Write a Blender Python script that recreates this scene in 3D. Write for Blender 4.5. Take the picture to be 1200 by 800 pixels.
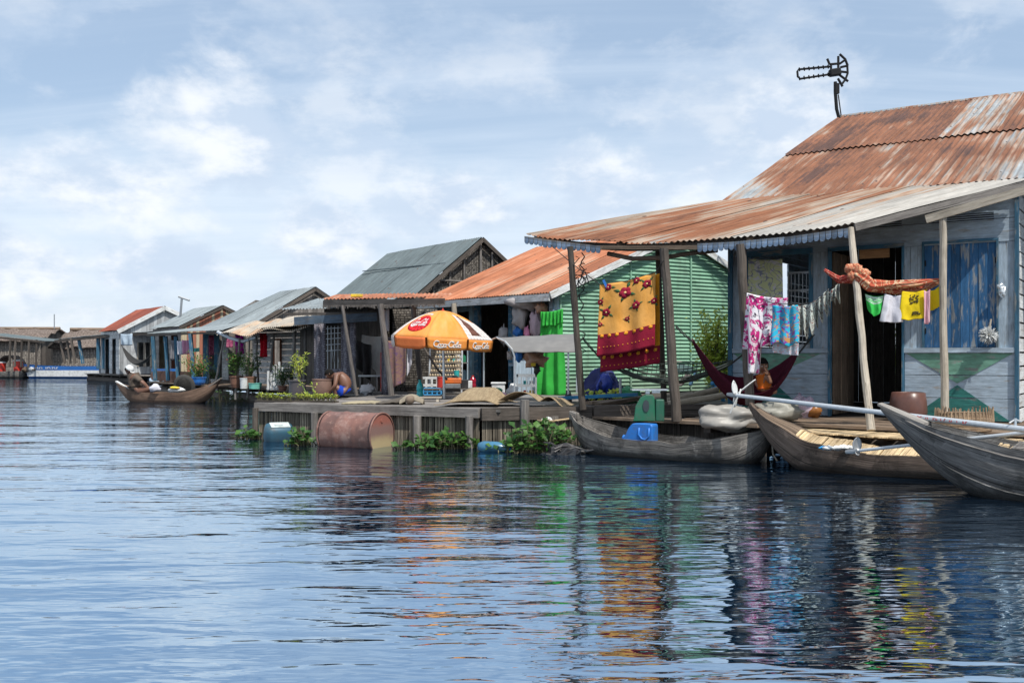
import bpy, bmesh, math, random
from mathutils import Vector as V, Matrix, noise as mnoise
random.seed(7)
S = bpy.context.scene
for o in list(bpy.data.objects): bpy.data.objects.remove(o)
R = math.radians
# ------------------------------------------------------------------ camera
F = 1167.0; HZ = 416.0; CH = 1.2          # focal length in photo pixels, horizon row, eye height over the water
cam = bpy.data.cameras.new('camera'); cam.lens = 35.0; cam.sensor_width = 36.0; cam.shift_y = 16/1200
cam.clip_start = 0.1; cam.clip_end = 20000
co = bpy.data.objects.new('camera', cam); S.collection.objects.link(co)
co.location = (0, 0, CH); co.rotation_euler = (R(90), 0, 0); S.camera = co
# ------------------------------------------------------------------ light
SUN_AZ = (0.52, -0.854); SUN_EL = 57
w = bpy.data.worlds.new('World'); S.world = w; w.use_nodes = True
nt = w.node_tree; nt.nodes.clear()
def wn(t, **k):
    n = nt.nodes.new(t)
    for a, b in k.items(): setattr(n, a, b)
    return n
sky = wn('ShaderNodeTexSky', sky_type='NISHITA', sun_disc=False)
sky.sun_elevation = R(SUN_EL); sky.sun_rotation = math.atan2(SUN_AZ[0], SUN_AZ[1])
sky.air_density = 1.0; sky.dust_density = 1.2; sky.ozone_density = 1.6
def wmath(op, a, b=None, clamp=False):
    n = wn('ShaderNodeMath', operation=op, use_clamp=clamp)
    for i, v in enumerate((a, b)):
        if v is None: continue
        if isinstance(v, (int, float)): n.inputs[i].default_value = v
        else: nt.links.new(v, n.inputs[i])
    return n.outputs[0]
def wmix(f, a, b):
    n = wn('ShaderNodeMix', data_type='RGBA')
    for i, v in ((0, f), (6, a), (7, b)):
        if isinstance(v, (int, float)): n.inputs[i].default_value = v
        elif isinstance(v, tuple): n.inputs[i].default_value = (*v, 1)
        else: nt.links.new(v, n.inputs[i])
    return n.outputs[2]
tc = wn('ShaderNodeTexCoord'); sep = wn('ShaderNodeSeparateXYZ'); nt.links.new(tc.outputs['Generated'], sep.inputs[0])
zz = wmath('MAXIMUM', sep.outputs[2], 0.0)
den = wmath('ADD', zz, 0.16)
cx = wmath('DIVIDE', sep.outputs[0], den); cy = wmath('DIVIDE', sep.outputs[1], den)
comb = wn('ShaderNodeCombineXYZ'); nt.links.new(cx, comb.inputs[0]); nt.links.new(cy, comb.inputs[1])
def wnoise(vec, scale, detail, rough, off=(0, 0, 0), sc=(1, 1, 1), dist=0.0):
    m = wn('ShaderNodeMapping'); nt.links.new(vec, m.inputs[0]); m.inputs[1].default_value = off; m.inputs[3].default_value = sc
    n = wn('ShaderNodeTexNoise'); nt.links.new(m.outputs[0], n.inputs[0])
    n.inputs['Scale'].default_value = scale; n.inputs['Detail'].default_value = detail
    n.inputs['Roughness'].default_value = rough; n.inputs['Distortion'].default_value = dist
    return n.outputs[0]
def wramp(v, a, b):
    n = wn('ShaderNodeMapRange', interpolation_type='SMOOTHSTEP'); nt.links.new(v, n.inputs[0])
    n.inputs[1].default_value = a; n.inputs[2].default_value = b
    return n.outputs[0]
veil = wnoise(comb.outputs[0], 0.8, 9, 0.60, (3.1, 1.7, 0), (0.30, 1.30, 1), 0.5)      # thin high veil, streaky
puff = wnoise(tc.outputs['Generated'], 6.5, 12, 0.60, (0.35, 0.2, 1.9), (1, 1, 1.9), 0.15)  # cumulus low in the sky
shade = wnoise(tc.outputs['Generated'], 13.0, 9, 0.58, (0.35, 0.2, 1.75), (1, 1, 1.9))
def blob(px, py, r, sx=1.0):                               # a cumulus in that direction of the sky
    d = V(((px-600)/F, 1, (HZ-py)/F)).normalized()
    s = wn('ShaderNodeVectorMath', operation='SUBTRACT'); nt.links.new(tc.outputs['Generated'], s.inputs[0]); s.inputs[1].default_value = d
    m = wn('ShaderNodeVectorMath', operation='MULTIPLY'); nt.links.new(s.outputs[0], m.inputs[0]); m.inputs[1].default_value = (1/(r*sx), 1/(r*sx), 1/r)
    l = wn('ShaderNodeVectorMath', operation='LENGTH'); nt.links.new(m.outputs[0], l.inputs[0])
    return wmath('SUBTRACT', 1.0, l.outputs['Value'], True)
BL = [(245, 135, .075, 1.2), (285, 185, .05, 1.4), (90, 215, .055, 2.4), (380, 265, .05, 1.5), (20, 305, .05, 2.2), (945, 135, .06, 1.3), (700, 200, .06, 2.6), (530, 240, .05, 2.2), (180, 310, .04, 3.0)]
acc = None
for b in BL:
    v = blob(*b); acc = v if acc is None else wmath('MAXIMUM', acc, v)
fine = wnoise(tc.outputs['Generated'], 11.0, 12, 0.60, (0.1, 0.7, 0.2), (1, 1, 1.3), 0.3)
cum = wmath('ADD', wmath('MULTIPLY', acc, 0.85), wmath('MULTIPLY', wmath('SUBTRACT', fine, 0.5), 1.5))
cumm = wramp(cum, 0.15, 0.60)
lowband = wmath('SUBTRACT', 1.0, wmath('MULTIPLY', zz, 2.2), True)
pm = wmath('MULTIPLY', wramp(puff, 0.45, 0.60), wmath('POWER', lowband, 0.7))
clear = wmix(0.45, sky.outputs[0], (5.3, 6.8, 8.7))
base = wmix(wmath('MULTIPLY', wramp(veil, 0.32, 0.64), 0.90), clear, (6.8, 7.7, 8.8))
base = wmix(wmath('MULTIPLY', wmath('POWER', wmath('SUBTRACT', 1.0, wmath('MULTIPLY', zz, 5.0), True), 1.3), 0.8), base, (7.0, 7.8, 8.7))
ccol = wmix(wramp(shade, 0.40, 0.66), (5.3, 6.3, 7.7), (8.3, 8.6, 9.0))
base = wmix(wmath('MULTIPLY', pm, 0.75), base, ccol)
base = wmix(wmath('MULTIPLY', cumm, 0.85), base, ccol)
bg = wn('ShaderNodeBackground'); bg.inputs[1].default_value = 0.112
nt.links.new(base, bg.inputs[0])
wo = wn('ShaderNodeOutputWorld'); nt.links.new(bg.outputs[0], wo.inputs[0])
sl = bpy.data.lights.new('sun', 'SUN'); sl.energy = 4.4; sl.angle = R(0.6); sl.color = (1.0, 0.95, 0.87)
so = bpy.data.objects.new('sun', sl); S.collection.objects.link(so)
sd = V((SUN_AZ[0]*math.cos(R(SUN_EL)), SUN_AZ[1]*math.cos(R(SUN_EL)), math.sin(R(SUN_EL))))
so.rotation_euler = sd.to_track_quat('Z', 'Y').to_euler(); so.location = (10, -10, 20)
S.view_settings.view_transform = 'Standard'; S.view_settings.look = 'None'
S.view_settings.exposure = 0.10; S.view_settings.gamma = 1.0; S.view_settings.use_curve_mapping = False
S.cycles.use_denoising = True
try: S.cycles.denoiser = 'OPENIMAGEDENOISE'
except Exception: pass
S.cycles.max_bounces = 7; S.cycles.diffuse_bounces = 3; S.cycles.glossy_bounces = 4; S.cycles.transparent_max_bounces = 8
S.cycles.caustics_reflective = False; S.cycles.caustics_refractive = False
# ------------------------------------------------------------------ geometry helpers
def at(px, py, d): return V(((px-600)/F*d, d, CH-(py-HZ)/F*d))
def flo(px, py, z): return at(px, py, (CH-z)*F/(py-HZ))          # the point a pixel shows on a floor of height z
def hit(px, P, u):                                                # where a pixel column meets the vertical plane P + t u
    k = (px-600)/F
    t = (P[0]-k*P[1])/(k*u[1]-u[0])
    return V((P[0]+t*u[0], P[1]+t*u[1], 0)), t
def zat(py, d): return CH-(py-HZ)/F*d
LOC = {}
class MB:
    def __init__(s): s.v = []; s.f = []; s.uv = []; s.rn = []; s.mi = []; s.m = 0
    def face(s, idx, uv=None, rn=None):
        s.f.append(tuple(idx)); s.uv.append(uv or [(s.v[i][0]+s.v[i][1], s.v[i][2]) for i in idx]); s.rn.append(rn or (0.5, 0.5)); s.mi.append(s.m)
    def poly(s, pts, uv=None, rn=None):
        n = len(s.v); s.v += [V(p) for p in pts]; s.face(range(n, n+len(pts)), uv, rn); return s
    def hexa(s, p, rn=None, uo=None, L=None):
        """8 corners: 0-3 one end loop, 4-7 the other end loop; u runs from one to the other"""
        n = len(s.v); p = [V(q) for q in p]; s.v += p
        rn = rn or (random.random(), random.random()); uo = uo if uo is not None else random.random()*20; vo = random.random()*20
        L = (p[4]-p[0]).length; w1 = (p[1]-p[0]).length; w2 = (p[2]-p[1]).length
        vs = [0, w1, w1+w2, 2*w1+w2, 2*w1+2*w2]
        for i in range(4):
            j = (i+1) % 4
            s.face((n+i, n+j, n+4+j, n+4+i), [(uo, vo+vs[i]), (uo, vo+vs[i+1]), (uo+L, vo+vs[i+1]), (uo+L, vo+vs[i])], rn)
        e = [(uo, vo), (uo, vo+w1), (uo+w2, vo+w1), (uo+w2, vo)]
        s.face((n+3, n+2, n+1, n), e[::-1], rn); s.face((n+4, n+5, n+6, n+7), e, rn); return s
    def beam(s, a, b, w_, h_, up=(0, 0, 1), rn=None, taper=1.0):
        a = V(a); b = V(b); d = (b-a).normalized(); up = V(up)
        sx = d.cross(up)
        if sx.length < 1e-3: sx = d.cross(V((1, 0, 0)))
        sx.normalize(); uy = sx.cross(d).normalized()
        def loop(c, k): return [c-sx*w_/2*k-uy*h_/2*k, c+sx*w_/2*k-uy*h_/2*k, c+sx*w_/2*k+uy*h_/2*k, c-sx*w_/2*k+uy*h_/2*k]
        return s.hexa(loop(a, 1)+loop(b, taper), rn)
    def box(s, c, size, rz=0, rn=None):
        c = V(c); ax = [V((math.cos(rz), math.sin(rz), 0)), V((-math.sin(rz), math.cos(rz), 0)), V((0, 0, 1))]
        k = max(range(3), key=lambda i: size[i]); o = [i for i in range(3) if i != k]
        a, b1, b2 = ax[k]*size[k]/2, ax[o[0]]*size[o[0]]/2, ax[o[1]]*size[o[1]]/2
        lp = lambda e: [e-b1-b2, e+b1-b2, e+b1+b2, e-b1+b2]
        return s.hexa(lp(c-a)+lp(c+a), rn)
    def tube(s, pts, rad, n=8, caps=True, rn=None, sq=1.0):
        pts = [V(p) for p in pts]; N = len(pts)
        if not isinstance(rad, (list, tuple)): rad = [rad]*N
        rn = rn or (random.random(), random.random()); base = len(s.v); uo = random.random()*9; acc_ = 0; us = []
        nx = None
        for i in range(N):
            d = (pts[min(i+1, N-1)]-pts[max(i-1, 0)]).normalized()
            if nx is None:
                nx = d.orthogonal().normalized()
            nx = (nx-d*nx.dot(d)).normalized(); ny = d.cross(nx)
            if i: acc_ += (pts[i]-pts[i-1]).length
            us.append(uo+acc_)
            for k in range(n):
                a = 2*math.pi*k/n; s.v.append(pts[i]+nx*math.cos(a)*rad[i]+ny*math.sin(a)*rad[i]*sq)
        for i in range(N-1):
            for k in range(n):
                k2 = (k+1) % n; r0 = 6.28*rad[i]/n
                s.face((base+i*n+k, base+i*n+k2, base+(i+1)*n+k2, base+(i+1)*n+k), [(us[i], k*r0), (us[i], (k+1)*r0), (us[i+1], (k+1)*r0), (us[i+1], k*r0)], rn)
        if caps:
            s.face([base+k for k in range(n)][::-1], [(uo+.01*k, 0) for k in range(n)], rn)
            s.face([base+(N-1)*n+k for k in range(n)], [(uo+.01*k, 0) for k in range(n)], rn)
        return s
    def lathe(s, prof, c=(0, 0, 0), n=20, axis=(0, 0, 1), rn=None, wob=0.0):
        ax = V(axis).normalized(); e1 = ax.orthogonal().normalized(); e2 = ax.cross(e1); c = V(c); base = len(s.v); rn = rn or (random.random(), random.random())
        for r, z in prof:
            for k in range(n):
                a = 2*math.pi*k/n; rr = r*(1+wob*mnoise.noise(V((math.cos(a)*2, math.sin(a)*2, z*6))))
                s.v.append(c+ax*z+e1*math.cos(a)*rr+e2*math.sin(a)*rr)
        for i in range(len(prof)-1):
            for k in range(n):
                k2 = (k+1) % n
                s.face((base+i*n+k, base+i*n+k2, base+(i+1)*n+k2, base+(i+1)*n+k), [(k/n, prof[i][1]), ((k+1)/n, prof[i][1]), ((k+1)/n, prof[i+1][1]), (k/n, prof[i+1][1])], rn)
        if prof[0][0] > 1e-5: s.face([base+k for k in range(n)][::-1], [(k/n, 0) for k in range(n)], rn)
        if prof[-1][0] > 1e-5: s.face([base+(len(prof)-1)*n+k for k in range(n)], [(k/n, 0) for k in range(n)], rn)
        return s
    def grid(s, fn, nu, nv, uvf=None, rn=None, wrap=False):
        base = len(s.v); W = nu if wrap else nu+1
        for j in range(nv+1):
            for i in range(W): s.v.append(V(fn(i/nu, j/nv)))
        uvf = uvf or (lambda a, b: (a, b))
        for j in range(nv):
            for i in range(nu):
                i2 = (i+1) % W if wrap else i+1
                s.face((base+j*W+i, base+j*W+i2, base+(j+1)*W+i2, base+(j+1)*W+i),
                       [uvf(i/nu, j/nv), uvf((i+1)/nu, j/nv), uvf((i+1)/nu, (j+1)/nv), uvf(i/nu, (j+1)/nv)], rn(i/nu, j/nv) if callable(rn) else rn)
        return s
    def blob(s, c, r, n=10, sc=(1, 1, 1), nz=0.0, rn=None, fr=2.0):
        c = V(c); seed = V((random.random()*9, random.random()*9, random.random()*9))
        def fn(u, v):
            a = 2*math.pi*u; b = math.pi*(v-.5); d = V((math.cos(a)*math.cos(b), math.sin(a)*math.cos(b), math.sin(b)))
            k = r*(1+nz*mnoise.noise(d*fr+seed)+(nz*.28*mnoise.noise(d*fr*2.7+seed)+nz*.16*abs(mnoise.noise(d*fr*6+seed)) if nz else 0)); return c+V((d[0]*sc[0], d[1]*sc[1], d[2]*sc[2]))*k
        return s.grid(fn, n*2, n, None, rn or (random.random(), random.random()), True)
    def leaf(s, p, d, up, L, W, rn=None, bend=0.2):
        d = V(d).normalized(); sd_ = d.cross(V(up))
        if sd_.length < 1e-3: sd_ = d.orthogonal()
        sd_.normalize(); nn = sd_.cross(d); p = V(p); rn = rn or (random.random(), random.random())
        n = len(s.v)
        s.v += [p, p+d*L*.5+sd_*W/2+nn*bend*L*.3, p+d*L-nn*bend*L*.4, p+d*L*.5-sd_*W/2+nn*bend*L*.3, p+d*L*.5]
        s.face((n, n+1, n+4), [(0, 0), (.5, 1), (.5, .5)], rn); s.face((n+1, n+2, n+4), [(.5, 1), (1, .5), (.5, .5)], rn)
        s.face((n+2, n+3, n+4), [(1, .5), (.5, 0), (.5, .5)], rn); s.face((n+3, n, n+4), [(.5, 0), (0, .5), (.5, .5)], rn)
        return s
    def add_mesh(s, me, mat=Matrix()):
        n = len(s.v); s.v += [mat @ v.co for v in me.vertices]
        for p in me.polygons: s.face([n+i for i in p.vertices])
        return s
    def build(s, name, mats, parent=None, smooth=False, bevel=0, solid=0, subsurf=0):
        pw = LOC.get(parent.name, V((0, 0, 0))) if parent else V((0, 0, 0))
        xs = [v[0] for v in s.v]; ys = [v[1] for v in s.v]; zs = [v[2] for v in s.v]
        org = V(((min(xs)+max(xs))/2, (min(ys)+max(ys))/2, min(zs)))
        me = bpy.data.meshes.new(name); me.from_pydata([tuple(v-org) for v in s.v], [], s.f)
        ul = me.uv_layers.new(name='UVMap'); rl = me.uv_layers.new(name='rnd'); k = 0
        for p, fu, fr in zip(me.polygons, s.uv, s.rn):
            for q in range(len(p.vertices)):
                ul.data[k].uv = fu[q]; rl.data[k].uv = fr; k += 1
        for m_ in (mats if isinstance(mats, (list, tuple)) else [mats]): me.materials.append(m_)
        for p, mi in zip(me.polygons, s.mi): p.material_index = mi; p.use_smooth = smooth
        me.update()
        o = bpy.data.objects.new(name, me); S.collection.objects.link(o)
        if parent: o.parent = parent
        o.location = org-pw; LOC[o.name] = org
        if solid: md = o.modifiers.new('t', 'SOLIDIFY'); md.thickness = solid; md.offset = 0
        if bevel: md = o.modifiers.new('b', 'BEVEL'); md.width = bevel; md.segments = 2; md.limit_method = 'ANGLE'
        if subsurf: md = o.modifiers.new('s', 'SUBSURF'); md.levels = subsurf; md.render_levels = subsurf
        return o
def tag(o, label=None, cat=None, group=None, kind=None):
    if label: o['label'] = label
    if cat: o['category'] = cat
    if group: o['group'] = group
    if kind: o['kind'] = kind
    return o
def thing(name, label, cat, loc=(0, 0, 0), group=None):
    o = bpy.data.objects.new(name, None); S.collection.objects.link(o); o.location = loc; o.empty_display_size = .1
    LOC[o.name] = V(loc); return tag(o, label, cat, group)
def copy_tree(o, parent=None):
    c = o.copy(); S.collection.objects.link(c)
    if parent: c.parent = parent
    for ch in [x for x in S.objects if x.parent == o]: copy_tree(ch, c)
    return c
# ------------------------------------------------------------------ materials
class G:
    def __init__(s, name):
        s.mat = bpy.data.materials.new(name); s.mat.use_nodes = True; s.nt = s.mat.node_tree
        s.b = s.nt.nodes['Principled BSDF']
    def n(s, t, **k):
        x = s.nt.nodes.new(t)
        for a, b in k.items(): setattr(x, a, b)
        return x
    def L(s, a, b): s.nt.links.new(a, b)
    def put(s, sock, v):
        if isinstance(v, (int, float)): sock.default_value = v
        elif isinstance(v, (tuple, list)): sock.default_value = (*v, 1) if len(v) == 3 and sock.type == 'RGBA' else v
        else: s.L(v, sock)
    def uv(s, layer='UVMap'): return s.n('ShaderNodeUVMap', uv_map=layer).outputs[0]
    def obj(s): return s.n('ShaderNodeTexCoord').outputs['Object']
    def geo(s): return s.n('ShaderNodeNewGeometry').outputs['Position']
    def map(s, vec, sc=(1, 1, 1), rot=(0, 0, 0), off=(0, 0, 0)):
        m = s.n('ShaderNodeMapping'); s.L(vec, m.inputs[0]); m.inputs[1].default_value = off; m.inputs[2].default_value = rot; m.inputs[3].default_value = sc; return m.outputs[0]
    def noise(s, vec, scale=1, detail=4, rough=.55, dist=0, sc=None, off=(0, 0, 0)):
        if sc or off != (0, 0, 0): vec = s.map(vec, sc or (1, 1, 1), off=off)
        m = s.n('ShaderNodeTexNoise'); s.L(vec, m.inputs[0]); m.inputs['Scale'].default_value = scale; m.inputs['Detail'].default_value = detail
        m.inputs['Roughness'].default_value = rough; m.inputs['Distortion'].default_value = dist; return m.outputs[0]
    def voro(s, vec, scale, feat='F1', out='Distance', rnd=1.0):
        m = s.n('ShaderNodeTexVoronoi', feature=feat); s.L(vec, m.inputs[0]); m.inputs['Scale'].default_value = scale; m.inputs['Randomness'].default_value = rnd; return m.outputs[out]
    def math(s, op, a, b=None, clamp=False):
        m = s.n('ShaderNodeMath', operation=op, use_clamp=clamp); s.put(m.inputs[0], a)
        if b is not None: s.put(m.inputs[1], b)
        return m.outputs[0]
    def ramp(s, v, a, b, c=0.0, d=1.0, smooth=True):
        m = s.n('ShaderNodeMapRange', interpolation_type='SMOOTHSTEP' if smooth else 'LINEAR'); s.put(m.inputs[0], v)
        for i, x in ((1, a), (2, b), (3, c), (4, d)): m.inputs[i].default_value = x
        return m.outputs[0]
    def mix(s, f, a, b, mode='MIX'):
        m = s.n('ShaderNodeMix', data_type='RGBA', blend_type=mode); s.put(m.inputs[0], f); s.put(m.inputs[6], a); s.put(m.inputs[7], b); return m.outputs[2]
    def sep(s, v):
        m = s.n('ShaderNodeSeparateXYZ'); s.L(v, m.inputs[0]); return m.outputs
    def bump(s, h, strength=.5, dist=.01):
        m = s.n('ShaderNodeBump'); s.put(m.inputs['Height'], h); m.inputs['Strength'].default_value = strength; m.inputs['Distance'].default_value = dist
        s.L(m.outputs[0], s.b.inputs['Normal'])
    def rnd(s): return s.sep(s.uv('rnd'))
    def orand(s): return s.n('ShaderNodeObjectInfo').outputs['Random']
    def done(s, col, rough=.7, metal=0.0, spec=.5):
        s.put(s.b.inputs['Base Color'], col); s.put(s.b.inputs['Roughness'], rough); s.put(s.b.inputs['Metallic'], metal)
        s.put(s.b.inputs['Specular IOR Level'], spec); return s.mat
def scale_col(g, col, k):       # colour times a factor socket
    m = g.n('ShaderNodeVectorMath', operation='SCALE'); g.put(m.inputs[0], col); g.put(m.inputs['Scale'], k); return m.outputs[0]
def wood(name, c1, c2, dark, paint=None, wear=.5, grain=(2.2, 46, 1), rough=.82, var=.35, stain=.5, hull=False):
    g = G(name); uv = g.uv(); r = g.rnd()
    gr = g.noise(uv, 1, 6, .62, .3, grain); st = g.noise(g.obj(), 2.6, 5, .6)
    col = g.mix(g.ramp(gr, .3, .7), c1, c2)
    cr = g.noise(uv, 1, 3, .5, .6, (1.2, 90, 1), (4, 2, 0))
    col = g.mix(g.ramp(cr, .60, .68), col, dark)
    if paint:
        wn_ = g.noise(uv, 1, 7, .65, .2, (3.0, 14, 1), (9, 3, 0)); wm = g.ramp(wn_, .62-wear*.35, .70-wear*.28)
        pc = g.mix(g.ramp(g.noise(uv, 1, 5, .6, 0, (5, 22, 1)), .2, .8), tuple(x*.8 for x in paint), tuple(min(1, x*1.12) for x in paint))
        col = g.mix(wm, pc, col)
    col = g.mix(g.math('MULTIPLY', g.ramp(st, .45, .75), stain), col, dark)
    col = scale_col(g, col, g.ramp(g.noise(uv, 1, 7, .7, .4, (5, 30, 1), (7, 7, 0)), .3, .7, .7, 1.2, False))
    col = scale_col(g, col, g.ramp(r[0], 0, 1, 1-var, 1+var, False))
    if hull:
        z = g.sep(g.geo())[2]; nn = g.noise(g.obj(), 7, 6, .65); ob_ = g.noise(g.obj(), 3.4, 7, .7, .6)
        col = g.mix(g.math('MULTIPLY', g.ramp(ob_, .52, .60), .55), col, tuple(x*.35 for x in c1)); col = g.mix(g.math('MULTIPLY', g.ramp(g.noise(g.obj(), 4.2, 7, .7, .4, None, (5, 5, 5)), .56, .64), .5), col, tuple(min(.6, x*1.35) for x in c2))
        wet = g.math('SUBTRACT', 1, g.ramp(g.math('ADD', z, g.math('MULTIPLY', nn, -.10)), -.01, .05)); col = g.mix(g.math('MULTIPLY', wet, .85), col, tuple(x*.22 for x in c1))
        pl = g.math('ABSOLUTE', g.math('SUBTRACT', g.math('FRACT', g.math('MULTIPLY', g.sep(uv)[1], 2.6)), .5)); col = g.mix(g.math('MULTIPLY', g.math('SUBTRACT', 1, g.ramp(pl, .01, .03)), .8), col, (.015, .013, .012))
    g.bump(g.math('ADD', gr, g.math('MULTIPLY', cr, .7)), .8 if hull else .5, .012 if hull else .006)
    return g.done(col, rough, 0, .3)
def corrugated(name, zinc, rust1, rust2, bias=0.0, pale=(.50, .36, .24), metal=.15, rough=.55, streak=(7, .55, 1)):
    g = G(name); uv = g.uv(); r = g.rnd()
    n1 = g.noise(uv, 1, 7, .62, .3, streak); n2 = g.noise(uv, 1, 4, .5, .4, (1.1, .45, 1), (5, 1, 0)); n3 = g.noise(uv, 1, 6, .7, 0, (22, 5, 1))
    a = g.math('ADD', g.math('MULTIPLY', n1, .75), g.math('MULTIPLY', n2, .75)); a = g.math('ADD', a, g.math('MULTIPLY', g.math('SUBTRACT', r[0], .5), .48)); a = g.math('ADD', a, bias)
    col = g.mix(g.ramp(n3, .35, .65), tuple(x*.80 for x in zinc), zinc)
    col = g.mix(g.ramp(a, .60, .76), col, pale)
    col = g.mix(g.ramp(a, .70, .84), col, rust1)
    col = g.mix(g.ramp(g.math('ADD', a, g.math('MULTIPLY', g.math('SUBTRACT', n3, .5), .4)), .86, 1.06), col, rust2)
    fs = g.noise(uv, 1, 6, .68, .2, (17, .9, 1), (2, 8, 0)); col = scale_col(g, col, g.ramp(fs, .28, .72, .62, 1.28, False)); col = scale_col(g, col, g.ramp(g.noise(g.obj(), 1.3, 4, .6), .3, .7, .82, 1.1))
    nv = g.voro(g.map(uv, (6.2, 2.2, 1)), 1, rnd=.25); col = g.mix(g.ramp(nv, .05, .09), (.08, .05, .04), col)
    g.bump(n3, .3, .003)
    return g.done(col, g.ramp(a, .6, .85, rough, .9), g.ramp(a, .6, .8, metal, 0.0))
def plain(name, c, rough=.5, metal=0, dirt=.25, dcol=(.06, .05, .04), sc=7, spec=.5, var=0.0, bump=.0):
    g = G(name); n = g.noise(g.obj(), sc, 6, .6); n2 = g.noise(g.obj(), sc*4, 3, .6)
    col = g.mix(g.math('MULTIPLY', g.ramp(n, .42, .78), dirt), c, dcol)
    col = g.mix(g.math('MULTIPLY', g.ramp(n2, .3, .8), .18), col, tuple(x*.6 for x in c))
    if var: col = scale_col(g, col, g.ramp(g.rnd()[0], 0, 1, 1-var, 1+var, False))
    if bump: g.bump(n2, bump, .004)
    return g.done(col, rough, metal, spec)
def fabric(name, c, c2=None, rough=.9, weave=0, sheen=.0):
    g = G(name); n = g.noise(g.uv(), 1, 5, .6, 0, (4, 1.4, 1)); col = g.mix(g.ramp(n, .3, .75), c, c2 or tuple(x*.72 for x in c)); f = g.noise(g.uv(), 60, 2, .5)
    g.bump(g.math('ADD', g.math('MULTIPLY', f, .1), g.noise(g.uv(), 1, 5, .6, .8, (7, 3.5, 1))), .55, .02); col = scale_col(g, col, g.ramp(g.noise(g.uv(), 2.2, 5, .6, .3), .3, .7, .84, 1.12, False)); return g.done(col, rough, 0, .2)
# ---- shared materials
W_GREY = wood('weathered_wood', (.165, .15, .14), (.275, .255, .235), (.045, .04, .037))
W_SKIRT = wood('bamboo_skirt_slats', (.13, .11, .085), (.29, .25, .19), (.02, .018, .015), var=.7, stain=.7)
W_MID = wood('grey_brown_post_wood', (.095, .085, .08), (.165, .15, .14), (.03, .026, .024))
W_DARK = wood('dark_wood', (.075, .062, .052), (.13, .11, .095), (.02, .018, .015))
W_BROWN = wood('brown_wood', (.15, .105, .075), (.24, .18, .13), (.04, .03, .02))
W_PALE = wood('pale_wood', (.46, .40, .32), (.60, .54, .45), (.16, .13, .10))
W_BAMBOO = wood('split_bamboo', (.50, .37, .21), (.66, .52, .33), (.17, .11, .06), grain=(3, 60, 1), var=.3)
W_BLUEP = wood('pale_blue_paint_wood', (.30, .30, .29), (.38, .37, .35), (.10, .10, .11), paint=(.41, .51, .60), wear=.12, var=.10, stain=.35)
W_BLUED = wood('deep_blue_paint_wood', (.20, .22, .24), (.30, .32, .33), (.03, .05, .08), paint=(.035, .125, .27), wear=.32, var=.22, stain=.3)
W_TEAL = wood('teal_paint_wood', (.22, .24, .24), (.30, .32, .32), (.04, .06, .07), paint=(.05, .15, .24), wear=.28, var=.15)
W_WHITE = wood('whitewashed_wood', (.40, .38, .35), (.52, .50, .46), (.12, .11, .10), paint=(.66, .68, .68), wear=.25, var=.14)
P_GREEN = wood('green_paint_wood', (.22, .24, .22), (.3, .32, .3), (.05, .08, .07), paint=(.17, .36, .27), wear=.2, var=.1)
P_DGREEN = wood('dark_green_paint_wood', (.12, .16, .15), (.2, .24, .22), (.03, .05, .05), paint=(.035, .19, .17), wear=.2, var=.1)
HULL = wood('silvered_hull_wood', (.135, .125, .115), (.29, .27, .245), (.03, .028, .026), hull=True, grain=(1.6, 26, 1), var=.06, stain=.85)
HULL_D = wood('tarred_hull_wood', (.10, .098, .095), (.24, .235, .23), (.02, .02, .02), hull=True, grain=(2.2, 24, 1), var=.06, stain=.8)
HULL_B = wood('brown_hull_wood', (.12, .088, .07), (.23, .175, .14), (.03, .022, .018), hull=True, grain=(1.3, 18, 1), var=.06, stain=.6)
ROOF_MAIN = corrugated('rusted_zinc', (.34, .38, .40), (.215, .088, .045), (.085, .042, .032), .02, pale=(.33, .24, .18), streak=(13, .5, 1))
ROOF_PORCH = corrugated('pale_rusting_zinc', (.31, .30, .28), (.29, .12, .062), (.13, .062, .042), -.0, pale=(.40, .30, .22), streak=(12, .9, 1))
ROOF_ORANGE = corrugated('orange_rust_sheet', (.50, .34, .24), (.42, .155, .075), (.27, .10, .05), .05, pale=(.50, .28, .18), streak=(9, .5, 1))
ROOF_RED = corrugated('dark_red_rust_sheet', (.30, .12, .08), (.30, .08, .045), (.20, .05, .03), .15, pale=(.30, .10, .06))
ROOF_GREY = corrugated('dull_grey_zinc', (.13, .165, .175), (.16, .18, .18), (.10, .11, .11), -.25, pale=(.16, .19, .195), metal=.05, rough=.75)
ROOF_LGREY = corrugated('light_grey_zinc', (.27, .31, .325), (.26, .26, .25), (.17, .16, .15), -.22, pale=(.31, .33, .33), metal=.05, rough=.7)
ROOF_TAN = corrugated('tan_sheet', (.50, .44, .36), (.45, .30, .20), (.3, .18, .1), -.05, pale=(.52, .42, .31))
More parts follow.
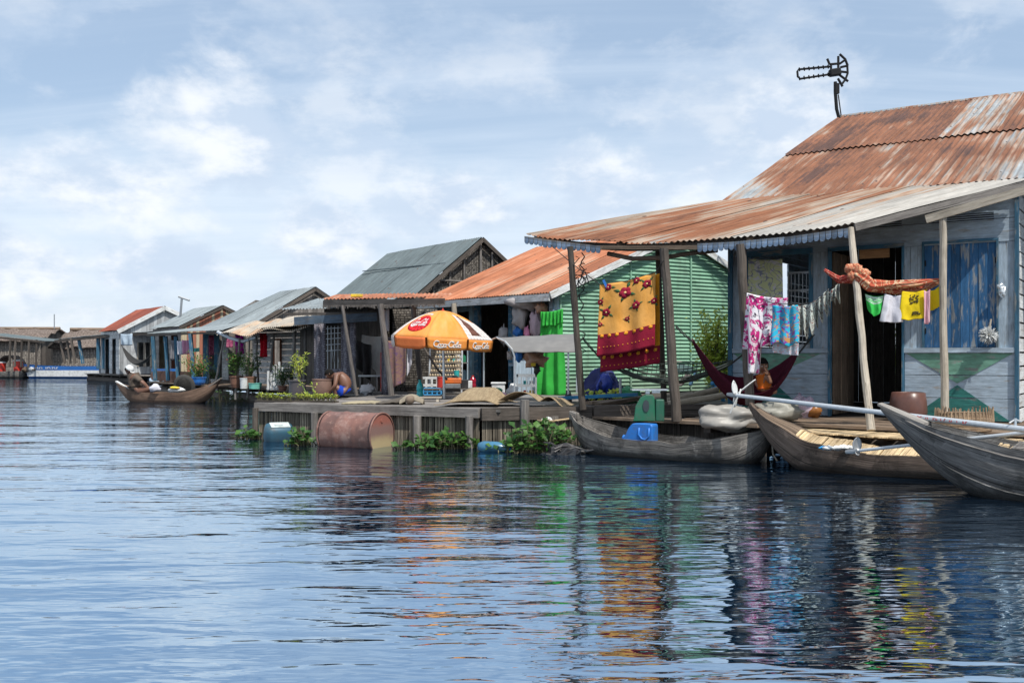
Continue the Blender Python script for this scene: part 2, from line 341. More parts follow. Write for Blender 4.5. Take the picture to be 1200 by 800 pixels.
def green_metal():
    g = G('green_siding'); n = g.noise(g.uv(), 1, 6, .6, 0, (.7, 6, 1)); n2 = g.noise(g.obj(), 3, 6, .65)
    col = g.mix(g.ramp(n, .3, .75), (.20, .40, .28), (.28, .48, .35)); col = g.mix(g.math('MULTIPLY', g.ramp(n2, .45, .75), .6), col, (.12, .22, .16)); lo = g.math('SUBTRACT', 1, g.ramp(g.math('ADD', g.sep(g.geo())[2], g.math('MULTIPLY', n2, -.5)), .3, .75)); col = g.mix(g.math('MULTIPLY', lo, .55), col, (.16, .17, .12))
    col = g.mix(g.math('MULTIPLY', g.ramp(g.noise(g.obj(), 9, 6, .7), .62, .72), .6), col, (.30, .22, .14))
    vs = g.noise(g.obj(), 1, 6, .65, 0, (6, 6, .5), (2, 3, 1)); col = g.mix(g.math('MULTIPLY', g.ramp(vs, .52, .72), .45), col, (.13, .17, .12)); col = scale_col(g, col, g.ramp(g.noise(g.obj(), .8, 3, .5), .3, .7, .85, 1.1))
    return g.done(col, .6, 0, .4)
GREEN_METAL = green_metal()
def weave(name, c1, c2, dark, sx=9, sy=9):
    g = G(name); uv = g.map(g.uv(), (sx, sy, 1)); b = g.n('ShaderNodeTexBrick'); g.L(uv, b.inputs[0])
    b.offset = .5; b.inputs['Scale'].default_value = 1; b.inputs['Mortar Size'].default_value = .06; b.inputs['Bias'].default_value = 0
    for k, c in (('Color1', c1), ('Color2', c2), ('Mortar', dark)): b.inputs[k].default_value = (*c, 1)
    b.inputs['Brick Width'].default_value = 1.0; b.inputs['Row Height'].default_value = .33
    n = g.noise(g.uv(), 1, 7, .75, .5, (30, 9, 1)); col = g.mix(g.ramp(n, .40, .62), dark, b.outputs[0])
    g.bump(g.math('ADD', n, b.outputs[1]), .6, .012); return g.done(col, .9, 0, .15)
PALM = weave('palm_leaf_wall', (.30, .27, .235), (.20, .18, .16), (.05, .045, .04), 5, 7)
THATCH_G = weave('old_thatch', (.46, .38, .33), (.30, .24, .21), (.09, .07, .06), 3, 5)
PALM_L = weave('pale_palm_leaf_wall', (.52, .47, .41), (.36, .32, .28), (.11, .10, .09), 2.5, 4)
MAT_TAN = weave('woven_mat', (.52, .41, .26), (.45, .35, .215), (.30, .225, .14), 22, 60)
def leafm(name, c1, c2):
    g = G(name); r = g.rnd(); col = g.mix(r[0], c1, c2); n = g.noise(g.obj(), 5, 4, .6); col = g.mix(g.math('MULTIPLY', g.ramp(n, .4, .7), .35), col, tuple(x*.5 for x in c1))
    g.done(col, .5, 0, .4); t = g.n('ShaderNodeBsdfTranslucent'); g.L(col, t.inputs[0]); m = g.n('ShaderNodeMixShader'); m.inputs[0].default_value = .35
    out = g.nt.nodes['Material Output']; g.L(g.b.outputs[0], m.inputs[1]); g.L(t.outputs[0], m.inputs[2]); g.L(m.outputs[0], out.inputs[0]); return g.mat
LEAF = leafm('leaf_green', (.05, .13, .02), (.13, .24, .04)); LEAF_Y = leafm('leaf_yellow_green', (.28, .40, .04), (.56, .58, .10))
LEAF_D = leafm('leaf_dark', (.02, .05, .015), (.06, .12, .03)); LEAF_W = leafm('leaf_water_plant', (.02, .085, .015), (.11, .24, .045)); FLOWER = leafm('petal', (.5, .12, .08), (.75, .45, .25))
STEM = plain('stem', (.13, .12, .06), .8); ROPE = plain('rope', (.30, .27, .22), .9); ROPE_D = plain('dark_cord', (.03, .03, .03), .9); STRING_W = plain('white_string', (.7, .7, .68), .8)
def rustdrum():
    g = G('rusted_drum'); n = g.noise(g.obj(), 3.0, 7, .65); n2 = g.noise(g.obj(), 14, 5, .7); h = g.ramp(g.sep(g.geo())[2], 0.02, .16)
    col = g.mix(g.ramp(n, .35, .65), (.24, .115, .09), (.13, .07, .06)); col = g.mix(g.ramp(n2, .55, .75), col, (.36, .22, .17))
    col = g.mix(g.math('MULTIPLY', g.ramp(g.noise(g.obj(), 5, 5, .6, 0, None, (4, 1, 2)), .5, .7), .55), col, (.42, .30, .26))
    g.bump(n2, .4, .004); return g.done(col, .6, .1)
DRUM = rustdrum()
def drumend():
    g = G('drum_end'); z = g.sep(g.geo())[2]; n = g.noise(g.obj(), 6, 6, .65); zz_ = g.math('ADD', z, g.math('MULTIPLY', g.math('SUBTRACT', n, .5), .12))
    col = g.mix(g.ramp(zz_, .05, .20), (.46, .36, .20), (.25, .15, .13)); col = g.mix(g.ramp(zz_, .24, .34), col, (.33, .12, .09))
    g.bump(n, .4, .004); return g.done(col, .55, .15)
DRUM_END = drumend()
ALU = plain('dull_aluminium', (.60, .62, .63), .38, .75, .35, (.25, .25, .25), 9); PIPE = plain('pale_pipe', (.52, .56, .60), .42, .25, .3, (.3, .3, .3), 12)
STEEL = plain('grey_steel', (.34, .35, .36), .45, .7, .4); IRON = plain('black_iron', (.012, .013, .015), .7, 0, spec=.2)
def plast(n, c, rough=.5, dirt=.5): return plain('plastic_'+n, c, rough, 0, dirt, (.10, .09, .08), 10, .45)
PL_BLUE = plast('blue', (.02, .17, .55)); PL_WHITE = plast('white', (.68, .70, .70)); PL_TEAL = plast('teal', (.03, .42, .42)); PL_RED = plast('red', (.58, .04, .025)); PL_ORANGE = plast('orange', (.75, .17, .03))
PL_GREEN = plast('green', (.02, .22, .11), .45); PL_BLACK = plast('black', (.025, .025, .028)); PL_PINK = plast('pink', (.75, .25, .42)); PL_LBLUE = plast('light_blue', (.05, .35, .70)); PL_YEL = plast('yellow', (.80, .58, .04)); PL_CLEAR = plast('clear_bag', (.50, .47, .46), .25)
SKIN = plain('brown_skin', (.17, .08, .05), .5, 0, .15, (.12, .06, .04), 9); SKIN_L = plain('light_brown_skin', (.33, .17, .105), .5, 0, .1, (.2, .1, .06), 9); HAIR = plain('black_hair', (.008, .007, .006), .85, 0, 0, spec=.15); EYE_W = plain('eye_white', (.7, .68, .66), .3, dirt=0); LIP = plain('lip', (.28, .09, .07), .5, dirt=0)
# ------------------------------------------------------------------ water
def water_mat():
    g = G('river_water'); p = g.geo()
    cam_far = g.sep(p)[1]
    a = g.noise(p, 1, 2, .42, .5, (.95, 3.0, 1)); b = g.noise(p, 1, 2, .45, .3, (3.2, 9.5, 1), (3, 7, 0)); c = g.noise(p, 1, 2, .5, 0, (.22, .7, 1), (9, 1, 0))
    d = g.noise(p, 1, 2, .5, 0, (6, 20, 1), (1, 2, 0))
    calm = g.ramp(g.noise(p, 1, 3, .5, 0, (.10, .16, 1), (2, 5, 0)), .35, .65, .55, 1.15)
    h = g.math('ADD', g.math('MULTIPLY', a, .019), g.math('MULTIPLY', b, .0088)); h = g.math('ADD', h, g.math('MULTIPLY', d, .0010))
    h = g.math('MULTIPLY', h, calm); h = g.math('ADD', h, g.math('MULTIPLY', c, .05))
    bm = g.n('ShaderNodeBump'); g.L(h, bm.inputs['Height']); bm.inputs['Strength'].default_value = 1; bm.inputs['Distance'].default_value = 1.0
    g.L(bm.outputs[0], g.b.inputs['Normal'])
    g.b.inputs['IOR'].default_value = 3.3; g.b.inputs['Specular Tint'].default_value = (.66, .84, 1, 1)
    gl = g.n('ShaderNodeBsdfGlossy'); gl.inputs['Color'].default_value = (.70, .86, 1, 1); gl.inputs['Roughness'].default_value = .012; g.L(bm.outputs[0], gl.inputs['Normal'])
    mx = g.n('ShaderNodeMixShader'); mx.inputs[0].default_value = .58; g.L(g.b.outputs[0], mx.inputs[1]); g.L(gl.outputs[0], mx.inputs[2]); g.L(mx.outputs[0], g.nt.nodes['Material Output'].inputs[0])
    return g.done((.002, .010, .024), .012, 0, .5)
m = MB(); m.poly([(-4000, -60, 0), (4000, -60, 0), (4000, 8000, 0), (-4000, 8000, 0)])
wat = tag(m.build('water', water_mat()), 'rippled dark blue river water filling the foreground', 'water', None, 'structure')
# ------------------------------------------------------------------ building helpers
def n2(v): return V((v[0], v[1], 0)).normalized()
def plank_wall(mb, P, d, L, z0, zt, ops=(), horiz=True, pw=.18, th=.025, gap=.006, out=None, jit=.004, sagging=0):
    """planks filling the vertical plane from P along d; ops = (s0, s1, z0, z1) openings; zt number or function of s"""
    P = V((P[0], P[1], 0)); d = n2(d); out = n2(out) if out is not None else V((d[1], -d[0], 0))
    zf = zt if callable(zt) else (lambda s: zt)
    zmax = max(zf(L*i/24) for i in range(25))
    def piece(sa, sb, za, zb, zc=None, zd=None):       # bottom za, top at sa = zc, top at sb = zd
        if sb-sa < .01: return
        zc = zb if zc is None else zc; zd = zb if zd is None else zd; j = random.uniform(-jit, jit)
        o1 = out*(th/2+j); o0 = out*(-th/2+j)
        a = P+d*(sa+gap/2); b = P+d*(sb-gap/2); Z = lambda q, z: V((q[0], q[1], z))
        if horiz: mb.hexa([Z(a+o0, za), Z(a+o1, za), Z(a+o1, zc), Z(a+o0, zc), Z(b+o0, za), Z(b+o1, za), Z(b+o1, zd), Z(b+o0, zd)])
        else: mb.hexa([Z(a+o0, za), Z(a+o1, za), Z(b+o1, za), Z(b+o0, za), Z(a+o0, zc), Z(a+o1, zc), Z(b+o1, zd), Z(b+o0, zd)])
    if horiz:
        z = z0
        while z < zmax-.01:
            zb = min(z+pw*random.uniform(.94, 1.06), zmax); zm = (z+zb)/2-.01
            if callable(zt):
                ss = [L*i/200 for i in range(201) if zf(L*i/200) > zm]
                if not ss: break
                spans = [(ss[0], ss[-1])]
            else: spans = [(0, L)]
            for (a, b, c_, e) in ops:
                if c_ < zm < e:
                    ns = []
                    for (p, q) in spans:
                        if a > p: ns.append((p, min(a, q)))
                        if b < q: ns.append((max(b, p), q))
                    spans = [x for x in ns if x[1]-x[0] > .005]
            for (p, q) in spans: piece(p, q, z, zb-gap)
            z = zb
    else:
        s = 0
        while s < L-.01:
            sb = min(s+pw*random.uniform(.85, 1.15), L); sm = (s+sb)/2; segs = [(z0, None)]
            for (a, b, c_, e) in ops:
                if a < sm < b:
                    ns = []
                    for (p, q) in segs:
                        qq = q if q is not None else 1e9
                        if c_ > p: ns.append((p, min(c_, qq) if c_ < qq else q))
                        if e < qq: ns.append((max(e, p), q))
                    segs = ns
            for (p, q) in segs:
                if q is None:
                    if min(zf(s), zf(sb)) > p+.01: piece(s, sb, p, 0, zf(s), zf(sb))
                elif q > p+.01: piece(s, sb, p, q)
            s = sb
    return mb
def sheets(mb, Pf, W, Lh, pitch=.085, amp=.011, sheet=.76, seg=6, rfn=None, nv=10, jit=.012, wav=.012, vo=0):
    """corrugated sheets over the patch Pf(a, b), a across (W metres), b up the slope (Lh metres)"""
    e = 1e-3; nrm = (Pf(.5+e, .5)-Pf(.5, .5)).cross(Pf(.5, .5+e)-Pf(.5, .5)).normalized()
    if nrm.z < 0: nrm = -nrm
    ns = max(1, round(W/sheet)); seed = random.random()*50
    for k in range(ns):
        a0 = k/ns; a1 = min(1, (k+1)/ns+.045*sheet/W); off = (k % 2)*.006+random.uniform(0, jit*.4); b0 = random.uniform(-1, 1)*jit/Lh*1.3
        rr = rfn(k/ns) if rfn else (random.random(), random.random()); nc = max(2, int((a1-a0)*W/pitch*seg))
        def fn(u, v, a0=a0, a1=a1, off=off, b0=b0):
            a = a0+(a1-a0)*u; b = b0+v*(1-b0); h = amp*math.cos(2*math.pi*a*W/pitch)+off+wav*mnoise.noise(V((a*W*.7+seed, b*Lh*.8, 1)))
            return Pf(a, b)+nrm*(h+.02)
        mb.grid(fn, nc, nv, lambda u, v, a0=a0, a1=a1: ((a0+(a1-a0)*u)*W+seed, v*Lh+seed+vo), rr)
    return mb
def lerp(a, b, t): return a+(b-a)*t
# ------------------------------------------------------------------ the blue house (right)
H0 = V((4.05, 12.8, 0)); HU = n2((-.83, .556)); HN = V((-HU.y, HU.x, 0))
if HN.y > 0: HN = -HN                              # towards the water
def FP(px, py=None, z=None, off=0):
    p, t = hit(px, H0, HU); zz_ = zat(py, p.y) if z is None else z
    return V((p.x, p.y, zz_))+HN*off
DZ = .42
house = thing('plank_house', 'pale blue plank house with rusty zinc roof and deep front porch', 'house', FP(1020, z=DZ))
def fbox(mb, x0, x1, z0, z1, off, th, rn=None):
    a, b = FP(x0, z=0), FP(x1, z=0)
    p = [a+HN*(off-th), a+HN*off]; q = [b+HN*(off-th), b+HN*off]
    Z = lambda v, z: V((v.x, v.y, z))
    L = (b-a).length
    if L > z1-z0: mb.hexa([Z(p[0], z0), Z(p[1], z0), Z(p[1], z1), Z(p[0], z1), Z(q[0], z0), Z(q[1], z0), Z(q[1], z1), Z(q[0], z1)], rn)
    else: mb.hexa([Z(p[0], z0), Z(p[1], z0), Z(q[1], z0), Z(q[0], z0), Z(p[0], z1), Z(p[1], z1), Z(q[1], z1), Z(q[0], z1)], rn)
def fz(py, px): return zat(py, FP(px, z=0).y)
ZR = fz(410.5, 1020)                                # sill rail
Z_D = fz(290, 1020); Z_W = fz(299, 915); ZT = 3.2
m = MB()
for (a, b) in ((856, 868), (868.3, 880), (953, 962), (962.3, 970), (1059, 1067), (1067.3, 1075), (1075.3, 1083), (1168, 1180), (1180.3, 1192.5)): fbox(m, a, b, ZR+.03, Z_D-.02, random.uniform(-.003, .003), .03)
zb = Z_D-.02
for z0, z1 in ((zb, zb+.27), (zb+.275, zb+.52), (zb+.525, ZT)): fbox(m, 856, 1192.5, z0+.003, z1, random.uniform(0, .004)+.004, .03)
fbox(m, 880, 953, Z_W+.06, zb+.01, 0, .03)
for (a, b) in ((856, 971), (1060.5, 1192.5)):
    L = (FP(a, z=0)-FP(b, z=0)).length; rows = 3; hh = (ZR-.03-DZ)/rows
    for k in range(rows): fbox(m, a, b, DZ+hh*k+.003, DZ+hh*(k+1)-.003, random.uniform(-.002, .002), .028)
def tri(mb, pts, off=.006, th=.004):
    P3 = [FP(x, z=z, off=off) for x, z in pts]; Q3 = [p-HN*th for p in P3]; n = len(P3)
    mb.poly(P3, [(p.x*1.2-p.y, p.z) for p in P3]); mb.poly(Q3[::-1])
    for i in range(n): mb.poly([P3[i], Q3[i], Q3[(i+1) % n], P3[(i+1) % n]])
def clipped_tri(x0, xa, x1, zb_, za):               # painted triangle cut where it crosses the plank gaps
    hh = (ZR-.03-DZ)/3; lo, hi = min(zb_, za), max(zb_, za)
    for k in range(3):
        c0 = max(lo, DZ+hh*k+.006); c1 = min(hi, DZ+hh*(k+1)-.006)
        if c1-c0 < .01: continue
        f = lambda z: (z-za)/(zb_-za)
        tri(m, [(lerp(xa, x0, f(c0)), c0), (lerp(xa, x1, f(c0)), c0), (lerp(xa, x1, f(c1)), c1), (lerp(xa, x0, f(c1)), c1)])
m.m = 1
zap = fz(450, 1122); clipped_tri(1062, 1122, 1188, ZR-.035, zap+.01); zap2 = fz(444, 900); clipped_tri(860, 893, 963, ZR-.035, zap2)
m.m = 2
clipped_tri(1066, 1122, 1184, DZ+.006, zap-.01); clipped_tri(861, 905, 948, DZ+.006, zap2-.02)
m.build('front_wall', [W_BLUEP, P_GREEN, P_DGREEN], house)
m = MB(); fbox(m, 855, 972, ZR-.03, ZR+.03, .03, .06); m.build('sill_rail', W_BLUEP, house)
m = MB(); fbox(m, 1059.5, 1193, ZR-.03, ZR+.03, .03, .06); m.build('sill_rail', W_BLUEP, house)
for x in (856.5, 1192): m = MB(); fbox(m, x-2.4, x+2.4, DZ, ZT-.01, .035, .05); m.build('corner_board', W_TEAL, house)
m = MB()                                            # window frame, bars and shutter leaf
fbox(m, 876, 953, Z_W, Z_W+.07, .03, .07); fbox(m, 876, 880.5, ZR+.03, Z_W, .03, .07); fbox(m, 948.5, 953, ZR+.03, Z_W, .03, .07)
win = m.build('window_frame', W_TEAL, house)
m = MB()
for x in (925, 929.5, 934, 938.5, 943, 946.5):
    a = FP(x, z=ZR+.03, off=-.08); b = FP(x, z=Z_W-.25, off=-.08); m.tube([a, b], .006, 6)
fbox(m, 922, 948, ZR+.03, ZR+.08, -.06, .04); fbox(m, 922, 948, Z_W-.25, Z_W-.22, -.06, .04); fbox(m, 921.5, 923, ZR+.03, Z_W-.22, -.06, .04); fbox(m, 922, 948, fz(341, 935), fz(338.5, 935), -.055, .03)
m.build('window_grille', STEEL, win)
m = MB()
for a, b in ((971, 973.6), (1057.4, 1060)): fbox(m, a, b, DZ, Z_D, .035, .09)
fbox(m, 971, 1060, Z_D-.02, Z_D+.03, .035, .05); m.build('door_frame', W_TEAL, house)
m = MB(); pd = FP(975, z=0, off=-.06); q = pd-HN*.82+HU*-.03
for k in range(3): m.beam(V((*lerp(pd, q, (k+.5)/3).xy, DZ+.02)), V((*lerp(pd, q, (k+.5)/3).xy, Z_D-.03)), .27, .03, HU)
m.build('door', W_BROWN, house)
m = MB(); fbox(m, 1006, 1041, Z_D-.13, Z_D, -.05, .03); m.build('lintel_board', wood('orange_plywood', (.42, .22, .10), (.52, .30, .15), (.2, .1, .05), var=.1), house)
sh = []
for side, (xa, xb) in enumerate(((1083.5, 1125), (1125.3, 1168))):
    m = MB(); n = 4
    for k in range(n): fbox(m, lerp(xa, xb, k/n)+.15, lerp(xa, xb, (k+1)/n)-.15, ZR+.035, fz(284, 1125), -.012+random.uniform(-.004, .004), .025)
    s_ = m.build('window_shutter', W_BLUED, house)
    m = MB(); xh = xa+1 if side == 0 else xb-1
    for z in (ZR+.2, fz(310, 1125)): fbox(m, xh-.7, xh+.9, z, z+.07, 0.002, .012)
    m.build('hinge', IRON, s_)
m = MB(); fbox(m, 1081, 1083.3, ZR+.03, fz(283, 1125)+.02, .03, .07); fbox(m, 1168.2, 1170.5, ZR+.03, fz(283, 1125)+.02, .03, .07); fbox(m, 1081, 1170.5, fz(284, 1125), fz(281, 1125), .032, .07); m.build('shutter_frame', W_TEAL, house)
for (xa, xb, ya, yb) in ((1012, 1057, 258, 268), (1092, 1165, 251, 261)):
    m = MB(); xm = (xa+xb)/2; z0, z1 = fz(yb, xm), fz(ya, xm)
    fbox(m, xa, xb, z0, z1, .009, .002, (0, 0)); m.m = 1
    for k in range(4): z = lerp(z0, z1, (k+.1)/4); fbox(m, xa, xb, z, z+.012, .022, .015)
    m.build('vent_louvre', [IRON, W_BLUEP], house)
# side and back walls
HR = FP(1193.5, z=0); HL = FP(855.5, z=0); D4 = 4.2
m = MB(); plank_wall(m, HR, -HN, D4, DZ, lambda s: 3.2+.4*s, horiz=True, pw=.17, gap=.022, out=-HU); m.build('side_wall', W_WHITE, house)
m = MB(); lw = lambda px: hit(px, HL, -HN)[1]
plank_wall(m, HL, -HN, D4, DZ, lambda s: 3.2+.4*s, [(lw(912), lw(923.5), 1.45, zat(309, hit(918, HL, -HN)[0].y))], horiz=True, pw=.1, out=HU); m.build('side_wall', W_BLUEP, house)
Bk = HL-HN*D4; LW = (HR-HL).length
def bt(px): return hit(px, Bk, -HU)[1]
dz_ = lambda py, d: zat(py, d)
ops = [(bt(1046), bt(1057.5), .95, dz_(374, 16))]
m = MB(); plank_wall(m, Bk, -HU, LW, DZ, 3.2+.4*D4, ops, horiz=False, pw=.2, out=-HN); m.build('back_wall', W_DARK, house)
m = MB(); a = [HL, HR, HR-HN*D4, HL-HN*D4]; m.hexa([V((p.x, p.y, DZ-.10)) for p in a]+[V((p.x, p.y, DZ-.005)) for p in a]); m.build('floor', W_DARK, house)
for s_ in (0.05, .95):
    for dd in (7.5, 11.3): p = lerp(HL, HR, s_)-HN*dd; m = MB(); m.tube([(p.x, p.y, -.3), (p.x, p.y, 4.9 if dd < 8 else 3.4)], .06, 8); m.build('back_post', W_GREY, house)
# roofs
EU = -HU; SL = math.tan(R(21.8)); WM = 7.6
eL = FP(844, z=0)+HN*.08+V((0, 0, 3.225))
run = 5.8
up_ = -HN*run+V((0, 0, SL*run))
def rf_lo(t):
    return (random.uniform(.42, .8), random.random()) if t < .42 else (random.uniform(.15, .6), random.random())
def rf_up(t):
    return (random.uniform(.8, 1.0), random.random()) if t < .24 else (random.uniform(.42, .66) if t < .46 else random.uniform(0.2, .5), random.random())
m = MB(); sheets(m, lambda a, b: eL+EU*WM*a+up_*(b*.52)+V((0, 0, -.006)), WM, run*.55, rfn=rf_lo, nv=14)
roof = m.build('roof', ROOF_MAIN, house)
m = MB(); sheets(m, lambda a, b: eL+EU*WM*a+up_*(.48+b*.52)+V((0, 0, .022)), WM, run*.55, rfn=rf_up, nv=14, vo=9); m.build('upper_roof_sheets', ROOF_MAIN, roof)
dn = -HN*run-V((0, 0, SL*run))
m = MB(); sheets(m, lambda a, b: eL+up_+EU*WM*(1-a)+dn*b, WM, run*1.1, nv=8); m.build('back_roof', ROOF_MAIN, house)
m = MB(); m.tube([eL+up_+EU*(WM*k/20)+V((0, 0, .03)) for k in range(21)], .045, 8); m.build('ridge_cap', ROOF_MAIN, roof)
m = MB()
for k in (0, 1): m.beam(eL-V((0, 0, .06)), eL+up_-V((0, 0, .06)), .03, .10)
m.v = m.v[:8]; m.f = m.f[:6]; m.uv = m.uv[:6]; m.rn = m.rn[:6]; m.mi = m.mi[:6]; m.build('rake_board', W_GREY, house)
m = MB(); gl = eL-HN*.08; plank_wall(m, HL+V((0, 0, 0))-HN*D4, -HN, 11.4-D4, 3.22, lambda s: 3.15+SL*min(D4+s, 11.6-(D4+s)), horiz=False, pw=.22, out=HU); m.build('gable_wall', W_GREY, house)
# porch roof: front edge sags; sheets run back to the wall
E0 = V((.815, 13.2, 0)); EDIR = n2((.83, -.556))
fe = []
for px, z in ((616, 2.84), (640, 2.76), (665, 2.71), (750, 2.60), (825, 2.585), (900, 2.60), (960, 2.63), (1001, 2.665)):
    p, t = hit(px, E0, EDIR); fe.append((t, V((p.x, p.y, z))))
def front(a):
    t = lerp(fe[0][0], fe[-1][0], a)
    for (t0, p0), (t1, p1) in zip(fe, fe[1:]):
        if t <= t1+1e-6: return lerp(p0, p1, (t-t0)/(t1-t0))
    return fe[-1][1].copy()
bkL = V((2.80, 13.66, 3.29)); bkR = V((5.93, 11.42, 3.20))
def backl(a): return lerp(bkL, bkR, a)
m = MB(); sheets(m, lambda a, b: lerp(front(a), backl(a), b), 4.4, 2.6, pitch=.078, rfn=lambda t: (random.uniform(.35, .75) if t < .62 else random.uniform(.0, .35), random.random()), nv=12, wav=.02)
porch = m.build('porch_roof', ROOF_PORCH, house)
def beamline(mb, a0, a1, off, dz, w_, h_, n=6, shift=0):
    pts = [front(lerp(a0, a1, k/n))-HN*off+V((0, 0, dz+off*.2)) for k in range(n+1)]
    for p, q in zip(pts, pts[1:]): mb.beam(p, q, w_, h_)
m = MB(); beamline(m, .02, 1, .10, -.055, .06, .09); m.build('eave_beam', W_DARK, house)
m = MB(); beamline(m, .15, .98, .75, -.02, .06, .08); m.build('eave_beam', W_DARK, house)
for a in (.1, .3, .5, .7, .88): m = MB(); m.beam(lerp(front(a), backl(a), .03)-V((0, 0, .025)), lerp(front(a), backl(a), .99)-V((0, 0, .045)), .045, .05); m.build('rafter', W_BROWN, house)
m = MB(); m.beam(front(1)+V((0, 0, -.035))+EDIR*.01, lerp(front(1), bkR, .98)+V((0, 0, -.035)), .03, .08); m.build('barge_board', W_GREY, house)
def scallops(pts, w_=.068, h_=.075, mat=None):
    mb = MB(); tot = sum((q-p).length for p, q in zip(pts, pts[1:])); n = int(tot/w_)
    def P(s):
        for p, q in zip(pts, pts[1:]):
            l = (q-p).length
            if s <= l+1e-6: return lerp(p, q, s/l), (q-p).normalized()
            s -= l
        return pts[-1], (pts[-1]-pts[-2]).normalized()
    for k in range(n):
        c, d = P((k+.5)*w_); o = V((d.y, -d.x, 0)).normalized()*.008; hh = h_*random.uniform(.85, 1.1); r_ = w_*.44
        prof = [(-r_, .03), (-r_, -hh+r_)]+[(-r_*math.cos(math.pi*i/6), -hh+r_-r_*math.sin(math.pi*i/6)) for i in range(1, 6)]+[(r_, -hh+r_), (r_, .03)]
        A = [c+d*x+V((0, 0, z))+o for x, z in prof]; B = [p-o*2 for p in A]; rn = (random.random(), 0)
        mb.poly(A, [(x, z) for x, z in prof], rn); mb.poly(B[::-1], None, rn)
        for i in range(len(A)): j = (i+1) % len(A); mb.poly([A[i], B[i], B[j], A[j]], None, rn)
    return mb
SC = wood('blue_grey_paint', (.16, .18, .2), (.22, .24, .26), (.05, .05, .06), paint=(.16, .24, .36), wear=.4, var=.5)
def ept(px, py, off=0): p, t = hit(px, E0, EDIR); return V((p.x, p.y, zat(py, p.y)))+HN*off
scallops([ept(616, 279.5, .03), ept(640, 284, .03), ept(707, 291.5, .03)], .075, .07).build('scalloped_trim', SC, house)
scallops([ept(818, 288.5, .02), ept(860, 286.5, .02), ept(930, 280, .02), ept(999, 270, .02)]).build('scalloped_trim', SC, house)
m = MB(); m.beam(ept(617, 279, .02), ept(707, 291, .02), .03, .045); m.beam(ept(700, 290), ept(830, 290), .05, .05); m.build('fascia_board', W_BROWN, house)
m = MB(); m.tube([ept(706, 296, -.15), ept(735, 302, -.15), ept(770, 301, -.15), ept(800, 296, -.15), ept(835, 292, -.15)], .03, 8); m.build('bent_pole', W_BROWN, house)
fb0 = at(1085, 257, 10.72); fb1 = at(1200, 223.5, 10.35); fb2 = fb1+(fb1-fb0)*.9
m = MB(); m.beam(fb0, fb2, .04, .085); m.build('fascia_board', W_PALE, house)
def pole(mb, pts, r0, r1, n=10, wob=.006):
    P = [V(p) for p in pts]; out = []
    N = 9
    for k in range(N+1):
        t = k/N*(len(P)-1); i = min(int(t), len(P)-2); p = lerp(P[i], P[i+1], t-i)
        out.append(p+V((random.uniform(-1, 1)*wob, random.uniform(-1, 1)*wob, 0))*(0 if k in (0, N) else 1))
    rr = [lerp(r0, r1, k/N)*random.uniform(.93, 1.07) for k in range(N+1)]
    return mb.tube(out, rr, n)
for (xa, ya, da, xb, yb, db, r0, r1, mt) in ((668, 289, 13.15, 683, 480, 13.1, .042, .048, W_DARK), (771, 292, 13.0, 778, 470, 13.5, .035, .045, W_DARK), (778, 291, 12.4, 793, 493.5, 12.35, .058, .066, W_DARK),
        (868, 286, 11.9, 879, 474, 11.9, .055, .06, W_DARK), (997, 267, 11.12, 1021, 504, 10.45, .036, .042, W_PALE), (1105, 252, 10.68, 1107.5, 502, 10.62, .036, .040, W_PALE)):
    a = at(xa, ya, da); b = at(xb, yb, db); m = MB(); pole(m, [b, a], r1, r0); m.build('porch_post', mt, house)
# small things hung on the wall boards
# ------------------------------------------------------------------ decks
def slab(poly, z0, z1): # generic prism
    m = MB(); a = [V((x, y, z0)) for x, y in poly]; b = [V((x, y, z1)) for x, y in poly]; n = len(a)
    m.poly(b); m.poly(a[::-1])
    for i in range(n): j = (i+1) % n; m.poly([a[i], a[j], b[j], b[i]])
    return m
def deck(name, label, p0, d, L, depth, z, mat, pw=.16, n_dir=None, joist=W_DARK, group=None, legs=True, th=.035, logs=False):
    """planks laid across, running back from the front edge p0..p0+d*L"""
    d = n2(d); b = V((-d.y, d.x, 0)); b = b if b.y > 0 else -b; p0 = V((p0[0], p0[1], 0))
    t = thing(name, label, 'platform', (p0+d*L/2).to_tuple()[:2]+(z-.3,), group)
    m = MB(); s = 0
    while s < depth:
        w_ = pw*random.uniform(.85, 1.15); c = p0+b*(s+w_/2); m.beam(V((*(c-d*random.uniform(0, .04)).xy, z-th/2+random.uniform(-.004, .004))), V((*(c+d*(L+random.uniform(0, .04))).xy, z-th/2)), w_-.008, th)
        s += w_
    m.build('deck_boards', mat, t)
    m = MB()
    for k in range(int(L/1.1)+1):
        c = p0+d*min(L-.1, .1+k*1.1); m.beam(V((*(c+b*.05).xy, z-th-.05)), V((*(c+b*(depth-.05)).xy, z-th-.05)), .09, .09)
    m.build('joists', joist, t)
    if logs:
        m = MB(); m.tube([p0+b*.22+V((0, 0, .06)), p0+d*L+b*.22+V((0, 0, .06))], .17, 10); m.build('float_log', W_DARK, t)
    if legs:
        for k in range(int(L/1.4)+1):
            c = p0+d*min(L-.12, .12+k*1.4)+b*.12; m = MB(); m.tube([(c.x, c.y, -.6), (c.x, c.y, z-th-.09)], .05, 8); m.build('leg', W_DARK, t)
    return t
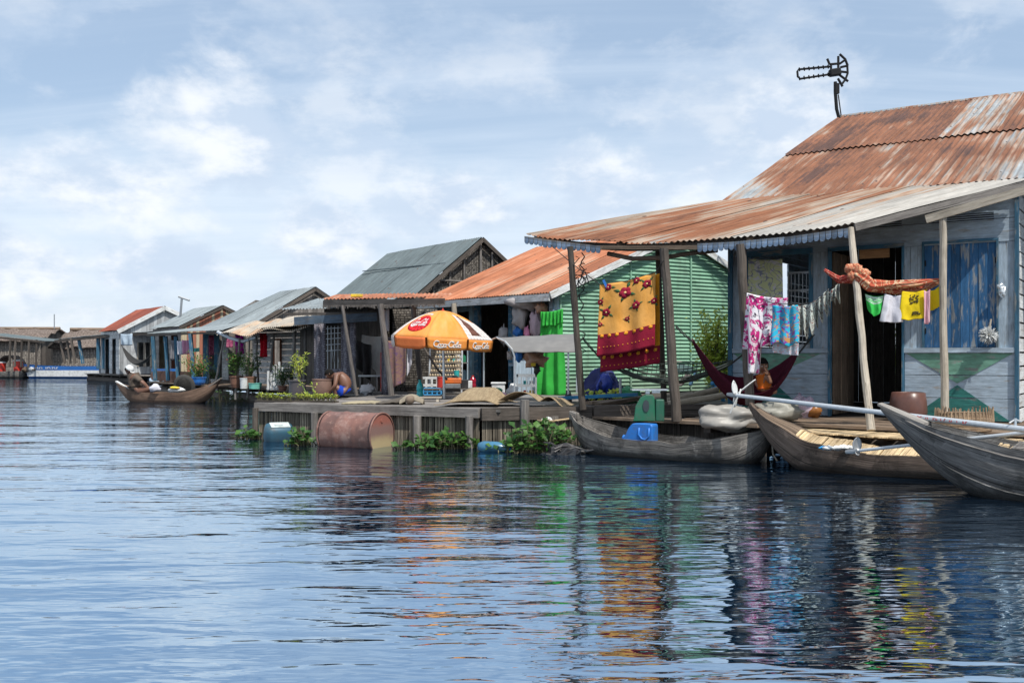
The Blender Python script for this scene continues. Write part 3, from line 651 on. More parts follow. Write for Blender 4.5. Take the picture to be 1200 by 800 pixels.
# long front dock with bamboo skirt
A0 = flo(300, 471, .52); A1 = flo(562, 478, .52); A0.z = A1.z = 0
dd_ = n2(A1-A0); bb = V((-dd_.y, dd_.x, 0)); LA = (A1-A0).length
dock = deck('floating_dock', 'long weathered plank dock with bamboo skirt carrying the umbrella and mats', A0+bb*.1, dd_, LA+.2, 5.2, .5, W_GREY, legs=False)
m = MB(); m.beam(V((*A0.xy, .455)), V((*A1.xy, .455)), .09, .12); m.build('edge_beam', W_GREY, dock)
B1_ = V((1.05, 13.25, 0)); B2_ = V((3.2, 13.75, 0))
m = MB(); m.beam(V((A1.x+.02, A1.y, .44)), V((B1_.x, B1_.y, .44)), .09, .16); m.beam(V((B1_.x+.03, B1_.y, .45)), V((B2_.x, B2_.y, .45)), .09, .16); m.build('edge_beam', W_DARK, dock)
m = MB(); a = [A1+bb*.1, B1_+V((0, .05, 0)), B2_+V((0, .05, 0)), V((4.3, 19.6, 0)), V((1.0, 17.4, 0)), V((-.2, 19.5, 0)), A1+bb*5.2]
n = len(a)
def fan(mb, poly, z):
    mb.poly([V((p.x, p.y, z)) for p in poly]); mb.poly([V((p.x, p.y, z-.06)) for p in poly][::-1])
    for i in range(len(poly)): p, q = poly[i], poly[(i+1) % len(poly)]; mb.poly([V((p.x, p.y, z-.06)), V((q.x, q.y, z-.06)), V((q.x, q.y, z)), V((p.x, p.y, z))])
fan(m, a, .492)
m.build('back_deck', W_DARK, dock)
m = MB(); s = 0
pts = [(A0, A1), (A1, B1_), (B1_, B2_)]
for (p, q) in pts[:2]:
    L = (q-p).length; d_ = (q-p).normalized(); s = .05
    while s < L-.03:
        w_ = random.uniform(.014, .034); c = p+d_*s+V((d_.y, -d_.x, 0))*-.03
        m.beam(V((c.x, c.y, -.25)), V((c.x, c.y, random.uniform(.38, .41))), w_, .012, V((d_.y, -d_.x, 0)), None); s += w_*random.uniform(1.0, 1.5)
m.build('bamboo_skirt', W_SKIRT, dock)
for (x, r_, zt_) in ((303, .045, .44), (372, .05, .40), (492, .055, .40), (553, .05, .42), (613, .06, .62), (648, .05, .40)):
    src = (A0, dd_) if x < 562 else (A1, n2(B1_-A1)); p, t_ = hit(x, src[0], src[1]); p = p-V((-src[1].y, src[1].x, 0))*.07; m = MB(); m.tube([(p.x, p.y, -.5), (p.x, p.y, zt_)], r_, 8); m.build('pile', W_DARK if x in (303,) else W_GREY, dock)
for k in range(5):
    p = lerp(A0, A1, k/4)+bb*.6; m = MB(); m.tube([p+V((0, 0, .13)), p+bb*3+V((0, 0, .13))], .2, 12); m.build('float_log', W_DARK, dock)
# low ledge in front of it, under the main porch post
q0 = flo(655, 485.5, .39); q1 = flo(884, 497.5, .39); q0.z = q1.z = 0
ledge = deck('plank_ledge', 'narrow low plank ledge between the two docks behind the empty dugout', q0, q1-q0, (q1-q0).length, .34, .39, W_BROWN, pw=.17)
m = MB(); s = 0; lv = n2(q1-q0); lbk = V((-lv.y, lv.x, 0))
while s < (q1-q0).length:
    w_ = random.uniform(.08, .16); c = q0+lv*s+lbk*.30; m.beam(V((c.x, c.y, -.3)), V((c.x, c.y, .33)), w_, .02, lbk); s += w_*1.02
m.build('shade_boards', W_DARK, ledge)  # dark boards added so the space under the ledge reads as shade
m = MB(); s = 0; lv = n2(B2_-B1_); LL = (B2_-B1_).length+.9; lbk = V((-lv.y, lv.x, 0))
while s < LL:
    w_ = random.uniform(.08, .16); c = B1_+lv*s+lbk*.08; m.beam(V((c.x, c.y, -.3)), V((c.x, c.y, .42)), w_, .02, lbk); s += w_*1.02
m.build('shade_skirt', W_DARK, dock)  # added dark boards, hide the bright water under the deck behind
# platform of the blue house
p0 = FP(849, z=0)+HN*1.25; p1 = FP(1330, z=0)+HN*1.75
mdeck = deck('house_platform', 'brown board platform under the pale blue house', p0, p1-p0, (p1-p0).length, 2.0, DZ-.012, W_BROWN, pw=.14)
for k in range(5):
    p = lerp(HL, HR, k/4); m = MB(); m.tube([p+HN*.9+V((0, 0, .13)), p-HN*7+V((0, 0, .13))], .2, 12); m.build('float_log', W_DARK, mdeck)
l0 = at(918, 416, 11.35); l1 = at(1330, 416, 8.9)
lt = deck('bamboo_landing', 'low landing of sunlit split bamboo in front of the blue house platform', l0, l1-l0, (l1-l0).length, .1, .335, W_BROWN, legs=False)
m = MB(); s = 0; ld = n2(l1-l0); lb = V((-ld.y, ld.x, 0)); LL = (l1-l0).length
while s < LL:
    w_ = random.uniform(.03, .055); c = V((l0.x, l0.y, .345))+ld*s; m.beam(c-lb*random.uniform(.16, .22), c+lb*random.uniform(.78, .9)+ld*random.uniform(-.03, .03), w_, .014, rn=(random.random(), 0)); s += w_*1.08
m.build('bamboo_slats', W_BAMBOO, lt)
m = MB(); m.tube([V((l0.x, l0.y, .14))+lb*.3, V((l1.x, l1.y, .14))+lb*.3], .15, 12); m.build('float_log', W_DARK, lt)
# ------------------------------------------------------------------ gabled houses along the river
def RV(a): return V((math.cos(R(a)), math.sin(R(a)), 0)), V((-math.sin(R(a)), math.cos(R(a)), 0))
def gable_house(name, label, P, ang, w1, w2, L0, L1, ze, zr, ze2, zf, wall_g, wall_f, roofm, gh=True, fops=(), gops=(), ov=.15, rake=W_GREY, rfn=None, zw=None, wallh=None, pwg=.16, group=None, nv=8, gst=0.0, rakew=.09, back=True):
    """P front gable corner (wall line), e1 along the gable away from the water, e2 along the river"""
    e1, e2 = RV(ang); P = V((P[0], P[1], 0)); t = thing(name, label, 'house', (P.x, P.y, zf), group)
    zl = lambda s: ze+(zr-ze)*s/w1 if s <= w1 else zr-(zr-ze2)*(s-w1)/(w2-w1)
    m = MB(); plank_wall(m, P, e1, w2, zf, lambda s: zl(s)-.05, gops, gh, pwg, out=-e2); m.build('gable_wall', wall_g, t)
    m = MB(); plank_wall(m, P, e2, L1, zf, ze-.06, fops, True if wallh is None else wallh, .17, out=-e1); m.build('front_wall', wall_f, t)
    if back:
        m = MB(); plank_wall(m, P+e2*L1, e1, w2, zf, lambda s: zl(s)-.1, (), False, .25, out=e2); m.build('far_wall', wall_g, t)
        m = MB(); plank_wall(m, P+e1*w2, e2, L1, zf, ze2-.06, (), False, .25, out=e1); m.build('back_wall', wall_f, t)
        m = MB(); c = [P, P+e1*w2, P+e1*w2+e2*L1, P+e2*L1]; m.hexa([V((q.x, q.y, zf-.08)) for q in c]+[V((q.x, q.y, zf)) for q in c]); m.build('floor', W_DARK, t)
    o = -e2*ov
    ef = P+o+V((0, 0, ze)); el = P+e2*L1+V((0, 0, ze)); rf = P+e1*w1+o+V((0, 0, zr)); rl = P+e1*w1+e2*L0+V((0, 0, zr)); ov2 = .12
    ef2 = ef+(ef-rf)*(ov2/w1); el2 = el+(el-rl)*(ov2/w1)
    m = MB(); sheets(m, lambda a, b: lerp(lerp(ef2, el2, a), lerp(rf, rl, a), b), L1+ov, (rf-ef2).length, rfn=rfn, nv=nv, seg=4); rr_ = m.build('roof', roofm, t)
    bf = P+e1*w2+o+V((0, 0, ze2)); bl = P+e1*w2+e2*L1+V((0, 0, ze2)); bf = bf+(bf-rf)*.05
    m = MB(); sheets(m, lambda a, b: lerp(lerp(rl, rf, a), lerp(bl, bf, a), b), L1+ov, (rf-bf).length, rfn=rfn, nv=6, seg=4); m.build('back_roof', roofm, t)
    m = MB(); q = V((0, 0, -.05))-e2*.02; m.beam(ef2+q, rf+q, .03, rakew); m.build('rake_board', rake, t); m = MB(); m.beam(rf+q, bf+q, .03, rakew); m.build('rake_board', rake, t)
    return t, P, e1, e2
# -- green house
def orr(t): return (random.uniform(.45, .85), random.random())
Gp = (.86, 18.0); e1, e2 = RV(35)
def gP(px, off=0): p, t = hit(px, V((Gp[0], Gp[1], 0)), e2); return t
gz = .49
ghouse = thing('corrugated_house', 'green corrugated metal house with an orange rusted roof behind the umbrella', 'house', (Gp[0], Gp[1], gz))
GP = V((Gp[0], Gp[1], 0)); w1, w2, GL = 2.9, 5.0, 4.6; zeG, zrG = 2.42, 3.60
zG = lambda s: zeG+(zrG-zeG)*s/w1 if s <= w1 else zrG-(zrG-2.78)*(s-w1)/(w2-w1)
m = MB(); pit = .073; rows = int((zrG-gz)/pit)
for r_ in range(rows):
    for k in range(6):
        za, zb_ = gz+pit*(r_+k/6), gz+pit*(r_+(k+1)/6)
        ss = [w2*i/200 for i in range(201) if zG(w2*i/200)-.06 > zb_]
        if not ss: continue
        fa = .012*math.cos(2*math.pi*k/6); fb_ = .012*math.cos(2*math.pi*(k+1)/6); s0, s1 = ss[0], ss[-1]; nseg = 12
        for q in range(nseg):
            sa, sb = lerp(s0, s1, q/nseg), lerp(s0, s1, (q+1)/nseg); wv = lambda s, z: e2*(.022*mnoise.noise(V((s*1.3, z*1.7, 4))) + (.010 if int((s+.2)/.86) % 2 else 0)); A = GP+e1*sa+wv(sa, za); B = GP+e1*sb+wv(sb, za)
            m.poly([V((*(A-e2*fa).xy, za)), V((*(B-e2*fa).xy, za)), V((*(B-e2*fb_).xy, zb_)), V((*(A-e2*fb_).xy, zb_))], [(sa, za), (sb, za), (sb, zb_), (sa, zb_)])
m.build('gable_wall', GREEN_METAL, ghouse, smooth=False)
for s_ in (.01, 1.7, 3.3): m = MB(); p = GP+e1*s_-e2*.02; m.beam((p.x, p.y, gz), (p.x, p.y, zG(s_)-.1), .035, .02, e2); m.build('wall_batten', GREEN_METAL, ghouse)
dt0, dt1 = gP(652), gP(600); ds1 = gP(556)
fops = [(gP(645), gP(606), gz+.55, 2.25), (gP(600), gP(561), gz, 2.2), (gP(552), gP(528), gz+.4, 2.1)]
m = MB(); plank_wall(m, GP, e2, GL, gz, zeG-.05, fops, False, .15, out=-e1); m.build('front_wall', wood('pale_teal_paint_wood', (.25, .28, .28), (.35, .38, .38), (.06, .07, .07), paint=(.26, .42, .50), wear=.3), ghouse)
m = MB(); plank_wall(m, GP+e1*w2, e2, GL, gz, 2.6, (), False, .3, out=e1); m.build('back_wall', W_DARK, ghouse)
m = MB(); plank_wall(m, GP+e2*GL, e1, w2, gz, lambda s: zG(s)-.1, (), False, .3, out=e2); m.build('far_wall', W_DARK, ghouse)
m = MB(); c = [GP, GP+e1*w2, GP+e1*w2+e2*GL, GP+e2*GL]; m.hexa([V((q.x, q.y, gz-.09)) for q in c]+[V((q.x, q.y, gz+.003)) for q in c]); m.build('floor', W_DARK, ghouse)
ov = .12; eo = e1*.32
ef = GP-e2*ov-eo+V((0, 0, zeG-.32*(zrG-zeG)/w1)); el = GP+e2*GL-eo+V((0, 0, zeG-.32*(zrG-zeG)/w1+.04)); rf = GP+e1*w1-e2*ov+V((0, 0, zrG)); rl = GP+e1*w1+e2*GL+V((0, 0, zrG+.12))
m = MB(); sheets(m, lambda a, b: lerp(lerp(ef, el, a), lerp(rf, rl, a), b), GL, 3.4, rfn=orr, nv=10); gr = m.build('roof', ROOF_ORANGE, ghouse)
bf = GP+e1*w2-e2*ov+V((0, 0, 2.74)); bl = GP+e1*w2+e2*GL+V((0, 0, 2.74))
m = MB(); sheets(m, lambda a, b: lerp(lerp(rl, rf, a), lerp(bl, bf, a), b), GL, 2.3, rfn=orr, nv=6); m.build('back_roof', ROOF_ORANGE, ghouse)
q = V((0, 0, -.03))-e2*.03
m = MB(); m.beam(ef+q, rf+q, .03, .12); m.build('rake_board', W_WHITE, ghouse); m = MB(); m.beam(rf+q, bf+q, .03, .12); m.build('rake_board', W_WHITE, ghouse)
m = MB(); m.beam(ef-V((0, 0, .06)), el-V((0, 0, .06)), .03, .13); m.build('fascia_board', W_WHITE, ghouse)
for s_ in (.2, 1.9, 3.6):
    pass
# horizontal header beam, jambs
def gbox(mb, x0, x1, z0, z1, off, th):
    a, b = GP+e2*gP(x0), GP+e2*gP(x1); p = [a-e1*(off-th), a-e1*off]; q_ = [b-e1*(off-th), b-e1*off]; Z = lambda v, z: V((v.x, v.y, z))
    mb.hexa([Z(p[0], z0), Z(p[1], z0), Z(p[1], z1), Z(p[0], z1), Z(q_[0], z0), Z(q_[1], z0), Z(q_[1], z1), Z(q_[0], z1)])
m = MB()
for x in (600, 560): gbox(m, x-2, x+2, gz, 2.2, .05, .09)
gbox(m, 598, 558, 2.2, 2.28, .05, .09); m.build('door_frame', W_TEAL, ghouse)
m = MB()
for x in (648, 605): gbox(m, x-2, x+2, gz+.5, 2.3, .05, .09)
gbox(m, 646, 604, 2.28, 2.34, .05, .09); gbox(m, 650, 602, gz+.5, gz+.56, .12, .16); m.build('window_frame', wood('grey_blue_paint', (.2, .22, .24), (.3, .3, .3), (.06, .07, .08), paint=(.25, .35, .45), wear=.3), ghouse)
m = MB(); pole(m, [at(538, 452, 20.0), at(532, 356, 20.3)], .06, .055); m.build('porch_post', W_PALE, ghouse)
# -- grey woven house
def zin(t): return (random.uniform(.2, .6), random.random())
bh, BP, f1, f2 = gable_house('woven_wall_house', 'tall house with dull grey roof and palm leaf woven gable', (-2.23, 23.0), 35, 1.765, 2.55, 4.7, 4.8, 2.62, 4.02, 3.45, .45, PALM, PALM, ROOF_GREY, gh=False, pwg=.3, rake=W_DARK,
    fops=[(.3, 1.4, .45, 2.3), (2.2, 4.0, .9, 2.2)], rfn=zin)
m = MB()
for s_ in (.45, .9, 1.3, 1.765, 2.1):
    p = BP+f1*s_-f2*.05; m.tube([(p.x, p.y, .5), (p.x, p.y, (2.62+(1.4)*s_/1.765 if s_ < 1.77 else 3.75)-.05)], .025, 6)
for z in (1.4, 2.3, 2.95): a = BP-f2*.07+V((0, 0, z)); b = a+f1*(2.4 if z < 2.6 else 1.4); a = a+f1*(0 if z < 2.6 else .5); m.tube([a, b], .02, 6)
m.build('gable_poles', W_GREY, bh)
m = MB(); ef = BP+V((0, 0, 2.62)); q = lerp(ef, BP+f1*1.765+V((0, 0, 4.02)), .55)
a = at(388, 320.5, 26.6); 
m.beam(lerp(BP+f1*.95+f2*.2+V((0, 0, 3.39)), BP+f1*.95+f2*4.6+V((0, 0, 3.47)), 0), BP+f1*.95+f2*4.6+V((0, 0, 3.5)), .035, .02); m.build('lap_strip', ROOF_GREY, bh)
# its low porch with fringed fascia, closer to the water
pr = lambda x, y, d: at(x, y, d)
pA, pB, pC, pD = pr(379, 352, 18.0), pr(521, 349.5, 16.6), V((-1.15, 19.3, 2.37)), V((-3.9, 22.6, 2.56))
m = MB(); sheets(m, lambda a, b: lerp(lerp(pA, pB, a), lerp(pD, pC, a), b), 2.6, 3.2, rfn=lambda t: (random.uniform(.6, .9), 0), nv=6); pr1 = m.build('porch_roof', ROOF_ORANGE, bh)
m = MB(); m.beam(pA-V((0, 0, .05)), pB-V((0, 0, .05)), .03, .10); fb = m.build('fascia_board', W_MID, bh)
m = MB(); k = 0
while k < 1:
    c = lerp(pA, pB, k)-V((0, .02, .09)); h_ = random.uniform(.02, .07); m.beam(c, c-V((0, 0, h_)), .022, .006, (0, 1, 0)); k += .012
m.build('fringe', W_MID, fb)
for (x0, y0, d0, x1, y1, d1, r_) in ((401, 358, 17.6, 418, 464, 17.3, .034), (446, 356, 17.2, 459, 464, 17.2, .055), (484, 356, 17.0, 494, 463, 17.5, .048)):
    m = MB(); pole(m, [at(x1, y1, d1), at(x0, y0, d0)], r_, r_*.9); m.build('porch_post', W_MID, bh)
pE, pF = pr(330, 364, 20.4), pr(440, 361, 19.2); pG, pH = V((-2.6, 22.4, 2.46)), V((-4.9, 25.2, 2.60))
m = MB(); sheets(m, lambda a, b: lerp(lerp(pE, pF, a), lerp(pH, pG, a), b), 2.4, 3.3, rfn=zin, nv=6); m.build('porch_roof', ROOF_LGREY, bh)
m = MB(); m.beam(pr(345, 376, 19.8), pr(442, 371, 19.0), .03, .16); m.build('fascia_board', wood('slate_paint', (.12, .14, .16), (.2, .22, .24), (.05, .05, .06), paint=(.13, .18, .24), wear=.3), bh)
m = MB(); m.beam(pr(334, 368, 20.2), pr(440, 367, 19.1), .04, .05); m.build('eave_beam', W_DARK, bh)
# screen wall under it: patterned curtains, barred window, table with a white bag
cur = weave('patterned_screen', (.42, .41, .44), (.30, .29, .33), (.12, .11, .13), 4, 12)
def screen(x0, x1, ya, yb, d0, d1, mat, name, par, th=.03, fold=.02):
    a0, a1 = at(x0, ya, d0), at(x1, ya, d1); b0, b1 = at(x0, yb, d0), at(x1, yb, d1); m = MB(); L = (a1-a0).length
    m.grid(lambda u, v: lerp(lerp(b0, b1, u), lerp(a0, a1, u), v)+V((0, fold*math.sin(u*L*40), 0)), 24, 8, lambda u, v: (u*L, v*1.6)); return m.build(name, mat, par, smooth=True, solid=th)
screen(368, 381, 378, 460, 20.0, 19.9, cur, 'wall_panel', bh); screen(400, 417, 378, 460, 19.6, 19.5, cur, 'wall_panel', bh); screen(447, 462, 395, 462, 18.9, 18.8, cur, 'wall_panel', bh)
screen(381, 400, 432, 460, 19.9, 19.7, cur, 'wall_panel', bh)
m = MB()
for x in (384, 388, 392, 396): m.tube([at(x, 382, 19.8), at(x, 432, 19.8)], .008, 5)
for y in (385, 391, 397, 404, 411): m.tube([at(382, y, 19.8), at(399, y-1, 19.75)], .008, 5)
m.tube([at(388, 404, 19.78), at(391, 424, 19.78), at(394, 406, 19.78), at(397, 424, 19.78)], .008, 5); m.build('window_grille', STEEL, bh)
screen(460, 512, 362, 460, 21.0, 20.6, PALM, 'wall_panel', bh, fold=0)
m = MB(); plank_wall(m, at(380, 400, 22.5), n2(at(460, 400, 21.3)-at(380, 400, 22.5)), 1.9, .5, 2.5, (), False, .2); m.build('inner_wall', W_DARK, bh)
# -- long grey roof house and porch with blue posts
def stripew(name, c1, c2):
    g = G(name); r = g.rnd(); col = g.mix(g.ramp(r[0], .45, .55), c1, c2); n = g.noise(g.uv(), 1, 5, .6, 0, (2, 20, 1)); col = g.mix(g.math('MULTIPLY', g.ramp(n, .4, .7), .5), col, (.12, .09, .07)); return g.done(col, .8)
ch, CP, c1_, c2_ = gable_house('plank_gable_house', 'low house with long grey roof, whitewashed planks and blue porch posts', (-7.58, 29.5), 35, 1.82, 2.5, 2.6, 4.6, 2.18, 3.26, 2.85, .42, W_GREY, W_WHITE, ROOF_LGREY, gh=False,
    rake=W_DARK, fops=[(.3, .9, .42, 1.95), (1.6, 2.4, .42, 1.95), (3.0, 4.3, .42, 1.95)], rfn=zin)
fA, fB = at(172, 391.5, 31.5), at(262, 387.5, 27.4)
m = MB(); sheets(m, lambda a, b: lerp(lerp(fB, fA, a), lerp(CP+V((-.1, 0, 2.16)), CP+c2_*4.7+V((-.1, 0, 2.12)), a), b), 5.2, 2.2, rfn=zin, nv=6); m.build('porch_roof', ROOF_LGREY, ch)
m = MB(); m.beam(fA-V((0, 0, .04)), fB-V((0, 0, .04)), .05, .05); m.build('eave_beam', W_DARK, ch)
for (xa, ya, xb, yb, d) in ((179, 394, 182, 446, 31.0), (194, 394, 197, 446, 30.5), (206, 394, 209, 448, 30), (223, 391, 227.5, 448, 29), ):
    m = MB(); m.beam(at(xb, yb, d), at(xa, ya, d), .10, .10, (0, 1, 0)); m.build('porch_post', W_TEAL, ch)
for x, d in ((241, 29.3), (254, 29.6)):
    m = MB(); m.beam(at(x, 449, d), at(x, 391, d), .14, .1, (0, 1, 0)); m.build('door_post', W_TEAL, ch)
m = MB(); m.beam(at(236, 430, 29.4), at(252, 431, 29.6), .05, .08); m.build('door_sill', W_TEAL, ch)
# white plank wall with red framed window, behind the tan porch
pA2, pB2 = at(297, 388, 26.2), at(353, 386, 24.8); wd = n2(pB2-pA2)
m = MB(); L = (pB2-pA2).length; plank_wall(m, pA2, wd, L, .45, 1.95, [(.95, 1.26, .95, 1.6)], True, .15, gap=.02, out=(wd.y, -wd.x, 0)); m.build('side_screen', W_WHITE, ch)
m = MB(); k = V((wd.y, -wd.x, 0))*.03
for s_ in (.95, 1.26): p = pA2+wd*s_+k; m.beam((p.x, p.y, .95), (p.x, p.y, 1.6), .05, .04, (0, 1, 0))
p, q = pA2+wd*.95+k, pA2+wd*1.26+k; m.beam((p.x, p.y, .95), (q.x, q.y, .95), .04, .05); m.beam((p.x, p.y, 1.6), (q.x, q.y, 1.6), .04, .05); m.build('window_frame', wood('red_brown_paint', (.25, .1, .06), (.3, .14, .08), (.1, .05, .03)), ch)
th_ = thing('tan_awning', 'sagging tan sheet awning on thin poles beside the grey house', 'awning', at(310, 462, 24.5))
tA, tB, tC, tD = at(254, 394, 25.5), at(372, 384, 21.5), at(362, 374, 23.5), at(292, 379, 28.5)
m = MB(); sheets(m, lambda a, b: lerp(lerp(tA, tB, a), lerp(tD, tC, a), b)+V((0, 0, .05*math.sin(a*14))), 4.2, 2.2, rfn=lambda t: (random.random(), 0), nv=6, wav=.05); m.build('roof', ROOF_TAN, th_)
tA2, tB2 = at(300, 386.5, 24.0), at(374, 380, 21.3)
m = MB(); sheets(m, lambda a, b: lerp(lerp(tA2, tB2, a), lerp(tA2, tB2, a)+V((.3, 2.2, .36)), b), 2.6, 2.2, rfn=lambda t: (random.random()*.8+.2, 0), nv=6, wav=.04); m.build('roof', ROOF_TAN, th_)
for (xa, ya, xb, yb, d, r_) in ((262, 398, 253, 446, 26, .03), (281, 396, 276, 468, 25, .035), (300, 394, 304, 466, 24.5, .03), (322, 390, 313, 464, 24, .035), (346, 387, 340, 461, 23, .05), (358, 386, 356, 463, 22.5, .04), (292, 396, 290, 466, 24.8, .025)):
    m = MB(); pole(m, [at(xb, yb, d), at(xa, ya, d)], r_, r_*.8, 8, .015); m.build('pole', W_GREY, th_)
m = MB(); m.tube([at(255, 389, 25.4), at(270, 396, 25.2), at(285, 400, 25.0), at(303, 394, 24.6)], .045, 8); m.build('gutter_pipe', PIPE, th_)
m = MB(); plank_wall(m, at(352, 400, 23.6), n2(at(372, 400, 22.6)-at(352, 400, 23.6)), 1.1, .5, 1.95, (), False, .2); m.build('back_screen', W_DARK, th_)
# -- striped gable house
dh, DP, d1_, d2_ = gable_house('striped_gable_house', 'small house with pale tin roof and red striped gable', (-11.97, 36.0), 35, 1.49, 2.1, 3.3, 3.6, 2.28, 3.02, 2.74, .4, stripew('red_stripe_boards', (.50, .42, .28), (.34, .12, .07)), W_GREY, ROOF_LGREY, gh=False, pwg=.11,
    rake=W_DARK, fops=[(.4, 1.2, .4, 2.0), (1.9, 2.8, .4, 2.0)], rfn=zin)
# -- red roof house with its porch
eh, EP, q1_, q2_ = gable_house('red_roof_house', 'weathered grey plank house with dark red roof and pale rake board', (-16.95, 43.0), 35, 1.88, 2.75, 4.7, 3.4, 2.32, 3.34, 2.95, .38, wood('silver_planks', (.32, .34, .35), (.44, .45, .46), (.09, .09, .10), var=.3), W_WHITE, ROOF_RED, gh=False, pwg=.16,
    rake=W_WHITE, rakew=.18, fops=[(.6, 1.3, .38, 1.9), (1.8, 2.6, .38, 1.9)], gops=[(.75, 1.3, .7, 1.75)], rfn=lambda t: (random.uniform(.5, .9), 0))
m = MB()
for s_ in (.75, 1.02, 1.3): p = EP+q1_*s_-q2_*.05; m.beam((p.x, p.y, .7), (p.x, p.y, 1.75), .06, .05, (0, 1, 0))
m.build('window_frame', W_PALE, eh)
EB = [at(64, 398, 47), at(116, 393, 45), at(212, 386.5, 41)]
m = MB()
for a_, b_ in zip(EB, EB[1:]): sheets(m, lambda a, b: lerp(a_, b_, a)+V((.6, 1.9, .085))*b, (b_-a_).length, 2, rfn=zin, nv=4, seg=3)
m.build('porch_roof', ROOF_LGREY, eh)
m = MB()
for a_, b_ in zip(EB, EB[1:]): m.beam(a_-V((0, 0, .07)), b_-V((0, 0, .07)), .06, .10)
m.build('eave_beam', W_DARK, eh)
for (xa, xb, d, mt, r_) in ((70, 76, 46.8, W_DARK, .07), (78, 82.5, 46.5, W_DARK, .07), (83, 88, 46.2, W_DARK, .07), (92, 97, 46, W_TEAL, .09), (115, 115, 45.2, W_TEAL, .10), (122, 122, 45.2, W_TEAL, .10), (129, 129, 45, W_TEAL, .08), (137, 137, 44.5, W_TEAL, .13)):
    m = MB(); m.beam(at(xb, 426 if xb < 100 else 432, d), at(xa, 396, d), r_*1.4, r_, (0, 1, 0)); m.build('porch_post', mt, eh)
# -- thatched houses, far left
def thatch_house(label, x0, x1, y_r, y_e, d, depth, zf, gab, over=.0):
    a, b = at(x0, y_e, d), at(x1, y_e, d+.4); zr_ = zat(y_r, d+depth*.5); t = thing('thatched_house', label, 'house', (a.x, a.y, zf), 'thatched houses at the far bend')
    m = MB(); L = (b-a).length; up = V((.25, depth/2, zr_-a.z))
    seed = random.random()*40
    def fn(u, v):
        e_ = (.22*mnoise.noise(V((u*L*2.4+seed, 0, 0))) if v < .05 else 0)
        return a+(b-a)*u+up*v+V((0, -.04*math.sin(v*31), .16*mnoise.noise(V((u*L*1.7, v*6, seed))) + e_*.5))
    m.grid(fn, int(L*8), 22, lambda u, v: (u*L, v*3)); a2 = a+up*2; a2.z = a.z
    m.grid(lambda u, v: a+(b-a)*(1-u)+V((.25*2-.25*v, depth-depth/2*v, up.z*v)), 20, 8, lambda u, v: (u*L, v*3)); m.build('roof', THATCH_G, t, smooth=True, solid=.08)
    m = MB(); plank_wall(m, (a.x+.1, a.y+.35), (b-a), L-.15, zf, a.z+.1, (), False, .5, out=(0, -1, 0)); m.build('front_wall', PALM_L, t)
    m = MB(); plank_wall(m, (a.x+.1, a.y+.35), (.25, depth/2), depth-.6, zf, lambda s: a.z+up.z*min(s+.35, depth-.35-s)/(depth/2)-.05, (), False, .3, out=(-1, 0, 0)); m.build('gable_wall', gab, t)
    m = MB(); plank_wall(m, (b.x-.15, b.y+.35), (.25, depth/2), depth-.6, zf, lambda s: a.z+up.z*min(s+.35, depth-.35-s)/(depth/2)-.05, (), False, .3, out=(1, 0, 0)); m.build('gable_wall', gab, t)
    m = MB(); m.tube([a+up+V((0, 0, .04)), b+up+V((0, 0, .04))], .09, 8); m.build('ridge_pole', W_BROWN, t)
    return t
thatch_house('grey thatched house with dark open gable left of the red roof', 56, 122, 386.5, 408, 53, 4.2, .3, W_DARK)
tg = thatch_house('brown thatched house at the left edge of the view with a lean-to', -45, 45, 385.5, 400, 55, 4.2, .3, W_DARK)
m = MB(); sheets(m, lambda a, b: lerp(at(-30, 391, 51.5), at(52, 400, 51), a)+V((.3, 2.5, .04))*b, 3.8, 2.5, rfn=zin, nv=4, seg=3); m.build('porch_roof', ROOF_GREY, tg)
m = MB(); m.beam(at(-30, 392.5, 51.4), at(52, 401, 50.9), .07, .09); m.build('eave_beam', W_DARK, tg)
for x in (12, 18, 25.5, 34, 43): m = MB(); m.beam(at(x-1, 430, 51), at(x, 398, 51), .08, .08, (0, 1, 0)); m.build('porch_post', W_DARK, tg)
# far decks
deck('floating_deck', 'low plank deck under the blue porch posts', at(172, 416, 31.6), at(268, 416, 26.6)-at(172, 416, 31.6), 5.6, 4, .36, W_BROWN, pw=.3, logs=True)
deck('floating_deck', 'narrow deck carrying the potted bushes beside the tan awning', at(268, 416, 26.4), at(350, 416, 22.5)-at(268, 416, 26.4), 4.9, 3.5, .38, W_BROWN, pw=.3, logs=True)
deck('floating_deck', 'far deck in front of the red roofed house', at(100, 416, 47), at(172, 416, 41)-at(100, 416, 47), 6.5, 4, .34, W_GREY, pw=.4, logs=True)
deck('floating_deck', 'grey board deck before the thatched houses at the far left', at(-60, 416, 54.2), at(116, 416, 51.5)-at(-60, 416, 54.2), 8.6, 3.0, .30, W_GREY, pw=.4, logs=True)
deck('floating_deck', 'deck under the barred screen of the woven wall house', at(345, 416, 20.6), at(470, 416, 18.4)-at(345, 416, 20.6), 2.8, 4.0, .44, W_GREY, pw=.3, legs=False)
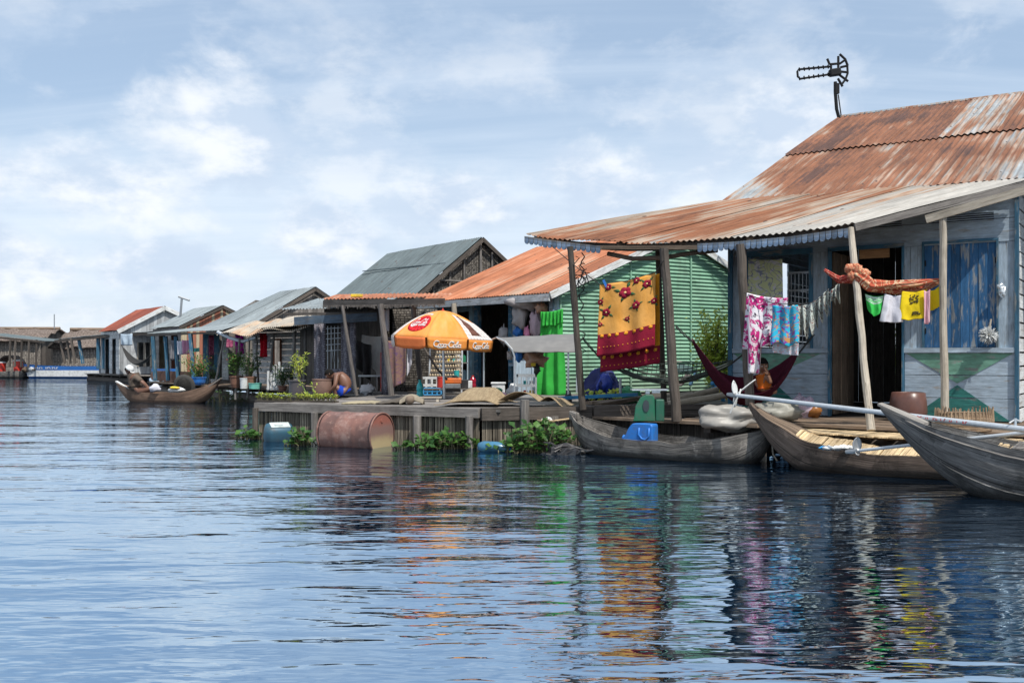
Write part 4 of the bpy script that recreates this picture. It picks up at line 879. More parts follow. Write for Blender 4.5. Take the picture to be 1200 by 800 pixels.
# ------------------------------------------------------------------ boats
def boat(name, label, P0, P1, hw, z0, z1, zm, mat, keel=-.12, p=2.6, wp=.75, th=.028, inner=.05, end0=.05, end1=.05, k0=.72, k1=.72, group=None, warp=.012, cat='boat', NU=44, rimmat=None):
    P0 = V((P0[0], P0[1], 0)); P1 = V((P1[0], P1[1], 0)); d = (P1-P0).normalized(); nrm = V((-d.y, d.x, 0)); seed = random.random()*30
    t = thing(name, label, cat, ((P0+P1)/2).to_tuple(), group)
    def wd(u): e = abs(2*u-1); return max(end0 if u < .5 else end1, hw*(max(0, 1-e**p))**wp)
    def zg(u): e = abs(2*u-1); zt = z0 if u < .5 else z1; return zm+(zt-zm)*e**2.6+warp*mnoise.noise(V((u*9+seed, 0, 0)))*2
    def zk(u):
        e = abs(2*u-1); k = k0 if u < .5 else k1; zt = (z0 if u < .5 else z1)-.05
        return keel if e < 1-k+.0001 else keel+(zt-keel)*((e-(1-k))/k)**2.3
    def sec(u, v, off=0):
        w_ = max(.004, wd(u)-off); a = math.pi*v; cx_ = -math.copysign(abs(math.cos(a))**.8, math.cos(a)); h = zg(u)-zk(u)-(inner if off else 0)
        h = max(.01, h); zz_ = zg(u)-h*(max(0, math.sin(a)))**.62
        n_ = mnoise.noise(V((u*7+seed, v*4, off*3)))*warp
        return P0+(P1-P0)*u+nrm*(cx_*w_*(1-.0*v)+n_)+V((0, 0, zz_))
    m = MB(); Lb = (P1-P0).length
    m.grid(lambda u, v: sec(u, v), NU, 14, lambda u, v: (u*Lb+seed, v*hw*3), (.5, .5))
    u0, u1 = .035, .965
    m.grid(lambda u, v: sec(u0+(u1-u0)*u, 1-v, th), NU, 14, lambda u, v: (u*Lb+seed+4, v*hw*3), (.4, .5))
    for side in (0, 1):                                            # gunwale top
        m.grid(lambda u, v: lerp(sec(u, side), sec(u0+(u1-u0)*u, side, th), v)+V((0, 0, .006)), NU, 1, lambda u, v: (u*Lb+seed, v*.05+9), (.85, .5))
    for ue in (0, 1):
        m.grid(lambda u, v: lerp(sec(ue, 1-u if ue == 0 else u), sec(u0 if ue == 0 else u1, 1-u if ue == 0 else u, th), v) if 0 else sec(ue, (1-u) if ue else u)*(1-v)+(P0+(P1-P0)*ue+V((0, 0, zg(ue))))*v, 14, 1, lambda u, v: (u, v), (.6, .5))
    m.build('hull', mat, t, smooth=True)
    t_ = dict(P0=P0, P1=P1, d=d, n=nrm, wd=wd, zg=zg, zk=zk, sec=sec, L=Lb)
    return t, t_
b1, B1 = boat('dugout_boat', 'empty silvered dugout boat with a blue jerrycan lying inside', at(671, 416, 12.6), at(909, 416, 10.98), .43, .46, .44, .205, HULL, warp=.016, end0=.055, end1=.06, k0=.42, k1=.34, p=3.2)
m = MB(); a = B1['P0']; m.hexa([a+B1['n']*-.045+B1['d']*-.03+V((0, 0, .38)), a+B1['n']*.045+B1['d']*-.03+V((0, 0, .38)), a+B1['n']*.04+B1['d']*-.03+V((0, 0, .50)), a+B1['n']*-.04+B1['d']*-.03+V((0, 0, .50)),
    a+B1['n']*-.05+B1['d']*.08+V((0, 0, .38)), a+B1['n']*.05+B1['d']*.08+V((0, 0, .38)), a+B1['n']*.045+B1['d']*.08+V((0, 0, .47)), a+B1['n']*-.045+B1['d']*.08+V((0, 0, .47))]); m.build('bow_post', HULL, b1, bevel=.012)
for u in (.2, .38, .62, .8):
    m = MB(); m.tube([B1['sec'](u, v, .035)+V((0, 0, .0)) for v in (.08, .2, .35, .5, .65, .8, .92)], .014, 6); m.build('rib', W_GREY, b1)
for k in (-1, 0, 1):
    m = MB(); c0 = B1['P0']+B1['d']*B1['L']*.25+B1['n']*k*.13; c1 = B1['P0']+B1['d']*B1['L']*.8+B1['n']*k*.13; m.beam(c0+V((0, 0, .045)), c1+V((0, 0, .045)), .12, .02); m.build('floorboard', W_BROWN, b1)
M2 = at(1062, 416, 10.15); d2 = n2((.85, -.50))
b2, B2 = boat('bamboo_deck_boat', 'long brown boat decked with split bamboo slats beside the blue house', M2-d2*1.62, M2+d2*1.75, .50, .66, .45, .215, HULL_B, warp=.02, end0=.04, k0=.55, k1=.5, p=2.4, wp=.8)
def slats(B, u0, u1, z, par, mat, gap=1.08, w0=.018, w1=.04, lift=0, lm=.94):
    m = MB(); s = u0*B['L']
    while s < u1*B['L']:
        w_ = random.uniform(w0, w1); u = s/B['L']; h = (B['wd'](u)-.03)*lm; c = B['P0']+B['d']*s; zz_ = z(u)+random.uniform(-.004, .008); sk = B['d']*random.uniform(-.02, .02)
        m.beam(c-B['n']*h*random.uniform(.9, 1)+V((0, 0, zz_)), c+V((0, 0, zz_+lift)), w_, .014, rn=(random.random(), 0)); m.beam(c+V((0, 0, zz_+lift)), c+B['n']*h*random.uniform(.9, 1)+sk+V((0, 0, zz_)), w_, .014, rn=(random.random(), 0)); s += w_*gap
    return m.build('slat_deck', mat, par)
slats(B2, .17, .80, lambda u: B2['zg'](u)-.012, b2, W_BAMBOO, lift=.05)
m = MB()
for k in range(5):
    def bd(u, v, k=k):
        uu = .025+.155*u; h = B2['wd'](uu)-.012; y_ = -h+2*h*(k+.03+.94*v)/5
        return B2['P0']+B2['d']*B2['L']*uu+B2['n']*y_+V((0, 0, B2['zg'](uu)-.004+.003*(k % 2)))
    m.grid(bd, 8, 1, lambda u, v, k=k: (u*.6+k*3, v*.1+k), (random.random(), 0))
m.build('stern_boards', W_BROWN, b2, solid=.014)
T3 = at(1036, 416, 9.05); d3 = n2((.85, -.53))
b3, B3 = boat('grey_plank_boat', 'grey tarred plank boat with tall blunt bow at the right edge', T3, T3+d3*4.3, .46, .74, .6, .375, HULL_D, warp=.01, end0=.15, k0=.62, k1=.4, p=2.6, wp=.8, keel=-.14, inner=.09)
slats(B3, .22, .75, lambda u: B3['zg'](u)-.045, b3, W_BAMBOO, lm=.9)
m = MB(); nrm = B3['n']
a = B3['P0']; hw_ = .12
m.hexa([a-nrm*.10+B3['d']*-.035+V((0, 0, .745)), a+nrm*.10+B3['d']*-.035+V((0, 0, .745)), a+nrm*.10+B3['d']*-.035+V((0, 0, .765)), a-nrm*.10+B3['d']*-.035+V((0, 0, .765)),
        a-nrm*.20+B3['d']*.36+V((0, 0, .575)), a+nrm*.20+B3['d']*.36+V((0, 0, .575)), a+nrm*.20+B3['d']*.36+V((0, 0, .60)), a-nrm*.20+B3['d']*.36+V((0, 0, .60))]); m.build('bow_deck', wood('bow_plank', (.26, .24, .22), (.38, .36, .33), (.07, .06, .055)), b3)
for sd_ in (0, 1):
    m = MB(); pts = [B3['sec'](u, .015 if sd_ == 0 else .985)+V((0, 0, .012)) for u in [.05+.9*i/24 for i in range(25)]]; m.tube(pts, .010, 6); m.build('gunwale_strip', W_GREY, b3)
m = MB(); pts = [B3['sec'](u, .17)+nrm*-.012 for u in [.10+.85*i/24 for i in range(25)]]; m.tube(pts, .008, 6); m.build('strake', HULL_D, b3); m = MB(); pts = [B3['sec'](u, .83)+nrm*.010 for u in [.10+.85*i/24 for i in range(25)]]; m.tube(pts, .008, 6); m.build('strake', HULL_D, b3)
for s_ in (.26, .40):
    c = B3['P0']+B3['d']*B3['L']*s_; h = B3['wd'](s_)*.95; m = MB(); m.beam(c-nrm*h+V((0, 0, B3['zg'](s_)-.01)), c+nrm*h+V((0, 0, B3['zg'](s_)-.01)), .09, .05); m.build('thwart', W_GREY, b3)
m = MB(); c = B3['sec'](.155, .80); m.tube([c+nrm*.02+V((0, 0, .12)), B3['sec'](.16, .72)+nrm*.02, B3['sec'](.163, .65)+nrm*.02+V((0, 0, -.03))], .012, 6); m.build('red_paint_drip', plain('red_paint', (.35, .02, .02), .5), b3)
# long-tail shafts
def shaft(label, a, b, r0, r1, blades, letters=False):
    a, b = V(a), V(b); t = thing('propeller_shaft', label, 'boat shaft', a); m = MB(); m.tube([lerp(a, b, k/8) for k in range(9)], [lerp(r0, r1, k/8) for k in range(9)], 12); m.build('tube', PIPE, t)
    d = (b-a).normalized(); m = MB(); m.lathe([(.0, -.12), (.018, -.11), (.026, -.05), (.026, .02), (.018, .03)], a, 12, d); pr_ = m.build('hub', STEEL, t)
    for bl in blades:
        m = MB(); m.grid(lambda u, v: a+V(bl[0])*(v)+V(bl[1])*((u-.5)*math.sin(math.pi*min(1, v*.9+.1))**.7)+V((0, .012*math.sin(u*3), 0)), 6, 8); m.build('blade', PL_WHITE if letters else STEEL, pr_, smooth=True, solid=.008)
    if letters:
        m = MB(); e = d.cross(V((0, 1, 0))).normalized(); e = -e if e.z < 0 else e; side = V((0, -1, 0)); side = (side-d*side.dot(d)).normalized(); s = .56*(b-a).length; random.seed(21)
        while s < .74*(b-a).length:
            c = a+d*s+side*(lerp(r0, r1, s/(b-a).length)+.0015); h_ = .011*random.uniform(.7, 1)
            m.beam(c-e*h_, c+e*h_+d*random.uniform(-.006, .008), .006, .002, side); 
            if random.random() < .6: m.beam(c+e*h_*random.choice((-1, 0, 1)), c+e*h_*random.choice((-1, 0, 1))+d*.016, .005, .002, side)
            s += random.choice((.022, .026, .05))
        m.build('lettering', plain('faded_red_ink', (.55, .06, .05), .6), t)
    return t
k9 = 10.55/F
sh1 = shaft('long pale motor shaft with white propeller crossing above the bow', at(862, 463, 10.75), at(1262, 510.5, 8.0), .022, .029, [((-.02, 0, .16), (.07, .05, 0)), ((.23, .05, .17), (.07, .0, .07)), ((-.0, .03, -.13), (.05, .04, 0))], True)
m = MB(); c = at(1190, 494, 8.4); m.tube([c+V((-.05, 0, -.01)), c+V((0, 0, .02)), c+V((.05, 0, .0))], .008, 6); m.tube([c+V((0, 0, -.03)), c+V((0, 0, .03))], .012, 6); m.build('valve', ALU, sh1)
m = MB(); c = at(866, 460, 10.72); m.tube([c+V((.02, 0, .04)), c+V((.0, -.02, -.02)), c+V((-.05, 0, -.12)), c+V((-.09, .02, -.22))], .008, 6); m.build('tie_string', STRING_W, sh1)
shaft('thin grey shaft with a small fin lying on the bamboo slats', at(1004, 528, 9.55), at(1235, 503.5, 8.35), .015, .020, [((.02, .02, .13), (.09, 0, -.02)), ((.0, -.05, -.04), (.05, .03, 0))])
# blue jerrycan, in the dugout
def jerry(name, label, c, rz, s, mat, tilt=(0, 0, 0), cat='jerrycan'):
    t = thing(name, label, cat, c); Rm = Matrix.Rotation(rz, 4, 'Z') @ Matrix.Rotation(tilt[0], 4, 'X') @ Matrix.Rotation(tilt[1], 4, 'Y'); w_, d_, h_ = s
    def fn(u, v):                                                  # rounded box, shoulders sloping to the neck
        a = 2*math.pi*u; ca, sa = math.cos(a), math.sin(a); q = (abs(ca)**5+abs(sa)**5)**(-1/5)
        prof = [(0, 0), (.92, 0), (1, .05), (1, .35), (.985, .6), (1, .74), (.9, .84), (.55, .93), (0, .95)]; f = v*(len(prof)-1); i = min(int(f), len(prof)-2); r_, z_ = lerp(V((*prof[i], 0)), V((*prof[i+1], 0)), f-i).xy
        rib = 1-.02*(abs(math.sin(z_*18)) > .9)
        return V(c)+(Rm @ V((ca*q*w_/2*r_*rib, sa*q*d_/2*r_*rib, z_*h_)))
    m = MB(); m.grid(fn, 28, 24, wrap=True); m.build('body', mat, t, smooth=True)
    m = MB(); m.tube([V(c)+(Rm @ V(q)) for q in ((-w_*.32, 0, h_*.86), (-w_*.28, 0, h_*1.02), (-.0, 0, h_*1.06), (w_*.16, 0, h_*1.0), (w_*.2, 0, h_*.9))], .013, 8); m.build('handle', mat, t, smooth=True)
    m = MB(); ax = (Rm @ V((0, 0, 1))); m.lathe([(.03, -.02), (.03, .02), (.034, .02), (.034, .05), (.02, .055), (0, .055)], V(c)+(Rm @ V((w_*.33, 0, h_*.88))), 14, ax); m.build('cap', PL_BLUE if mat != PL_BLUE else PL_BLUE, t)
    return t
cJ = at(751, 520, 11.82)
t = thing('jerrycan', 'blue plastic jerrycan lying in the silvered dugout', 'jerrycan', cJ)
def jf(off=0):
    # side outline of the can in picture: spout low on the left, hollow handle on top right
    o = [(-.21, .02), (-.21, .05), (-.17, .10), (-.12, .20), (-.08, .245), (.04, .25), (.18, .245), (.19, .22), (.19, .04), (.17, .0), (-.17, .0)]
    return o
cu = n2((.87, -.5)); cn = V((cu.y, -cu.x, 0)); cn = cn if cn.y < 0 else -cn
o = jf(); m = MB(); N = len(o); rings = []
for off, k in ((-.10, .86), (-.085, .97), (-.03, 1), (.03, 1), (.085, .97), (.10, .86)):
    rings.append([cJ+cu*(x*k)+cn*off+V((0, 0, .125+(z-.125)*k)) for x, z in o])
base = 0
for r_ in rings: m.v += r_
for i in range(len(rings)-1):
    for j in range(N): j2 = (j+1) % N; m.face((i*N+j, i*N+j2, (i+1)*N+j2, (i+1)*N+j))
m.face(range(N)); m.face(list(range((len(rings)-1)*N, len(rings)*N))[::-1]); m.build('body', PL_BLUE, t, smooth=False, bevel=.012)
m = MB(); m.tube([cJ+cn*.10+cu*x+V((0, 0, z)) for x, z in ((.02, .20), (.01, .12), (.05, .07), (.10, .06), (.14, .10), (.145, .20))], .014, 8); m.build('handle', PL_BLUE, t, smooth=True)
m = MB(); m.lathe([(.034, -.01), (.034, .035), (.02, .04), (0, .04)], cJ+cu*-.195+V((0, 0, .06)), 14, (-cu+V((0, 0, .3)))); m.build('cap', PL_BLUE, t)
# green weighing scale on the ledge
cS = at(759, 492, 12.2); cS.z = .392
t = thing('weighing_scale', 'green shop scale with oval dial on the plank ledge', 'scale', cS)
sc_o = [(-.19, 0), (-.175, .05), (-.16, .18), (-.10, .29), (-.03, .33), (.05, .33), (.075, .29), (.085, 0)]
m = MB(); A = [cS+V((x, -.07, z)) for x, z in sc_o]; B = [cS+V((x*.95+.02, .10, z)) for x, z in sc_o]; n = len(A); m.v += A+B; m.face(range(n)); m.face(list(range(n, 2*n))[::-1])
for i in range(n): j = (i+1) % n; m.face((j, i, n+i, n+j))
m.build('body', plast('scale_green', (.015, .13, .07), .5), t, bevel=.012)
m = MB(); m.box(cS+V((.135, .015, .135)), (.11, .17, .27), rz=.1); m.build('side_box', plast('scale_green_side', (.015, .10, .06), .5), t, bevel=.015)
m = MB(); m.lathe([(.055, 0), (.055, .012), (.0, .013)], (0, 0, 0), 24, (0, -1, 0)); m.v = [V((v.x*.72, v.y, v.z*1.35))+cS+V((-.03, -.07, .19)) for v in m.v]; m.build('dial', plain('dial_glass', (.035, .045, .05), .15, dirt=.3), t)
m = MB(); m.beam(cS+V((0, .02, .31)), cS+V((0, .02, .37)), .05, .05, (0, 1, 0)); m.box(cS+V((.02, .02, .385)), (.44, .22, .015)); m.box(cS+V((.10, .0, .36)), (.10, .05, .03)); m.build('tray', ALU, t)
# floating drum
dA, dB = flo(368, 521, 0), flo(440, 523, 0); da = n2((.83, -.56)); c0 = at(385, 503, 13.35); c0.z = .165; c1 = c0+n2((.90, -.44))*.86
t = thing('oil_drum', 'rusted oil drum floating on its side against the dock skirt', 'drum', c0)
ax = (c1-c0).normalized(); L = (c1-c0).length; rr = .285
m = MB(); prof = [(rr-.01, 0), (rr+.004, .004), (rr+.004, .018), (rr-.004, .03)]
for k in range(1, 30):
    z = L*k/30; r_ = rr-.004
    for q in (.34, .66): r_ += .012*math.exp(-((z/L-q)/.018)**2)
    prof.append((r_, z))
prof += [(rr-.004, L-.03), (rr+.006, L-.018), (rr+.006, L), (rr-.008, L)]; m.lathe(prof[0:], c0, 40, ax); m.f.pop(); m.uv.pop(); m.rn.pop(); m.mi.pop(); m.build('body', DRUM, t, smooth=True)
m = MB(); m.lathe([(rr-.006, L-.012), (rr-.02, L-.016), (0, L-.016)], c0, 40, ax); m.build('end_plate', DRUM_END, t)
m = MB(); e1_ = ax.cross(V((0, 0, 1))).normalized(); m.lathe([(.028, 0), (.028, .012), (0, .012)], c0+ax*(L-.016)+V((0, 0, .18)), 12, ax); m.build('bung', DRUM_END, t)
# small floats
c = flo(325, 516, 0); c.z = -.04
t = thing('float_can', 'blue and white plastic can floating at the left dock corner', 'float', c)
m = MB(); m.box((0, 0, .15), (.40, .26, .29)); q = Matrix.Rotation(.5, 4, 'Z') @ Matrix.Rotation(.45, 4, 'X'); m.v = [c+(q @ v) for v in m.v]; fb_o = m.build('body', plain('blue_white_plastic', (.03, .10, .15), .55, 0, .7), t, bevel=.075, smooth=True)
m = MB(); m.box((0, 0, .296), (.27, .14, .012)); m.box((-.02, 0, .305), (.12, .05, .014)); m.v = [c+(q @ v) for v in m.v]; m.build('top_face', plain('weathered_white', (.50, .56, .55), .6, 0, .6), t, bevel=.004)
c = flo(578, 529, 0); c.z = .03
t = thing('float_bottle', 'half sunk blue bottle float beside the water plants', 'float', c)
m = MB(); m.lathe([(0, -.2), (.05, -.19), (.075, -.13), (.078, .05), (.06, .13), (.03, .18), (.028, .22), (0, .225)], c+V((0, 0, .02)), 20, (1, -.25, -.04)); m.build('body', plain('blue_wet_plastic', (.05, .18, .30), .3, 0, .5), t, smooth=True)
m = MB(); m.lathe([(.034, .2), (.034, .235), (0, .24)], c+V((0, 0, .02)), 14, (1, -.25, -.04)); m.build('cap', PL_BLUE, t)
# ------------------------------------------------------------------ plants
def water_plant(label, c, rx, ry, n, hmax, mat=LEAF_W, grp='water hyacinths by the docks'):
    t = thing('water_hyacinth', label, 'water plant', c, grp); m = MB(); st = MB(); c = V(c)
    for i_ in range(n):
        a = random.random()*6.28; r_ = math.sqrt(random.random())*(1.0 if i_ % 4 else 1.45); p = c+V((math.cos(a)*rx*r_, math.sin(a)*ry*r_, 0)); h = max(.03, hmax*random.uniform(.12, 1.1)*(1-.5*r_*r_)); tip = p+V((random.uniform(-.07, .07), random.uniform(-.09, .05), h))
        st.tube([p, lerp(p, tip, .6)+V((0, 0, .01)), tip], [.008, .006, .004], 4, False)
        d = V((random.uniform(-1, 1), random.uniform(-1, .6), random.uniform(-.1, .8))); L = random.uniform(.04, .115)
        m.leaf(tip, d, (random.uniform(-.4, .4), -.5, 1), L, L*.95)
        if random.random() < .5: m.leaf(tip-V((0, 0, h*.4)), V((random.uniform(-1, 1), -.5, .1)), (0, 0, 1), L*.9, L*.8)
    dm = MB()
    for _ in range(n//7):
        a = random.random()*6.28; r_ = random.random()*1.35; p = c+V((math.cos(a)*rx*r_, math.sin(a)*ry*r_, random.uniform(.005, .05))); dm.leaf(p, V((random.uniform(-1, 1), random.uniform(-1, 1), .1)), (0, 0, 1), random.uniform(.05, .11), .035)
    dm.build('dead_leaves', plain('dead_leaf', (.14, .09, .045), .9), t)
    m.build('leaves', mat, t); st.build('stems', STEM, t); return t
water_plant('low mat of water hyacinth between the oil drum and the bottle float', flo(520, 525, 0), .44, .16, 210, .20)
water_plant('tall water hyacinth clump left of the silvered dugout', flo(632, 529, 0), .42, .22, 380, .36)
water_plant('small bright sprigs of water weed between float can and drum', flo(353, 521, 0), .16, .12, 60, .24)
water_plant('sprigs of water weed at the outer corner of the long dock', flo(293, 514, 0), .14, .12, 40, .16)
c = flo(664, 532, 0); t = thing('debris_clump', 'dark tangled roots and rubbish beside the dugout bow', 'debris', c); m = MB()
for _ in range(46):
    p = c+V((random.uniform(-.26, .26), random.uniform(-.15, .15), random.uniform(-.02, .08))); q = p+V((random.uniform(-.2, .2), random.uniform(-.1, .1), random.uniform(-.05, .10))); m.tube([p, lerp(p, q, .5)+V((0, 0, random.uniform(-.02, .05))), q], [.014, .012, .006], 5)
m.blob(c+V((0, .05, .0)), .2, 8, (1.2, .8, .5), .5); m.build('roots', PL_BLACK, t)
t = thing('offering_bowl', 'wooden scoop holding pale scraps above the hyacinth', 'bowl', at(641, 494, 12.95)); c = at(641, 492, 12.95)
m = MB(); m.lathe([(.0, -.06), (.06, -.055), (.13, 0), (.125, .004), (.055, -.045), (0, -.05)], c, 20, (0, 0, 1)); m.build('bowl', W_BAMBOO, t, smooth=True)
m = MB()
for _ in range(14): m.blob(c+V((random.uniform(-.06, .06), random.uniform(-.04, .04), random.uniform(-.01, .025))), .018, 4, nz=.4)
m.build('scraps', PL_WHITE, t); m = MB(); m.tube([c+V((.1, 0, -.01)), c+V((.3, .1, .01))], .012, 6); m.build('handle', W_BAMBOO, t)
def bush(name, label, c, rx, rz_, n, mat, leafl=(.03, .06), stems=7, trunk_h=None, flowers=0, group=None, cat='plant', narrow=.4, par=None, clump=1.0):
    c = V(c); t = par or thing(name, label, cat, c, group); m = MB(); st = MB(); cc = c+V((0, 0, rz_)); tips = []
    for k in range(stems):
        a = k/stems*6.28+random.random(); e = cc+V((math.cos(a)*rx*random.uniform(.3, .9), math.sin(a)*rx*random.uniform(.3, .9), rz_*random.uniform(-.1, .85))); mid = lerp(c, e, .5)+V((0, 0, rz_*.15)); st.tube([c, mid, e], [.014, .009, .004], 5, False); tips += [lerp(mid, e, q) for q in (.0, .4, .8, 1)]+[lerp(c, mid, .75)]
    for _ in range(n):
        tp = random.choice(tips); p = tp+V((random.gauss(0, 1), random.gauss(0, 1), random.gauss(0, 1)))*rx*.27*clump; L = random.uniform(*leafl)
        m.leaf(p, V((random.uniform(-1, 1), random.uniform(-1, 1), random.uniform(-.5, .9))), (random.uniform(-.5, .5), random.uniform(-1, .2), 1), L, L*narrow)
    m.build('leaves', mat, t); st.build('stems', STEM, t)
    if flowers:
        m = MB()
        for _ in range(flowers):
            tp = random.choice(tips); p = tp+V((random.gauss(0, 1), random.gauss(0, 1), abs(random.gauss(0, 1))))*rx*.3; m.blob(p, .016, 4, nz=.4)
        m.build('flowers', FLOWER, t)
    return t
g0 = at(838, 462, 15.6)
bush('shrub', 'yellow-green leafy shrub between the green wall and the blue house', (g0.x, g0.y, .5), .30, .72, 2600, LEAF_Y, (.05, .09), 22, narrow=.55, clump=1.15, cat='shrub')
bp = at(1052, 400, 19.5); bush('shrub', 'yellow-green bush glimpsed through the dark doorway', (bp.x, bp.y, .3), .6, .9, 700, LEAF_Y, (.08, .14), 9, narrow=.5, cat='shrub')
bp = at(921, 400, 17.6); bush('shrub', 'yellow-green bush glimpsed through the barred window', (bp.x, bp.y, .3), .3, .85, 260, LEAF_Y, (.08, .14), 9, narrow=.5, cat='shrub')
def pot(par, c, r, h, mat, prof=None):
    m = MB(); m.lathe(prof or [(r*.72, 0), (r*.9, h*.3), (r, h*.8), (r*1.08, h*.9), (r*1.08, h), (r*.92, h), (r*.9, h*.85), (0, h*.82)], c, 24); return m.build('pot', mat, par, smooth=False, bevel=.004)
CLAY = plain('clay', (.23, .12, .085), .8, 0, .4, (.08, .06, .05), 8, .2); CLAY_G = plain('grey_glazed_pot', (.085, .075, .08), .5, 0, .4, (.03, .03, .03), 8, .4); MUD = plain('brown_pot', (.20, .125, .10), .75, 0, .4, (.07, .05, .04), 8, .2)
for (px, py, d, r, h, pm, rx, rz_, n, mt, fl, lab, lf, sp) in (
    (232, 448, 28.2, .22, .22, PL_BLUE, .38, .30, 700, LEAF, 60, 'flowering bush in a blue tub on the deck', (.05, .09), 10),
    (277, 463, 25.0, .16, .30, CLAY, .30, .42, 600, LEAF, 12, 'loose green bush in a round clay pot beside the boat prow', (.05, .10), 10),
    (293, 463, 24.2, .15, .30, CLAY, .26, .34, 380, LEAF_D, 0, 'dark leaved bush in a clay pot below the red cloth', (.05, .10), 9),
    (252, 446, 28.9, .12, .14, PL_WHITE, .2, .16, 200, LEAF_D, 0, 'small dark plant in a white pot near the blue door', (.05, .09), 8),
    (331, 463, 22.8, .10, .12, CLAY, .24, .24, 260, LEAF_D, 0, 'spiky dark plant in front of the dark doorway', (.10, .18), 8)):
    zf = .38 if px > 260 else .36; c = at(px, py, d); c.z = zf; t = thing('potted_plant', lab, 'potted plant', c, 'potted plants on the decks'); pot(t, c, r, h, pm); bush('', '', c+V((0, 0, h*.8)), rx, rz_, n, mt, lf, sp, flowers=fl, par=t, narrow=.45 if lf[1] < .12 else .15)
c = at(348, 470, 16.3); c.z = .502; t = thing('potted_plant', 'spindly young plant in a dark tall jar on the dock', 'potted plant', c, 'potted plants on the decks'); pot(t, c, .13, .29, CLAY_G, [(.115, 0), (.125, .1), (.13, .26), (.145, .27), (.145, .29), (.12, .29), (.11, .2), (0, .19)])
bush('', '', c+V((.04, 0, .25)), .13, .26, 150, LEAF_Y, (.06, .12), 6, par=t, narrow=.22)
c = at(377, 468, 16.0); c.z = .502; t = thing('water_jar', 'empty round brown clay jar beside the crouching person', 'jar', c); m = MB(); m.lathe([(.12, 0), (.155, .08), (.165, .2), (.155, .28), (.15, .30), (.14, .30), (.14, .2), (.1, .05), (0, .04)], c, 28); m.build('body', MUD, t, smooth=True); m = MB(); m.lathe([(.145, .29), (.16, .295), (.16, .315), (.14, .315)], c, 28); m.build('rim', MUD, t)
for (px, py, n, w_, lab) in ((322, 469.5, 110, .3, 'row of light green seedlings along the dock edge at its outer corner'), (370, 470, 160, .35, 'light green seedlings on the dock edge before the brown jar')):
    c = flo(px, py+1.2, .5); t = thing('seedling_tray', lab, 'seedlings', c); m = MB(); m.box(c+V((0, 0, .012)), (w_*2, .16, .025), rz=-.38); m.build('tray', W_DARK, t); m = MB(); st = MB()
    for _ in range(n):
        s = random.uniform(-w_, w_); p = c+V((math.cos(-.38)*s, math.sin(-.38)*s+random.uniform(-.07, .07), .02)); h = random.uniform(.03, .10); tip = p+V((random.uniform(-.03, .03), 0, h)); st.tube([p, tip], .003, 4, False)
        for _q in range(3): m.leaf(tip, V((random.uniform(-1, 1), random.uniform(-1, 1), random.uniform(0, .8))), (0, 0, 1), random.uniform(.025, .05), .022)
    m.build('leaves', LEAF_Y, t); st.build('stems', STEM, t)
c = flo(366, 471, .5)+V((0, .02, 0)); t = thing('seedling', 'thin yellow-green branch leaning up from the dock edge', 'plant', c); m = MB(); st = MB(); pts = [c, c+V((-.08, 0, .10)), c+V((-.16, 0, .26)), c+V((-.22, 0, .36))]; st.tube(pts, [.009, .008, .006, .003], 6); pts2 = [c, c+V((.02, 0, .14)), c+V((.0, 0, .24))]; st.tube(pts2, [.008, .006, .003], 6)
for pp in pts[1:]+pts2[1:]:
    for _ in range(7): m.leaf(pp+V((random.gauss(0, .02), random.gauss(0, .02), random.gauss(0, .02))), V((random.uniform(-1, 1), random.uniform(-1, 1), random.uniform(-.2, .8))), (0, -.4, 1), random.uniform(.04, .08), .02)
m.build('leaves', LEAF_Y, t); st.build('stem', plain('green_stem', (.20, .30, .06), .6), t)
# pumpkin plant on the back deck by the blue plank
c = at(703, 466, 14.6); c.z = .5; t = thing('creeping_plant', 'low creeping plant with yellow flower behind the dark post', 'plant', c); m = MB(); st = MB()
for _ in range(60):
    p = c+V((random.uniform(-.28, .28), random.uniform(-.15, .15), random.uniform(.02, .17))); L = random.uniform(.06, .11); m.leaf(p, V((random.uniform(-1, 1), random.uniform(-1, .3), random.uniform(-.1, .6))), (0, -.7, 1), L, L*.9)
for _ in range(10): p = c+V((random.uniform(-.25, .25), random.uniform(-.1, .1), 0)); st.tube([p, p+V((random.uniform(-.1, .1), 0, .12))], .006, 5)
m.build('leaves', LEAF_Y, t); st.build('stems', STEM, t); m = MB()
for k in range(6): m.leaf(c+V((.0, -.16, .10)), V((math.cos(k*1.05), -.5, math.sin(k*1.05))), (0, -1, 0), .06, .05)
m.build('flower', PL_YEL, t)
# ------------------------------------------------------------------ laundry
def cloth_fn(TL, TR, h, amp=.025, fr=5, lean=(0, 0, 0), taper=1.0, sag=.02, seed=None, bot=None, hem=.012):
    TL, TR = V(TL), V(TR); L = (TR-TL).length; d = (TR-TL).normalized(); o = V((d.y, -d.x, 0)).normalized(); o = o if o.y < 0 else -o; seed = random.random()*30 if seed is None else seed; lean = V(lean)
    def f(u, v, off=0):
        x = lerp(u, .5+(u-.5)*taper, v); hh = h if bot is None else h*bot(u)
        p = TL+(TR-TL)*x-V((0, 0, 1))*(hh*v)-V((0, 0, sag*math.sin(math.pi*u)))*(1-v*.5)+lean*v
        w_ = amp*math.sin(u*fr*6.283+seed+1.2*mnoise.noise(V((u*3, v*2, seed))))*(.35+.65*v)+amp*.8*mnoise.noise(V((u*L*4, v*h*3, seed)))
        return p+o*(w_+off)+V((0, 0, hem*mnoise.noise(V((u*4, 0, seed)))*v))
    return f, L, o
